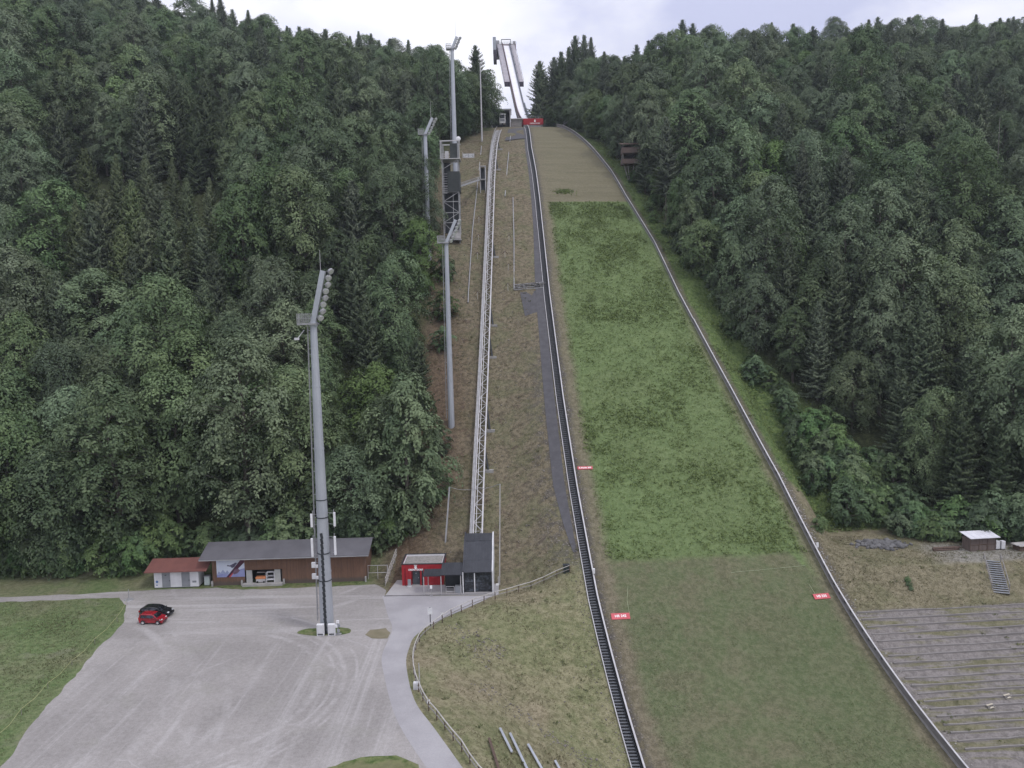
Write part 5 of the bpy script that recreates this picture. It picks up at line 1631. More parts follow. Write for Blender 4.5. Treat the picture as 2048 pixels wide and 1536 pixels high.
# thin cord lines staked on the slope by the banners
def cord(pts, label):
    P_ = [at(x, y, 0.08) for x, y in pts]
    b = MB(); b.poly_tube([p - P_[0] for p in P_], 0.022, 4)
    o = b.build('staked_cord', pm('pale_cord', (0.42, 0.47, 0.30), (0.36, 0.40, 0.26))); o.location = P_[0]
    tag(o, label, 'cord')
cord([(1256, 1172), (1254, 1200), (1259, 1228)], 'thin pale cord running down the slope to the left red banner')
cord([(1618, 1168), (1630, 1188)], 'thin pale cord running down to the right red banner')
cord([(1462, 1145), (1540, 1138), (1610, 1131)], 'thin pale cord across the foot of the green slope')

# ------------------------------------------------------------------ terraces, right
rg = random.Random(7)
for i in range(19):
    s = -4.0 - 1.15 * i
    e0 = 1.3 + 0.06 * i
    e1 = 58 if i < 13 else (58 - 7.0 * (i - 12))
    tt = np.interp(s, EDGE_S, EDGE_R)
    pts = []
    n = 14
    for j in range(n + 1):
        tq = tt + e0 + (e1 - e0) * j / n
        x, y = unhill(s + 0.02 * math.sin(j * 1.7 + i), tq)
        pts.append(Vector((x, y, gz(x, y) + (0.05 if rg.random() > 0.2 else -0.04) + rg.uniform(-0.01, 0.01))))
    b = MB()
    for a, c in zip(pts, pts[1:]):
        b.beam(a - pts[0], c - pts[0], 0.16, 0.28 + rg.uniform(-0.05, 0.03))
        # tread behind the riser
        d = Vector((-SA, CA, 0)) * 0.62 + Vector((0, 0, 0.06))
        
    o = b.build('terrace_step', pm('terrace_timber', (0.250, 0.235, 0.228), (0.170, 0.158, 0.154), 0.9, 0.9, stretch=(0.35, 2, 2)))
    o.location = pts[0]
    tag(o, 'weathered grey timber step of the standing terraces right of the boards', 'terrace step', 'terrace steps of the spectator area')
for px, py, lab in ((1985, 1418, 'small pale wooden step pair low on the gravel of the terraces, left one'), (2019, 1398, 'small pale wooden step pair low on the gravel of the terraces, right one')):
    g = at(px, py)
    t = thing('wooden_steps', lab, 'steps', g, R(20), 'small wooden steps on the terraces')
    for k_i in range(2):
        b = MB(); b.bx(-0.5, 0.5, 0.30 * k_i, 0.30 * k_i + 0.2, 0.10 + 0.22 * k_i, 0.18 + 0.22 * k_i); b.build('tread', pm('new_wood', (0.50, 0.46, 0.38), (0.42, 0.38, 0.31)), t)
    b = MB(); b.bx(-0.45, -0.35, 0, 0.5, -0.1, 0.3); b.bx(0.35, 0.45, 0, 0.5, -0.1, 0.3); b.build('stringer', M_WOODG, t)

# bench beams, bottom left of the stairs
for (xa, ya), (xb, yb), mat, lab in (((978, 1476), (1000, 1545), M_WOODB, 'brown weathered beam on the bank, leftmost of the row'),
                                 ((1000, 1456), (1024, 1504), M_GALV, 'short grey beam on the bank, uppermost of the row'),
                                 ((1020, 1466), (1058, 1545), M_GALV, 'long grey beam on the bank, in the middle of the row'),
                                 ((1056, 1488), (1088, 1545), M_GALV, 'grey beam on the bank with a short arm at its head'),
                                 ((1110, 1521), (1126, 1550), M_GALV, 'grey beam on the bank nearest to the stairway')):
    a, c = at(xa, ya, 0.35), at(xb, yb, 0.35)
    t = thing('bench_beam', lab, 'beam', a, 0, 'beams on the dry bank')
    b = MB(); b.beam((0, 0, 0), c - a, 0.24, 0.10); b.build('beam', mat, t)
    for f in (0.05, 0.5, 0.95):
        q = a.lerp(c, f) - a
        b = MB(); b.bx(q.x - 0.07, q.x + 0.07, q.y - 0.07, q.y + 0.07, q.z - 0.55, q.z - 0.05); b.build('leg', M_WOODB, t)

# ------------------------------------------------------------------ yard on the right
hb = at(1940, 1103)
hx0 = hb.x
hz = gz(hb.x + 2, hb.y + 1)
ht = thing('wooden_hut', 'small brown wooden hut with a white sheet roof in the yard', 'hut', (hb.x, hb.y, hz - 0.05), R(6))
b = MB(); b.bx(0, 4.3, 0, 1.8, 0, 2.05); b.build('wall', pm('hut_boards', (0.150, 0.118, 0.105), (0.105, 0.082, 0.074), 1.4, 0.85, stretch=(3, 3, 0.6)), ht)
b = MB()
for z in (0.02, 1.0, 1.98): b.bx(-0.03, 4.33, -0.06, 0.0, z, z + 0.09)
for x in (0.0, 1.45, 2.85, 4.22): b.bx(x - 0.03, x + 0.05, -0.05, -0.005, 0.12, 1.98)
b.build('batten', M_WOODB, ht)
b = MB(); b.prism([(-0.45, 2.12), (2.1, 2.55), (2.1, 2.63), (-0.45, 2.20)], -0.3, 4.7)
for x in (0.6, 1.7, 2.8, 3.9): b.prism([(-0.45, 2.205), (2.1, 2.635), (2.1, 2.66), (-0.45, 2.23)], x - 0.04, x + 0.04)
b.build('roof', pm('white_sheet_roof', (0.66, 0.66, 0.70), (0.54, 0.54, 0.58), 0.9, 0.5), ht)
for px, lab in ((1993, 'pale grey upright box beside the hut, the one nearer to the hut'), (2004, 'pale grey upright box beside the hut, the one with a dark side')):
    g = at(px, 1100)
    t = thing('site_box', lab, 'box', (g.x + 0.2, g.y + 0.3, gz(g.x, g.y)), 0.1, 'pale boxes beside the hut')
    b = MB(); b.bx(-0.32, 0.32, -0.3, 0.3, 0.15, 1.4); b.build('housing', M_OFFW, t, bevel=0.03)
    b = MB(); b.bx(-0.28, -0.2, -0.2, 0.2, -0.05, 0.15); b.bx(0.2, 0.28, -0.2, 0.2, -0.05, 0.15); b.build('feet', M_DARK, t)
g = at(2042, 1100)
ps = thing('board_pile', 'stack of pale boards on bearers at the right edge of the yard', 'board pile', (g.x + 0.6, g.y, gz(g.x, g.y)), R(8))
b = MB(); b.bx(-1.3, 2.6, -0.5, 0.9, 0, 0.75); b.build('bearers', M_WOODB, ps)
for i in range(5):
    b = MB(); b.box((0.5 + rg.uniform(-0.3, 0.3), -0.55 + 0.36 * i, 0.85 + 0.06 * (i % 3)), (4.2, 0.33, 0.10), rg.uniform(-0.03, 0.03)); b.build('board', M_STEELL if i % 2 else M_WOODL, ps)
a_ = at(1872, 1105)
lt = thing('timber_stack', 'low stack of long brown logs at the wood edge left of the hut', 'timber stack', (a_.x, a_.y + 0.6, gz(a_.x, a_.y)), R(5))
for i, (y, z) in enumerate(((0, 0.14), (0.3, 0.14), (0.6, 0.14), (0.15, 0.38), (0.45, 0.38))):
    b = MB(); b.tube((rg.uniform(-0.3, 0.2), y, z), (4.3 + rg.uniform(-0.4, 0.3), y, z), 0.14, 0.12, 8); b.build('log', M_WOODB, lt)
# stair down the bank
ta, tb3 = at(1985, 1125), at(2003, 1188)
tw = thing('bank_stair', 'grey wooden stair with handrails from the yard down to the terraces', 'stair', (ta.x, ta.y, ta.z))
dvec = tb3 - ta
sd = Vector((-dvec.y, dvec.x, 0)).normalized()
NST = 15
for i in range(NST):
    c = dvec * (i / (NST - 1)) + Vector((0, 0, 0.22))
    b = MB(); b.beam(c - sd * 0.95, c + sd * 0.95, 0.34, 0.07); b.build('tread', pm('stair_boards', (0.27, 0.28, 0.30), (0.21, 0.22, 0.24), 2.0, 0.8), tw)
for e in (-1, 1):
    b = MB(); b.beam(sd * e * 1.0 + Vector((0, 0, 0.06)), dvec + sd * e * 1.0 + Vector((0, 0, 0.06)), 0.08, 0.30); b.build('stringer', M_WOODG, tw)
    b = MB(); b.beam(sd * e * 1.1 + Vector((0, 0, 1.1)) - dvec * 0.08, dvec * 0.92 + sd * e * 1.1 + Vector((0, 0, 1.1)), 0.10, 0.10)
    for f in (-0.04, 0.28, 0.6, 0.9): b.beam(dvec * f + sd * e * 1.1, dvec * f + sd * e * 1.1 + Vector((0, 0, 1.1)), 0.09, 0.09, (1, 0, 0))
    b.build('handrail', M_WOODG, tw)

# ------------------------------------------------------------------ stones
def stones(name, label, pts, rmin, rmax, mat, seed):
    rr = np.random.default_rng(seed)
    ico = [(0, 0, 1), (0.89, 0, 0.45), (0.28, 0.85, 0.45), (-0.72, 0.53, 0.45), (-0.72, -0.53, 0.45), (0.28, -0.85, 0.45), (0.72, 0.53, -0.45), (-0.28, 0.85, -0.45), (-0.89, 0, -0.45), (-0.28, -0.85, -0.45), (0.72, -0.53, -0.45), (0, 0, -1)]
    fc = [(0,1,2),(0,2,3),(0,3,4),(0,4,5),(0,5,1),(1,6,2),(2,7,3),(3,8,4),(4,9,5),(5,10,1),(6,7,2),(7,8,3),(8,9,4),(9,10,5),(10,6,1),(11,7,6),(11,8,7),(11,9,8),(11,10,9),(11,6,10)]
    V, F = [], []
    for x, y in pts:
        r_ = rr.uniform(rmin, rmax) * (1 if rr.random() < 0.8 else 1.4)
        sc3 = r_ * rr.uniform(0.6, 1.25, 3); sc3[2] *= 0.75
        v = np.array(ico) * sc3 * rr.uniform(0.78, 1.2, (12, 1))
        a = rr.uniform(0, 6.28); c, s_ = math.cos(a), math.sin(a)
        v = v @ np.array([[c, -s_, 0], [s_, c, 0], [0, 0, 1]])
        z = gz(x, y) + r_ * 0.22
        o_ = sum(len(q) for q in V)
        V.append(v + np.array([x, y, z])); F.append(np.array(fc) + 12 * (len(V) - 1))
    me = np_mesh(name, np.concatenate(V), np.concatenate(F), False)
    me.materials.append(mat)
    o = bpy.data.objects.new(name, me); COL.objects.link(o)
    return tag(o, label, 'stones', kind='stuff')
M_ROCK = pm('grey_rock', (0.25, 0.245, 0.24), (0.13, 0.125, 0.12), 1.2, 0.95)
M_ROCKL = pm('pale_rock', (0.40, 0.385, 0.36), (0.26, 0.25, 0.235), 1.5, 0.95)
M_ROCKM = pm('brown_rock', (0.235, 0.215, 0.19), (0.10, 0.09, 0.08), 0.35, 0.95)
rr = np.random.default_rng(5)
c0 = at(1762, 1090)
pts = [(c0.x + rr.normal(0, 1.7), c0.y + rr.normal(0, 0.9)) for _ in range(260)]
stones('boulder_patch', 'patch of grey boulders below the shrubs at the yard', pts, 0.22, 0.55, pm('dark_rock', (0.16, 0.158, 0.16), (0.085, 0.083, 0.085), 1.2, 0.95), 3)
pts = []
for _ in range(900):
    s_ = rr.uniform(-26, 66); side_ = rr.random()
    tl = np.interp(s_, EDGE_S, EDGE_L)
    d = -rr.exponential(0.9) if side_ < 0.30 else (1.5 + rr.exponential(1.6) if s_ < 9 else 3.4 + rr.exponential(3.0))
    x, y = unhill(s_, tl - d); pts.append((x, y))
stones('scree', 'scattered small stones beside the stairway', pts, 0.04, 0.11, M_ROCKM, 4)
pts = []
for a, c in (((900, 1250), (975, 1330)), ((950, 1365), (1100, 1470)), ((1100, 1470), (1200, 1536)), ((930, 1260), (1010, 1310))):
    for _ in range(90):
        f = rr.random(); q = at(a[0] + (c[0] - a[0]) * f + rr.normal(0, 9), a[1] + (c[1] - a[1]) * f + rr.normal(0, 6)); pts.append((q.x, q.y))
stones('bank_stones', 'lines of dark and pale stones across the dry bank', pts, 0.05, 0.14, M_ROCKM, 8)
pts = []
for _ in range(700):
    x, y = rr.uniform(-12, 8), rr.uniform(114, 215)
    s_, t_ = hill(x, y)
    if np.interp(s_, EDGE_S, EDGE_L) - t_ > 5 and forest_left(s_, t_) < -1: pts.append((x, y))
stones('strip_stones', 'loose stones on the bare strip under the lift track', pts, 0.05, 0.16, M_ROCKM, 9)
pts = []
for _ in range(500):
    s_ = rr.uniform(-30, 22); d = 0.5 + abs(rr.normal(0, 0.6))
    p_ = edge_pt(s_, d, 0, True); pts.append((p_.x, p_.y))
stones('edge_gravel', 'grey gravel along the outside of the right boards', pts, 0.05, 0.12, M_ROCKL, 10)

# snow rakes and pipes on the bare strip
for i, (px, py, k_) in enumerate(((958, 445, 1.0), (957, 482, 1), (955, 518, 1), (955, 598, 1), (1018, 482, .9), (1010, 515, .9), (1017, 540, .9), (1016, 582, 1.1))):
    g = at(px, py)
    t = thing('snow_rake', 'small dark timber tripod on the bare strip ' + ('left' if px < 980 else 'right') + ' of the lift track', 'snow rake', g, 0, 'timber snow rakes on the bare strip')
    b = MB(); b.beam((-0.75 * k_, -0.1, 0.9), (0, 0, 1.75 * k_), 0.12, 0.12); b.build('left_arm', M_WOODB, t)
    b = MB(); b.beam((0.75 * k_, -0.1, 0.9), (0, 0, 1.75 * k_), 0.12, 0.12); b.build('right_arm', M_WOODB, t)
    b = MB(); b.beam((0, 0, -0.3), (0, 0, 1.7 * k_), 0.10, 0.10, (1, 0, 0)); b.build('post', M_WOODL, t)
for pts, lab in ((((963, 292), (955, 370), (945, 460), (941, 520), (937, 582), (936, 605)), 'thin grey pipe laid down the slope left of the lift track'),
                 (((1021, 272), (1015, 330), (1010, 392)), 'thin grey pipe on the upper slope right of the lift track'),
                 (((1026, 395), (1028, 480), (1028, 578)), 'thin grey pipe on the middle slope right of the lift track')):
    P_ = [at(x, y, 0.3) for x, y in pts]
    b = MB(); b.poly_tube([p - P_[0] for p in P_], 0.13, 6)
    o = b.build('snow_pipe', M_STEEL); o.location = P_[0]
    tag(o, lab, 'pipe')
# check dam and mats in the strip
def ground_patch(name, pts, lift, mat, lab):
    P_ = [at(x, y, lift) for x, y in pts]
    b = MB(); b.add([p - P_[0] for p in P_], [tuple(range(len(P_)))])
    o = b.build(name, mat); o.location = P_[0]
    return tag(o, lab, 'mat')
ground_patch('slope_mat', [(1040, 585), (1086, 580), (1086, 620), (1050, 632)], 0.16, M_MAT, 'short dark mat patch left of the stairs in mid slope')
ground_patch('slope_mat', [(1017, 258), (1047, 255), (1052, 276), (1010, 281)], 0.25, M_MAT, 'dark mat patch at the very top of the slope')
cd = thing('check_dam', 'low stone filled wooden barrier beside the stairs in mid slope', 'barrier', at(1028, 580))
oA = at(1028, 580)
A_, B_ = at(1028, 582), at(1088, 577)
for i in range(4):
    b = MB(); u_ = Vector((0, 0.5 * i, 0.25 + 0.42 * i)); b.tube(A_ + u_ - oA, B_ + u_ - oA, 0.10, None, 6); b.build('log', M_STEEL, cd)
b = MB()
for _ in range(90):
    f = rr.random(); c = A_.lerp(B_, f) - oA + Vector((0, rr.uniform(0.2, 1.6), rr.uniform(0.2, 1.5))); r_ = rr.uniform(0.10, 0.26)
    b.box(c, (r_ * 2, r_ * 1.6, r_ * 1.5), rr.uniform(0, 3))
b.build('stone_fill', M_ROCK, cd)
# banners in the wood clearing
for px, py, w, lab in ((877, 318, 2.6, 'white printed banner at the wood edge left of the judges tower'), (937, 316, 3.6, 'white printed banner at the wood edge right of the judges tower')):
    g = at(px, py)
    t = thing('edge_banner', lab, 'banner', g, 0, 'white banners at the wood edge')
    b = MB(); b.bx(-w / 2, w / 2, 0, 0.06, 0.1, 1.35); b.build('cloth', M_OFFW, t)
    b = MB()
    for i in range(int(w * 2)): b.bx(-w / 2 + 0.2 + i * 0.48, -w / 2 + 0.45 + i * 0.48, -0.01, -0.002, 0.3 + 0.2 * (i % 3), 0.7 + 0.18 * (i % 4))
    b.build('print', M_GREYP, t)
    for x in (-w / 2, w / 2):
        b = MB(); b.tube((x, 0.08, -0.4), (x, 0.08, 1.9), 0.05, None, 6); b.build('post', M_STEELL, t)
# ------------------------------------------------------------------ judges tower
jg = at(904, 486)
jy = jg.y
JX0, JX1 = at_y(888, 486, jy).x, at_y(921, 486, jy).x
jz = gz(JX0, jy)
JW = JX1 - JX0
jt = thing('judges_tower', 'tall steel framed judges tower with dark clad cabins and outside stair', 'judges tower', (JX0, jy, jz))
def jzat(py): return at_y(905, py, jy).z - jz
JD = 4.2
M_TOWER = pm('tower_steel', (0.17, 0.17, 0.18), (0.12, 0.12, 0.13), 1.0, 0.6, 0.3)
ZT = jzat(281)
z_c0, z_c1, z_u0, z_b = jzat(383), jzat(343), jzat(317), jzat(478)
for x in (0.1, JW - 0.1):
    for y in (0.1, JD - 0.1):
        b = MB(); b.beam((x, y, -2.5), (x, y, ZT), 0.24, 0.24, (1, 0, 0)); b.build('column', M_STEEL, jt)
# floors and lattice
b = MB()
lv = [z_b, jzat(445), jzat(425), jzat(403), z_c0 - 0.1]
for z in lv:
    for y in (0.1, JD - 0.1): b.beam((0.1, y, z), (JW - 0.1, y, z), 0.18, 0.18)
    for x in (0.1, JW - 0.1): b.beam((x, 0.1, z), (x, JD - 0.1, z), 0.18, 0.18)
for i, (z0, z1) in enumerate(zip(lv, lv[1:])):
    for y in (0.1, JD - 0.1):
        if i % 2: b.beam((0.1, y, z0), (JW - 0.1, y, z1), 0.14, 0.14)
        else: b.beam((JW - 0.1, y, z0), (0.1, y, z1), 0.14, 0.14)
    for x in (0.1, JW - 0.1): b.beam((x, 0.1, z0), (x, JD - 0.1, z1), 0.12, 0.12)
b.beam((0.1, 0.1, z_c1 + 0.6), (JW - 0.1, 0.1, z_u0 - 0.3), 0.14, 0.14)
b.beam((0.1, 0.1, z_c0 + 1.0), (0.1, JD - 0.1, z_c1), 0.12, 0.12)
b.build('bracing', M_STEEL, jt)
b = MB(); b.bx(0.25, JW - 0.25, JD - 0.45, JD - 0.3, z_b + 0.3, z_c0); b.bx(0.25, JW * 0.45, JD - 0.45, JD - 0.3, z_c0 + 0.02, z_u0 - 0.3); b.build('shade_backing', M_DARK, jt)  # added dark sheets standing in for the dim interior and trees behind
M_CLAD = pm('dark_grey_cladding', (0.060, 0.067, 0.067), (0.045, 0.051, 0.051), 1.0, 0.7)
b = MB(); b.bx(JW * 0.32, JW + 0.25, -0.25, JD, z_c0, z_c1); cbn = b.build('lower_cabin', M_CLAD, jt)
b = MB()
for i in range(1, 12):
    z = z_c0 + (z_c1 - z_c0) * i / 12; b.bx(JW * 0.32, JW + 0.25, -0.275, -0.25, z - 0.02, z + 0.02)
b.build('cladding_joint', M_DARK, cbn)
b = MB(); b.bx(JW * 0.5, JW - 0.1, 0.4, JD, z_u0 + 0.1, ZT - 0.6); b.build('upper_cabin', M_CLAD, jt)
b = MB(); b.bx(-0.3, JW + 0.5, -0.5, JD + 0.2, z_u0 - 0.18, z_u0); b.build('upper_deck', M_STEELL, jt)
b = MB(); b.bx(-0.3, JW + 0.4, -0.45, -0.30, ZT - 0.25, ZT); b.bx(-0.3, JW + 0.4, JD, JD + 0.15, ZT - 0.25, ZT); b.bx(-0.3, -0.1, -0.3, JD, ZT - 0.25, ZT); b.bx(JW + 0.2, JW + 0.4, -0.3, JD, ZT - 0.25, ZT); b.build('top_frame', M_STEELL, jt)
for x in (-0.2, JW + 0.3):
    b = MB(); b.bx(x - 0.09, x + 0.09, -0.45, -0.27, z_u0, ZT - 0.25); b.build('front_post', M_STEELL, jt)
b = MB()
for z in (0.45, 0.85, 1.15): b.beam((-0.2, -0.38, z_u0 + z), (JW * 0.5, -0.38, z_u0 + z), 0.06, 0.06)
for i in range(5): b.beam((JW * 0.5 * i / 5, -0.38, z_u0), (JW * 0.5 * i / 5, -0.38, z_u0 + 1.15), 0.05, 0.05, (1, 0, 0))
b.bx(JW * 0.2, JW * 0.42, 0.2, 0.6, z_u0, z_u0 + 1.9)
b.build('deck_railing', M_STEELL, jt)
b = MB()
n = 9
for i in range(n):
    z = z_c0 - 0.4 + (z_c1 - z_c0 + 0.6) * i / n
    b.bx(-0.1 + 0.05 * (i % 2), JW * 0.30, -0.15 + 0.12 * i, 0.35 + 0.12 * i, z, z + 0.09)
b.build('stair_flight', M_STEELL, jt)
b = MB()
for z in (0.6, 1.2): b.beam((-0.15, -0.25, z_c0 + z), (JW * 0.32, -0.25, z_c0 + z), 0.06, 0.06)
b.build('stair_railing', M_STEELL, jt)
b = MB(); b.lathe((JW + 0.15, -0.35, ZT + 0.35), [(0.02, -0.05), (0.55, 0.12), (0.62, 0.2)], 14, 'Y'); b.tube((JW + 0.15, -0.3, ZT - 0.2), (JW + 0.15, -0.3, ZT + 0.3), 0.05, None, 6); b.build('dish', M_WHITE, jt)
b = MB(); b.bx(JW * 0.05, JW + 0.3, -1.1, JD, z_b - 0.35, z_b - 0.15); b.build('base_deck', M_STEELL, jt)
b = MB(); b.add([(JW * 0.45, -0.9, z_b), (JW + 0.2, -0.9, z_b), (JW + 0.2, 0.6, z_b + 2.6), (JW * 0.45, 0.4, z_b + 1.9)], [(0, 1, 2, 3)]); b.build('tarpaulin', pm('grey_tarpaulin', (0.33, 0.32, 0.32), (0.25, 0.24, 0.24), 1.5, 0.8), jt)

# intermediate stop with footbridge
fg = at(970, 386)
fz0 = at_y(960, 380, fg.y).z
x0, x1 = at_y(960.5, 360, fg.y).x, at_y(971, 360, fg.y).x
zt = at_y(965, 333, fg.y).z
fr = thing('lift_stop', 'slim steel frame of the intermediate lift stop beside the track', 'lift stop', (x0, fg.y, gz(x0, fg.y)))
zb = gz(x0, fg.y)
H_ = zt - zb
b = MB()
for x in (0, x1 - x0):
    for y in (0, 1.8): b.beam((x, y, -0.5), (x, y, H_), 0.20, 0.20, (1, 0, 0))
b.build('post', M_STEELL, fr)
b = MB(); b.bx(-0.15, x1 - x0 + 0.15, -0.15, 1.95, H_, H_ + 0.18); b.build('roof', M_STEELL, fr)
zl = at_y(965, 358, fg.y).z - zb
b = MB(); b.bx(-0.1, x1 - x0 + 0.1, -0.1, 1.9, zl - 0.15, zl); b.build('platform', M_STEELL, fr)
b = MB(); b.bx(0.1, x1 - x0 - 0.1, 1.75, 1.8, 0.2, H_ - 0.1); b.build('back_panel', M_DARK, fr)
pA = Vector((JX1, jy + JD * 0.5, at_y(922, 373, jy + 2).z)); pB = Vector((x0, fg.y + 0.8, zb + zl))
br = thing('footbridge', 'narrow sloping steel footbridge from judges tower to lift stop', 'footbridge', pA)
b = MB(); b.beam((0, 0, 0), pB - pA, 1.0, 0.18); b.build('deck', M_STEEL, br)
for e in (-0.5, 0.5):
    b = MB(); b.beam((0, e, 0.75), pB - pA + Vector((0, e, 0.75)), 0.07, 0.07); b.beam((0, e, 0.35), pB - pA + Vector((0, e, 0.35)), 0.06, 0.06)
    for f in (0, 0.25, 0.5, 0.75, 1): b.beam((pB - pA) * f + Vector((0, e, 0)), (pB - pA) * f + Vector((0, e, 0.75)), 0.06, 0.06, (1, 0, 0))
    b.build('railing', M_STEEL, br)

# ------------------------------------------------------------------ in-run tower
IT = -5.4
def inrun(u):
    """centre of the track u metres (horizontal) behind the take-off"""
    s = 201.0 + u
    t = -3.3 - 2.4 * (u / 100.0) ** 0.8
    x, y = unhill(s, t)
    a0, a1 = R(11), R(38.6)
    if u < 7: z = u * math.tan(a0)
    else:
        z = 7 * math.tan(a0)
        v = min(u - 7, 40.0)
        # angle grows evenly along the curve
        nn = 24
        for i in range(nn):
            a = a0 + (a1 - a0) * ((i + 0.5) / nn) * (v / 40.0)
            z += math.tan(a) * v / nn
        if u > 47: z += (u - 47) * math.tan(a1)
    return Vector((x, y, 115.6 + z))
US = [0, 3.5, 7, 10, 13, 16, 19, 22, 25, 28, 31, 34, 37, 40, 43.5, 47, 55, 63, 71, 79, 87, 95, 101]
IP = [inrun(u) for u in US]
o0 = IP[0].copy(); 
inr = thing('ski_jump_inrun', 'high curved in-run ramp of the ski flying hill against the sky', 'ski jump ramp', o0)
SDV = Vector((CA, SA, 0))
def offs(p, t, dz): return p - o0 + SDV * t + Vector((0, 0, dz))
def nrm_at(i):
    a, c = IP[max(i - 1, 0)], IP[min(i + 1, len(IP) - 1)]
    d = (c - a).normalized(); return SDV.cross(d).normalized()
def band(prof_pts, name, mat, i0=0, i1=None, smooth=False):
    """sweep a closed outline (across, normal) along the ramp"""
    b = MB(); i1 = len(IP) if i1 is None else i1
    n = len(prof_pts); vs = []
    for i in range(i0, i1):
        N = nrm_at(i)
        for t, h in prof_pts: vs.append(IP[i] - o0 + SDV * t + N * h)
    fs = []
    m = i1 - i0
    for j in range(m - 1):
        for k in range(n): fs.append((j * n + k, (j + 1) * n + k, (j + 1) * n + (k + 1) % n, j * n + (k + 1) % n))
    fs.append(tuple(range(n))); fs.append(tuple(reversed(range((m - 1) * n, m * n))))
    b.add(vs, fs)
    return b.build(name, mat, inr, smooth)
M_TRACK = pm('white_inrun_track', (0.80, 0.80, 0.84), (0.72, 0.72, 0.76), 0.4, 0.35)
M_INCONC = pm('pinkish_concrete', (0.30, 0.265, 0.285), (0.24, 0.21, 0.225), 0.4, 0.85)
band([(-1.55, 0.0), (1.55, 0.0), (1.55, 0.12), (-1.55, 0.12)], 'track', M_TRACK)
band([(-1.9, -2.8), (1.9, -2.8), (2.2, -0.01), (-2.2, -0.01)], 'girder', M_INCONC)
band([(-2.0, 0.0), (-1.6, 0.0), (-1.6, 0.9), (-2.0, 0.9)], 'side_wall', pm('dark_red_brown', (0.10, 0.055, 0.06), (0.075, 0.045, 0.05), 0.8, 0.7))
band([(1.6, 0.0), (2.0, 0.0), (2.0, 1.0), (1.6, 1.0)], 'side_wall', pm('slate_wall', (0.12, 0.13, 0.16), (0.09, 0.10, 0.125), 0.8, 0.6))
band([(2.05, 0.2), (2.3, 0.2), (2.3, 1.35), (2.05, 1.35)], 'wind_screen', pm('grey_net', (0.30, 0.33, 0.36), (0.24, 0.27, 0.30), 0.8, 0.8), 0, 15)
# start galleries on both sides of the upper track
i0 = 17
for sgn, wdt in ((-1, 2.5), (1, 2.1)):
    ta_, tb_2 = 2.25 * sgn, (2.25 + wdt) * sgn
    lo, hi = min(ta_, tb_2), max(ta_, tb_2)
    g_ = band([(lo, -0.9), (hi, -0.9), (hi, 0.5), (lo, 0.5)], 'start_gallery', pm('gallery_lilac', (0.50, 0.47, 0.51), (0.41, 0.38, 0.42), 0.7, 0.8), i0)
    for i in range(i0, len(IP) - 1):
        N = nrm_at(i); N2 = nrm_at(i + 1)
        for f in np.linspace(0, 1, 6, endpoint=False):
            c = IP[i].lerp(IP[i + 1], float(f)) - o0
            b = MB(); b.beam(c + SDV * (lo + 0.2) + N * 0.58, c + SDV * (hi - 0.2) + N * 0.58, 0.25, 0.14); b.build('start_step', M_OFFW, g_)
    b = MB()
    for i in range(i0, len(IP) - 1):
        for e in (lo, hi):
            b.beam(IP[i] - o0 + SDV * e + nrm_at(i) * 1.5, IP[i + 1] - o0 + SDV * e + nrm_at(i + 1) * 1.5, 0.10, 0.10)
            b.beam(IP[i] - o0 + SDV * e + nrm_at(i) * 0.5, IP[i] - o0 + SDV * e + nrm_at(i) * 1.5, 0.10, 0.10, (0, 1, 0))
    b.build('railing', M_DARK, g_)
    b = MB()
    c = IP[i0] - o0
    b.beam(c + SDV * lo + Vector((0, -0.3, -0.6)), c + SDV * hi + Vector((0, -0.3, -0.6)), 0.5, 2.2); b.build('gallery_end', pm('dark_violet_panel', (0.055, 0.045, 0.065), (0.04, 0.034, 0.05)), g_)
# head building
hd = IP[-1] - o0
b = MB(); b.bx(hd.x - 5.0, hd.x + 5.2, hd.y - 1.0, hd.y + 4.0, hd.z - 6.0, hd.z + 0.2); b.build('head_block', M_INCONC, inr)
b = MB()
for x in (-2.4, 2.4): b.beam((hd.x + x, hd.y - 1.2, hd.z), (hd.x + x, hd.y - 1.2, hd.z + 2.4), 0.3, 0.3, (1, 0, 0))
b.beam((hd.x - 2.4, hd.y - 1.2, hd.z + 2.3), (hd.x + 2.4, hd.y - 1.2, hd.z + 2.3), 0.3, 0.3); b.build('start_gate', M_DARK, inr)
b = MB()
for z in (0.6, 1.2): b.beam((hd.x - 5.4, hd.y - 0.9, hd.z + z), (hd.x + 5.4, hd.y - 0.9, hd.z + z), 0.10, 0.10)
for x in np.linspace(-5.4, 5.4, 10): b.beam((hd.x + x, hd.y - 0.9, hd.z), (hd.x + x, hd.y - 0.9, hd.z + 1.25), 0.10, 0.10, (1, 0, 0))
b.bx(hd.x - 5.2, hd.x - 3.4, hd.y, hd.y + 1.5, hd.z + 0.2, hd.z + 2.4); b.bx(hd.x + 3.6, hd.x + 5.0, hd.y, hd.y + 1.5, hd.z + 0.2, hd.z + 1.9)
b.build('top_deck', M_STEEL, inr)
lft = IP[20] - o0
b = MB(); b.bx(hd.x - 6.6, hd.x - 5.05, hd.y - 11, hd.y + 2, hd.z - 7.5, hd.z + 0.3); b.build('lift_house', pm('pale_blue_grey', (0.36, 0.38, 0.42), (0.28, 0.30, 0.34), 0.6, 0.7), inr)
b = MB(); b.bx(hd.x - 6.5, hd.x - 4.9, hd.y - 11.1, hd.y - 10.95, hd.z - 11.0, hd.z - 6.0); b.bx(hd.x - 6.5, hd.x - 4.9, hd.y - 10.9, hd.y - 4, hd.z - 11.0, hd.z - 7.55); b.build('lift_house_base', pm('dark_violet_panel', (0.055, 0.045, 0.065)), inr)
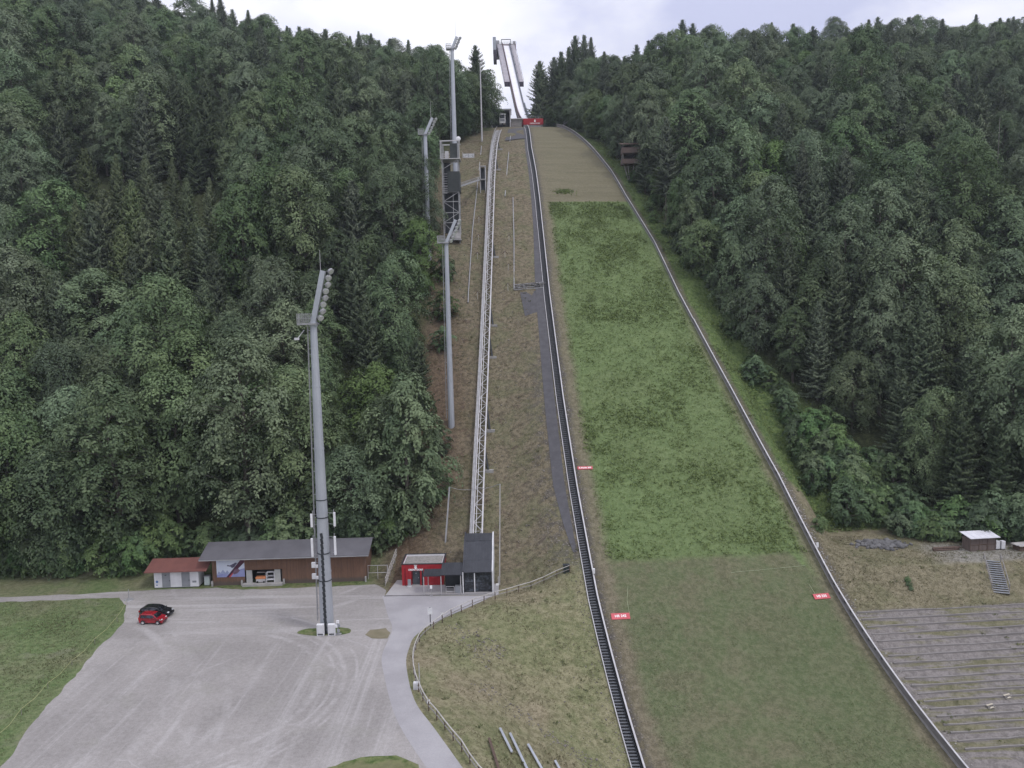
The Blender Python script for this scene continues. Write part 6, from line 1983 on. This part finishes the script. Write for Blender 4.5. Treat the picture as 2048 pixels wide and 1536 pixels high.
# piers
for i, w in ((3, 3.0), (7, 3.0)):
    c = IP[i]; zg = gz(c.x, c.y)
    b = MB(); b.bx(c.x - o0.x - w / 2, c.x - o0.x + w / 2, c.y - o0.y - 0.7, c.y - o0.y + 0.7, zg - o0.z - 1, c.z - o0.z - 3.3); b.build('pier', M_INCONC, inr)
# take-off table with the red front
to_ = unhill(200.6, -3.3)
tk = thing('takeoff_table', 'red fronted take-off table at the foot of the in-run with white emblem', 'take-off table', (to_[0], to_[1], 113.8), AX)
b = MB(); b.bx(-3.9, 3.9, 0.25, 9.0, -1.5, 2.35); b.build('table', M_CONC, tk)
b = MB(); b.bx(-3.95, 3.95, 0.0, 0.22, 0.35, 2.75); b.build('red_front', M_RED, tk)
b = MB(); b.bx(-4.15, -3.97, -0.1, 6, 0.3, 2.7); b.bx(-5.2, -4.0, 0.6, 3.0, 0.0, 2.3); b.build('side_panel', pm('dark_red', (0.2, 0.012, 0.018)), tk)
b = MB(); b.lathe((0.6, -0.03, 1.72), [(0.36, 0), (0.36, 0.028)], 14, 'Y'); b.beam((0.6, -0.02, 2.0), (0.6, -0.02, 2.3), 0.5, 0.03, (0, 1, 0)); b.build('emblem', M_LETTER, tk)
text_mesh('OBERSTDORF', 0.66, 0.01, 'lettering', M_LETTER, tk, (0.6, -0.02, 0.85), (R(90), 0, 0), 0.012)
b = MB()
for x in np.linspace(-3.4, 3.4, 6): b.bx(x - 0.1, x + 0.1, 0.02, 0.2, -0.9, 0.33)
b.build('front_leg', M_STEEL, tk)
b = MB()
for x in np.linspace(-2, 3.9, 7): b.beam((x, 0.3, 2.75), (x, 0.3, 3.7), 0.07, 0.07, (1, 0, 0))
b.beam((-2, 0.3, 3.7), (3.9, 0.3, 3.7), 0.07, 0.07); b.build('railing', M_STEEL, tk)
# wooden building under the in-run
wb_ = at_y(1022, 252, 309.0)
un = thing('service_building', 'dark brown service building under the in-run behind the lift portal', 'building', (wb_.x, 309.0, 113.0))
b = MB(); b.bx(0, 6.5, 0, 5, -1, 4.2); b.build('wall', M_WOODB, un)
b = MB(); b.bx(-0.4, 6.9, -0.5, 5.4, 4.2, 4.45); b.build('roof', M_STEEL, un)
b = MB(); b.bx(0.6, 2.2, -0.04, -0.002, 1.2, 2.6); b.bx(3.4, 5.0, -0.04, -0.002, 1.2, 2.6); b.build('window', M_GLASS, un)

# metal gantry stair right of the knoll
ga, gb_ = at_y(1128, 249, 300.0), at_y(1158, 223, 306.0)
gn = thing('gantry_stair', 'grey metal stair on stilts climbing into the trees right of the knoll', 'stair', ga)
v = gb_ - ga
b = MB(); b.beam((0, 0, 0), v, 1.6, 0.25); b.build('flight', M_STEEL, gn)
for e in (-0.75, 0.75):
    b = MB(); b.beam((0, e, 1.1), v + Vector((0, e, 1.1)), 0.10, 0.10)
    for f in np.linspace(0, 1, 6): b.beam(v * float(f) + Vector((0, e, 0)), v * float(f) + Vector((0, e, 1.1)), 0.08, 0.08, (1, 0, 0))
    b.build('railing', M_STEELL, gn)
for f in (0.35, 0.6, 0.85, 1.0):
    c = v * f; zg = gz(ga.x + c.x, ga.y + c.y) - ga.z
    b = MB(); b.beam((c.x, c.y, min(zg, c.z - 2) - 3), (c.x, c.y, c.z), 0.2, 0.2, (1, 0, 0)); b.build('stilt', M_STEEL, gn)

# trainers' tower in the wood on the right
tg = at(1262, 362)
tz = gz(tg.x, tg.y)
def tzz(py): return at_y(1260, py, tg.y).z - tz
tt_ = thing('coaches_stand', 'dark brown wooden coaches stand with two balconies in the right wood', 'wooden tower', (tg.x, tg.y, tz))
W2 = 2.7
for lo_, hi_ in ((325, 316), (304, 293)):
    z0, z1 = tzz(lo_ + 3), tzz(hi_ + 3)
    b = MB(); b.bx(-W2, W2, -1.2, -1.08, z0, z1); b.bx(-W2, -W2 + 0.12, -1.07, 2.4, z0, z1); b.bx(W2 - 0.12, W2, -1.07, 2.4, z0, z1); b.build('balcony', pm('balcony_boards', (0.135, 0.10, 0.09), (0.10, 0.075, 0.066), 2.5, 0.85, stretch=(4, 4, 0.5)), tt_)
    b = MB(); b.bx(-W2, W2, -1.07, 2.5, z0 - 0.12, z0); b.build('floor', M_WOODB, tt_)
b = MB()
for x in (-W2 + 0.2, W2 - 0.2):
    for y in (-0.9, 2.2): b.beam((x, y, tzz(330)), (x, y, tzz(288)), 0.2, 0.2, (1, 0, 0))
for x, e in ((-W2 + 0.6, -0.4), (W2 - 0.6, 0.4), (0.9, 0.3), (-0.9, -0.2)): b.beam((e, 0.6, -0.6), (x, 0.2, tzz(328)), 0.22, 0.22, (0, 1, 0))
b.build('timber_frame', M_WOODG, tt_)
b = MB(); b.bx(-W2 + 0.3, W2 - 0.3, 2.3, 2.42, tzz(327), tzz(288)); b.build('back_wall', pm('dark_recess', (0.05, 0.047, 0.045)), tt_)
zr0 = tzz(291)
b = MB(); b.add([(-W2 - 0.5, -1.6, zr0), (W2 + 0.5, -1.6, zr0), (W2 + 0.5, 2.8, zr0 + 1.2), (-W2 - 0.5, 2.8, zr0 + 1.2), (-W2 - 0.5, -1.6, zr0 + 0.15), (W2 + 0.5, -1.6, zr0 + 0.15), (W2 + 0.5, 2.8, zr0 + 1.35), (-W2 - 0.5, 2.8, zr0 + 1.35)], [(0, 3, 2, 1), (4, 5, 6, 7), (0, 1, 5, 4), (1, 2, 6, 5), (2, 3, 7, 6), (3, 0, 4, 7)]); b.build('roof', M_WOODB, tt_)

# ------------------------------------------------------------------ single trees and shrubs that stand out
def at_base(px, py): 
    g = at(px, py); return (g.x, g.y, gz(g.x, g.y) - 0.2)
BRIGHT = broadleaf_meshes(16, 18, 5.4, 0.06, 130, mat=leaf_material('bright_leaves', (0.078, 0.130, 0.050), (0.205, 0.290, 0.120), 0.0))
DROOP = broadleaf_meshes(51, 26, 6.0, 0.04, 100, 180, 0.55, droop=1.5)
plant('broadleaf_tree', DROOP, at_base(812, 1062), 1.02, 1.2, 'big drooping tree overhanging the bare strip left of the lift foot', 'tree', 'broadleaf trees of the woods')
plant('broadleaf_tree', BRIGHT, at_base(842, 592), 1.0, 0.6, 'bright green round tree under the two floodlight masts', 'tree', 'broadleaf trees of the woods')
plant('broadleaf_tree', BROAD[2], at_base(708, 1085), 1.0, 2.2, 'leafy dark green tree behind the right end of the long shed', 'tree', 'broadleaf trees of the woods')
def sky_spruce(px, y, py_top, pair, h, lab):
    q = at_y(px, py_top, y); z = gz(q.x, y)
    sc = max(0.35, (q.z - z) / h)
    plant('spruce_tree', pair, (q.x, y, z - 0.2), min(sc, 1.25), 0.7, lab, 'tree', 'spruces of the woods', sc)
sky_spruce(1079, 316, 118, SPRUCE[2], 23, 'ragged spruce standing close right of the in-run')
sky_spruce(1068, 330, 205, SPRUCE[0], 26, 'short spruce peeping out behind the take-off')
for px_, y_, top_, k_i in ((1092, 322, 150, 0), (1108, 326, 110, 2), (1122, 320, 100, 0), (1137, 330, 92, 1), (1150, 324, 66, 2), (1168, 330, 66, 0), (1182, 336, 72, 1)):
    sky_spruce(px_, y_, top_, SPRUCE[k_i], SPRUCE_H[k_i], 'dark spruce in the close group right of the in-run')
for px_, y_, sc_i in ((1098, 312, 0.42), (1112, 313, 0.5), (1128, 314, 0.45), (1060, 330, 0.4), (1143, 312, 0.55), (1000, 318, 0.42), (985, 315, 0.5), (1015, 322, 0.45)):
    q = at_y(px_, 250, y_)
    plant('broadleaf_tree', BROAD[int(px_) % 5], (q.x, y_, gz(q.x, y_) - 0.3), sc_i, px_ * 0.7, 'low leafy tree on the hilltop beside the take-off', 'tree', 'broadleaf trees of the woods')
sky_spruce(1818, 330, 30, SPRUCE[2], 23, 'broad tall spruce overtopping the right skyline')
sky_spruce(1756, 335, 32, SPRUCE[3], 30, 'thin bare topped spruce on the right skyline')
sky_spruce(650, 325, 54, SPRUCE[2], 23, 'broad spruce on the left skyline right of the thin one')
sky_spruce(598, 332, 50, SPRUCE[0], 26, 'thin spruce on the left skyline where the ridge dips')
sky_spruce(700, 326, 70, SPRUCE[1], 29, 'narrow spruce on the left skyline nearest to the high mast')
# the pale spruce stand above the sheds
for px_, y_, top_, k_i in ((168, 176, 292, 0), (230, 182, 305, 1), (205, 166, 372, 2), (290, 186, 306, 0), (343, 190, 312, 1), (262, 170, 355, 0), (318, 174, 362, 2), (372, 182, 352, 0), (418, 178, 352, 1), (440, 168, 410, 2), (392, 166, 425, 0), (350, 160, 440, 1), (288, 160, 430, 2), (240, 158, 445, 0), (470, 172, 400, 1), (150, 164, 395, 1)):
    q = at_y(px_, top_, y_); z = gz(q.x, y_)
    sc = min(max((q.z - z) / SPRUCE_H[k_i], 0.5), 1.35)
    plant('spruce_tree', SPRUCE_L[k_i], (q.x, y_, z - 0.2), sc, px_ * 1.3, 'pale green spruce of the pointed stand in the middle of the left wood', 'tree', 'pale spruce stand of the left wood')
# bare dead trunk
q = at(1990, 425)
b = MB(); b.tube((0, 0, -0.5), (0.3, 0, at_y(1990, 235, q.y).z - q.z), 0.22, 0.05, 7)
dt = b.build('dead_trunk', M_BARKG); dt.location = q
tag(dt, 'bare pale dead trunk standing in the right wood', 'dead tree')

rs = np.random.default_rng(99)
def shrub(px, py, i, sc, lab, grp):
    g = at(px, py)
    plant('shrub', SHRUB[i], (g.x, g.y, gz(g.x, g.y) - 0.1), sc, rs.uniform(0, 6), lab, 'shrub', grp)
for _ in range(74):
    f = rs.random()
    px = 1600 + 235 * f + rs.normal(0, 28); py = 900 + 165 * f + rs.normal(0, 22)
    if py > 1085 or py < 850 or px < 1570 + 0.35 * (py - 850): continue
    shrub(px, py, int(rs.integers(0, 3)), rs.uniform(0.8, 1.25), 'bushy green shrub in the thicket above the boulders', 'shrubs of the right edge')
for px, py, i, sc in ((1640, 1060, 1, 0.7), (1600, 915, 0, 1.0), (1625, 985, 0, 1.0), (1815, 1163, 1, 0.26), (1818, 1172, 1, 0.24), (1822, 1180, 1, 0.2)):
    shrub(px, py, i, sc, 'single low shrub on the open grass right of the boards', 'lone shrubs right of the boards')
curve = [(1235, 345), (1290, 430), (1345, 520), (1400, 605), (1450, 690), (1500, 770), (1550, 850)]
for a, c in zip(curve, curve[1:]):
    for k_i in range(7):
        f = rs.random()
        shrub(a[0] + (c[0] - a[0]) * f + rs.uniform(12, 50), a[1] + (c[1] - a[1]) * f + rs.uniform(-14, 14), int(rs.integers(0, 3)), rs.uniform(0.45, 1.0), 'leafy shrub at the wood edge along the right boards', 'shrubs along the wood edge')
for _ in range(34):
    px = rs.uniform(1840, 2075); shrub(px, 1074 + rs.uniform(-9, 9), int(rs.integers(0, 3)), rs.uniform(0.7, 1.3), 'dark green shrub at the wood foot behind the yard hut', 'shrubs behind the yard')
for _ in range(46):
    px = rs.uniform(-25, 290); shrub(px, 1146 - 0.02 * px + rs.uniform(-22, 8), int(rs.integers(0, 3)), rs.uniform(0.7, 1.4), 'green shrub at the wood foot along the lane on the left', 'shrubs along the lane')
for _ in range(26):
    px = rs.uniform(300, 780); g = at_y(px, 1100, 119.5 + rs.uniform(-0.4, 1.5))
    plant('shrub', SHRUB[int(rs.integers(0, 3))], (g.x, g.y, gz(g.x, g.y) - 0.1), rs.uniform(0.8, 1.4), rs.uniform(0, 6), 'green shrub at the wood foot behind the sheds', 'shrub', 'shrubs behind the sheds')
for px, py in ((866, 1000), (838, 985), (880, 905), (790, 1080), (760, 1088), (890, 640), (892, 560), (885, 700)):
    shrub(px, py, 2, rs.uniform(0.8, 1.2), 'small leafy bush at the left edge of the bare strip', 'bushes at the left edge of the strip')

# ------------------------------------------------------------------ grass standing in tufts
def grass_material(name, a, b):
    k = NT(name)
    sh = k.attr('shade')
    d = k.n('ShaderNodeBsdfDiffuse'); k.put(d.inputs['Color'], k.mix(sh, a, b))
    t = k.n('ShaderNodeBsdfTranslucent'); k.put(t.inputs['Color'], k.mix(sh, a, b))
    m = k.n('ShaderNodeMixShader'); m.inputs[0].default_value = 0.3
    k.t.links.new(d.outputs[0], m.inputs[1]); k.t.links.new(t.outputs[0], m.inputs[2]); k.t.links.new(m.outputs[0], k.out.inputs['Surface'])
    return k.m
def tufts(name, label, xy, hmin, hmax, blades, mat, seed, patch=6.0):
    rg_ = np.random.default_rng(seed)
    x, y = xy[:, 0], xy[:, 1]
    pn = 0.6 * vnoise(x / patch, y / patch, seed) + 0.4 * vnoise(x / 1.7, y / 1.7, seed + 3)
    keep = rg_.random(len(x)) < np.clip((pn - 0.10) * 1.6, 0.45, 1)
    x, y, pn = x[keep], y[keep], pn[keep]
    z = ground(x, y)
    n = len(x)
    C, N, T, Z, S = [], [], [], [], []
    for b_ in range(blades):
        h = rg_.uniform(hmin, hmax, n) * (0.6 + 0.8 * pn)
        tg = rg_.normal(0, 0.55, (n, 3)); tg[:, 2] = 1.0
        tg /= np.linalg.norm(tg, axis=1, keepdims=True)
        o_ = np.stack([x + rg_.normal(0, hmax * 0.45, n), y + rg_.normal(0, hmax * 0.45, n), z], -1)
        C.append(o_ + tg * h[:, None] * 0.45)
        nn = rand_unit(rg_, n); nn[:, 2] = np.abs(nn[:, 2]) + 0.3
        N.append(nn); T.append(tg); Z.append(h)
        S.append(np.clip(rg_.normal(0.38 + 0.28 * pn, 0.17, n), 0, 1))
    nn = np.concatenate(N); nn /= np.linalg.norm(nn, axis=1, keepdims=True)
    zz = np.concatenate(Z)
    v, f = leaf_quads(np.concatenate(C), nn, zz, np.full(len(zz), 0.42), rg_, np.concatenate(T))
    me = foliage_mesh(name, v, f, np.concatenate(S), mat)
    o = bpy.data.objects.new(name, me); COL.objects.link(o)
    return tag(o, label, 'grass', kind='stuff')
def on_hill(n, s0, s1, seed, m0=2.6, m1=1.2):
    rg_ = np.random.default_rng(seed)
    s = rg_.uniform(s0, s1, n); u = rg_.random(n)
    tl, tr = np.interp(s, EDGE_S, EDGE_L), np.interp(s, EDGE_S, EDGE_R)
    t = tl + m0 + (tr - m1 - tl - m0) * u
    x, y = unhill(s, t)
    return np.stack([x, y], -1)
G_GREEN = grass_material('meadow_blades', (0.122, 0.165, 0.060), (0.212, 0.265, 0.110))
G_OLIVE = grass_material('lawn_blades', (0.105, 0.122, 0.060), (0.172, 0.182, 0.100))
G_DRY = grass_material('dry_blades', (0.130, 0.120, 0.072), (0.210, 0.192, 0.122))
tufts('meadow_grass', 'tufted green grass of the middle landing hill', on_hill(30000, 6.5, 111.5, 61), 0.22, 0.55, 3, G_GREEN, 71)
tufts('lawn_grass', 'short olive grass of the lower landing hill', on_hill(16000, -40, 5.5, 62), 0.05, 0.16, 3, G_OLIVE, 72, 9.0)
def scatter(n, x0, x1, y0, y1, test, seed):
    rg_ = np.random.default_rng(seed)
    x, y = rg_.uniform(x0, x1, n), rg_.uniform(y0, y1, n)
    s, t = hill(x, y)
    dl_ = np.interp(s, EDGE_S, EDGE_L) - t
    dr_2 = t - np.interp(s, EDGE_S, EDGE_R)
    k_ = test(x, y, s, dl_, dr_2)
    return np.stack([x[k_], y[k_]], -1)
tufts('bank_grass', 'dry grass of the bank below the road fence', scatter(9000, -14, 16, 60, 113, lambda x, y, s, dl_, dr_2: (dl_ > 1.6) & (x > np.interp(y, FEN_Y, FEN_X) + 0.5), 63), 0.08, 0.28, 3, G_DRY, 73, 5.0)
tufts('strip_grass', 'sparse dry grass of the bare strip', scatter(15000, -26, 12, 113, 262, lambda x, y, s, dl_, dr_2: (dl_ > 4.5) & (forest_left(s, (np.interp(s, EDGE_S, EDGE_L) - dl_)) < 1.0), 64), 0.10, 0.32, 3, G_DRY, 74, 5.0)
tufts('verge_grass', 'rough green grass strip outside the right boards', scatter(30000, 20, 62, 116, 262, lambda x, y, s, dl_, dr_2: (dr_2 > 1.6) & (s > 18) & (forest_right(s, dr_2 + np.interp(s, EDGE_S, EDGE_R)) < 2), 65), 0.2, 0.6, 3, G_GREEN, 75)
tufts('yard_grass', 'dry grass of the yard bank on the right', scatter(16000, 45, 90, 98, 122, lambda x, y, s, dl_, dr_2: (dr_2 > 1.5) & (s > -4) & (s < 18), 66), 0.06, 0.22, 3, G_DRY, 76)
tufts('field_grass', 'green grass of the meadow beside the car park', scatter(22000, -80, -49, 60, 107, lambda x, y, s, dl_, dr_2: x < np.interp(y, [62, 67.8, 73.1, 81.9, 91, 98.6, 104.8, 107], [-47.8, -49, -50.6, -51.8, -53.3, -54.3, -57, -59]), 67), 0.07, 0.22, 3, G_OLIVE, 77, 7.0)

hp_ = at(1125, 384)
rq = np.random.default_rng(5)
tufts('grass_patch', 'small dark green patch of taller grass on the tan top of the hill', np.stack([hp_.x + rq.normal(0, 1.5, 260), hp_.y + rq.normal(0, 0.8, 260)], -1), 0.3, 0.6, 3, G_GREEN, 79)

wd_ = np.concatenate([scatter(2600, -24, 10, 113, 250, lambda x, y, s, dl_, dr_2: (dl_ > 4.5) & (forest_left(s, (np.interp(s, EDGE_S, EDGE_L) - dl_)) < 0.5), 81),
                      scatter(900, -14, 16, 60, 112, lambda x, y, s, dl_, dr_2: (dl_ > 1.6) & (x > np.interp(y, FEN_Y, FEN_X) + 0.5), 82),
                      scatter(900, 45, 90, 78, 120, lambda x, y, s, dl_, dr_2: (dr_2 > 1.2) & (s < 16), 83)])
tufts('weeds', 'scattered taller weed clumps on the banks and terraces', wd_[np.random.default_rng(4).random(len(wd_)) < 0.16], 0.18, 0.42, 9, G_OLIVE, 84, 4.0)
# ------------------------------------------------------------------ thin valley air
HAZE = 0.00016
hz_ = MB(); hz_.bx(-905, 905, -615, 710, -125, 260)
hm = NT('valley_air')
hv = hm.n('ShaderNodeVolumePrincipled')
hv.inputs['Color'].default_value = (0.80, 0.87, 1.0, 1)
hv.inputs['Density'].default_value = HAZE
hv.inputs['Anisotropy'].default_value = 0.2
hm.t.links.new(hv.outputs[0], hm.out.inputs['Volume'])
ho_ = hz_.build('haze', hm.m)
tag(ho_, kind='stuff')
SC.cycles.volume_bounces = 0
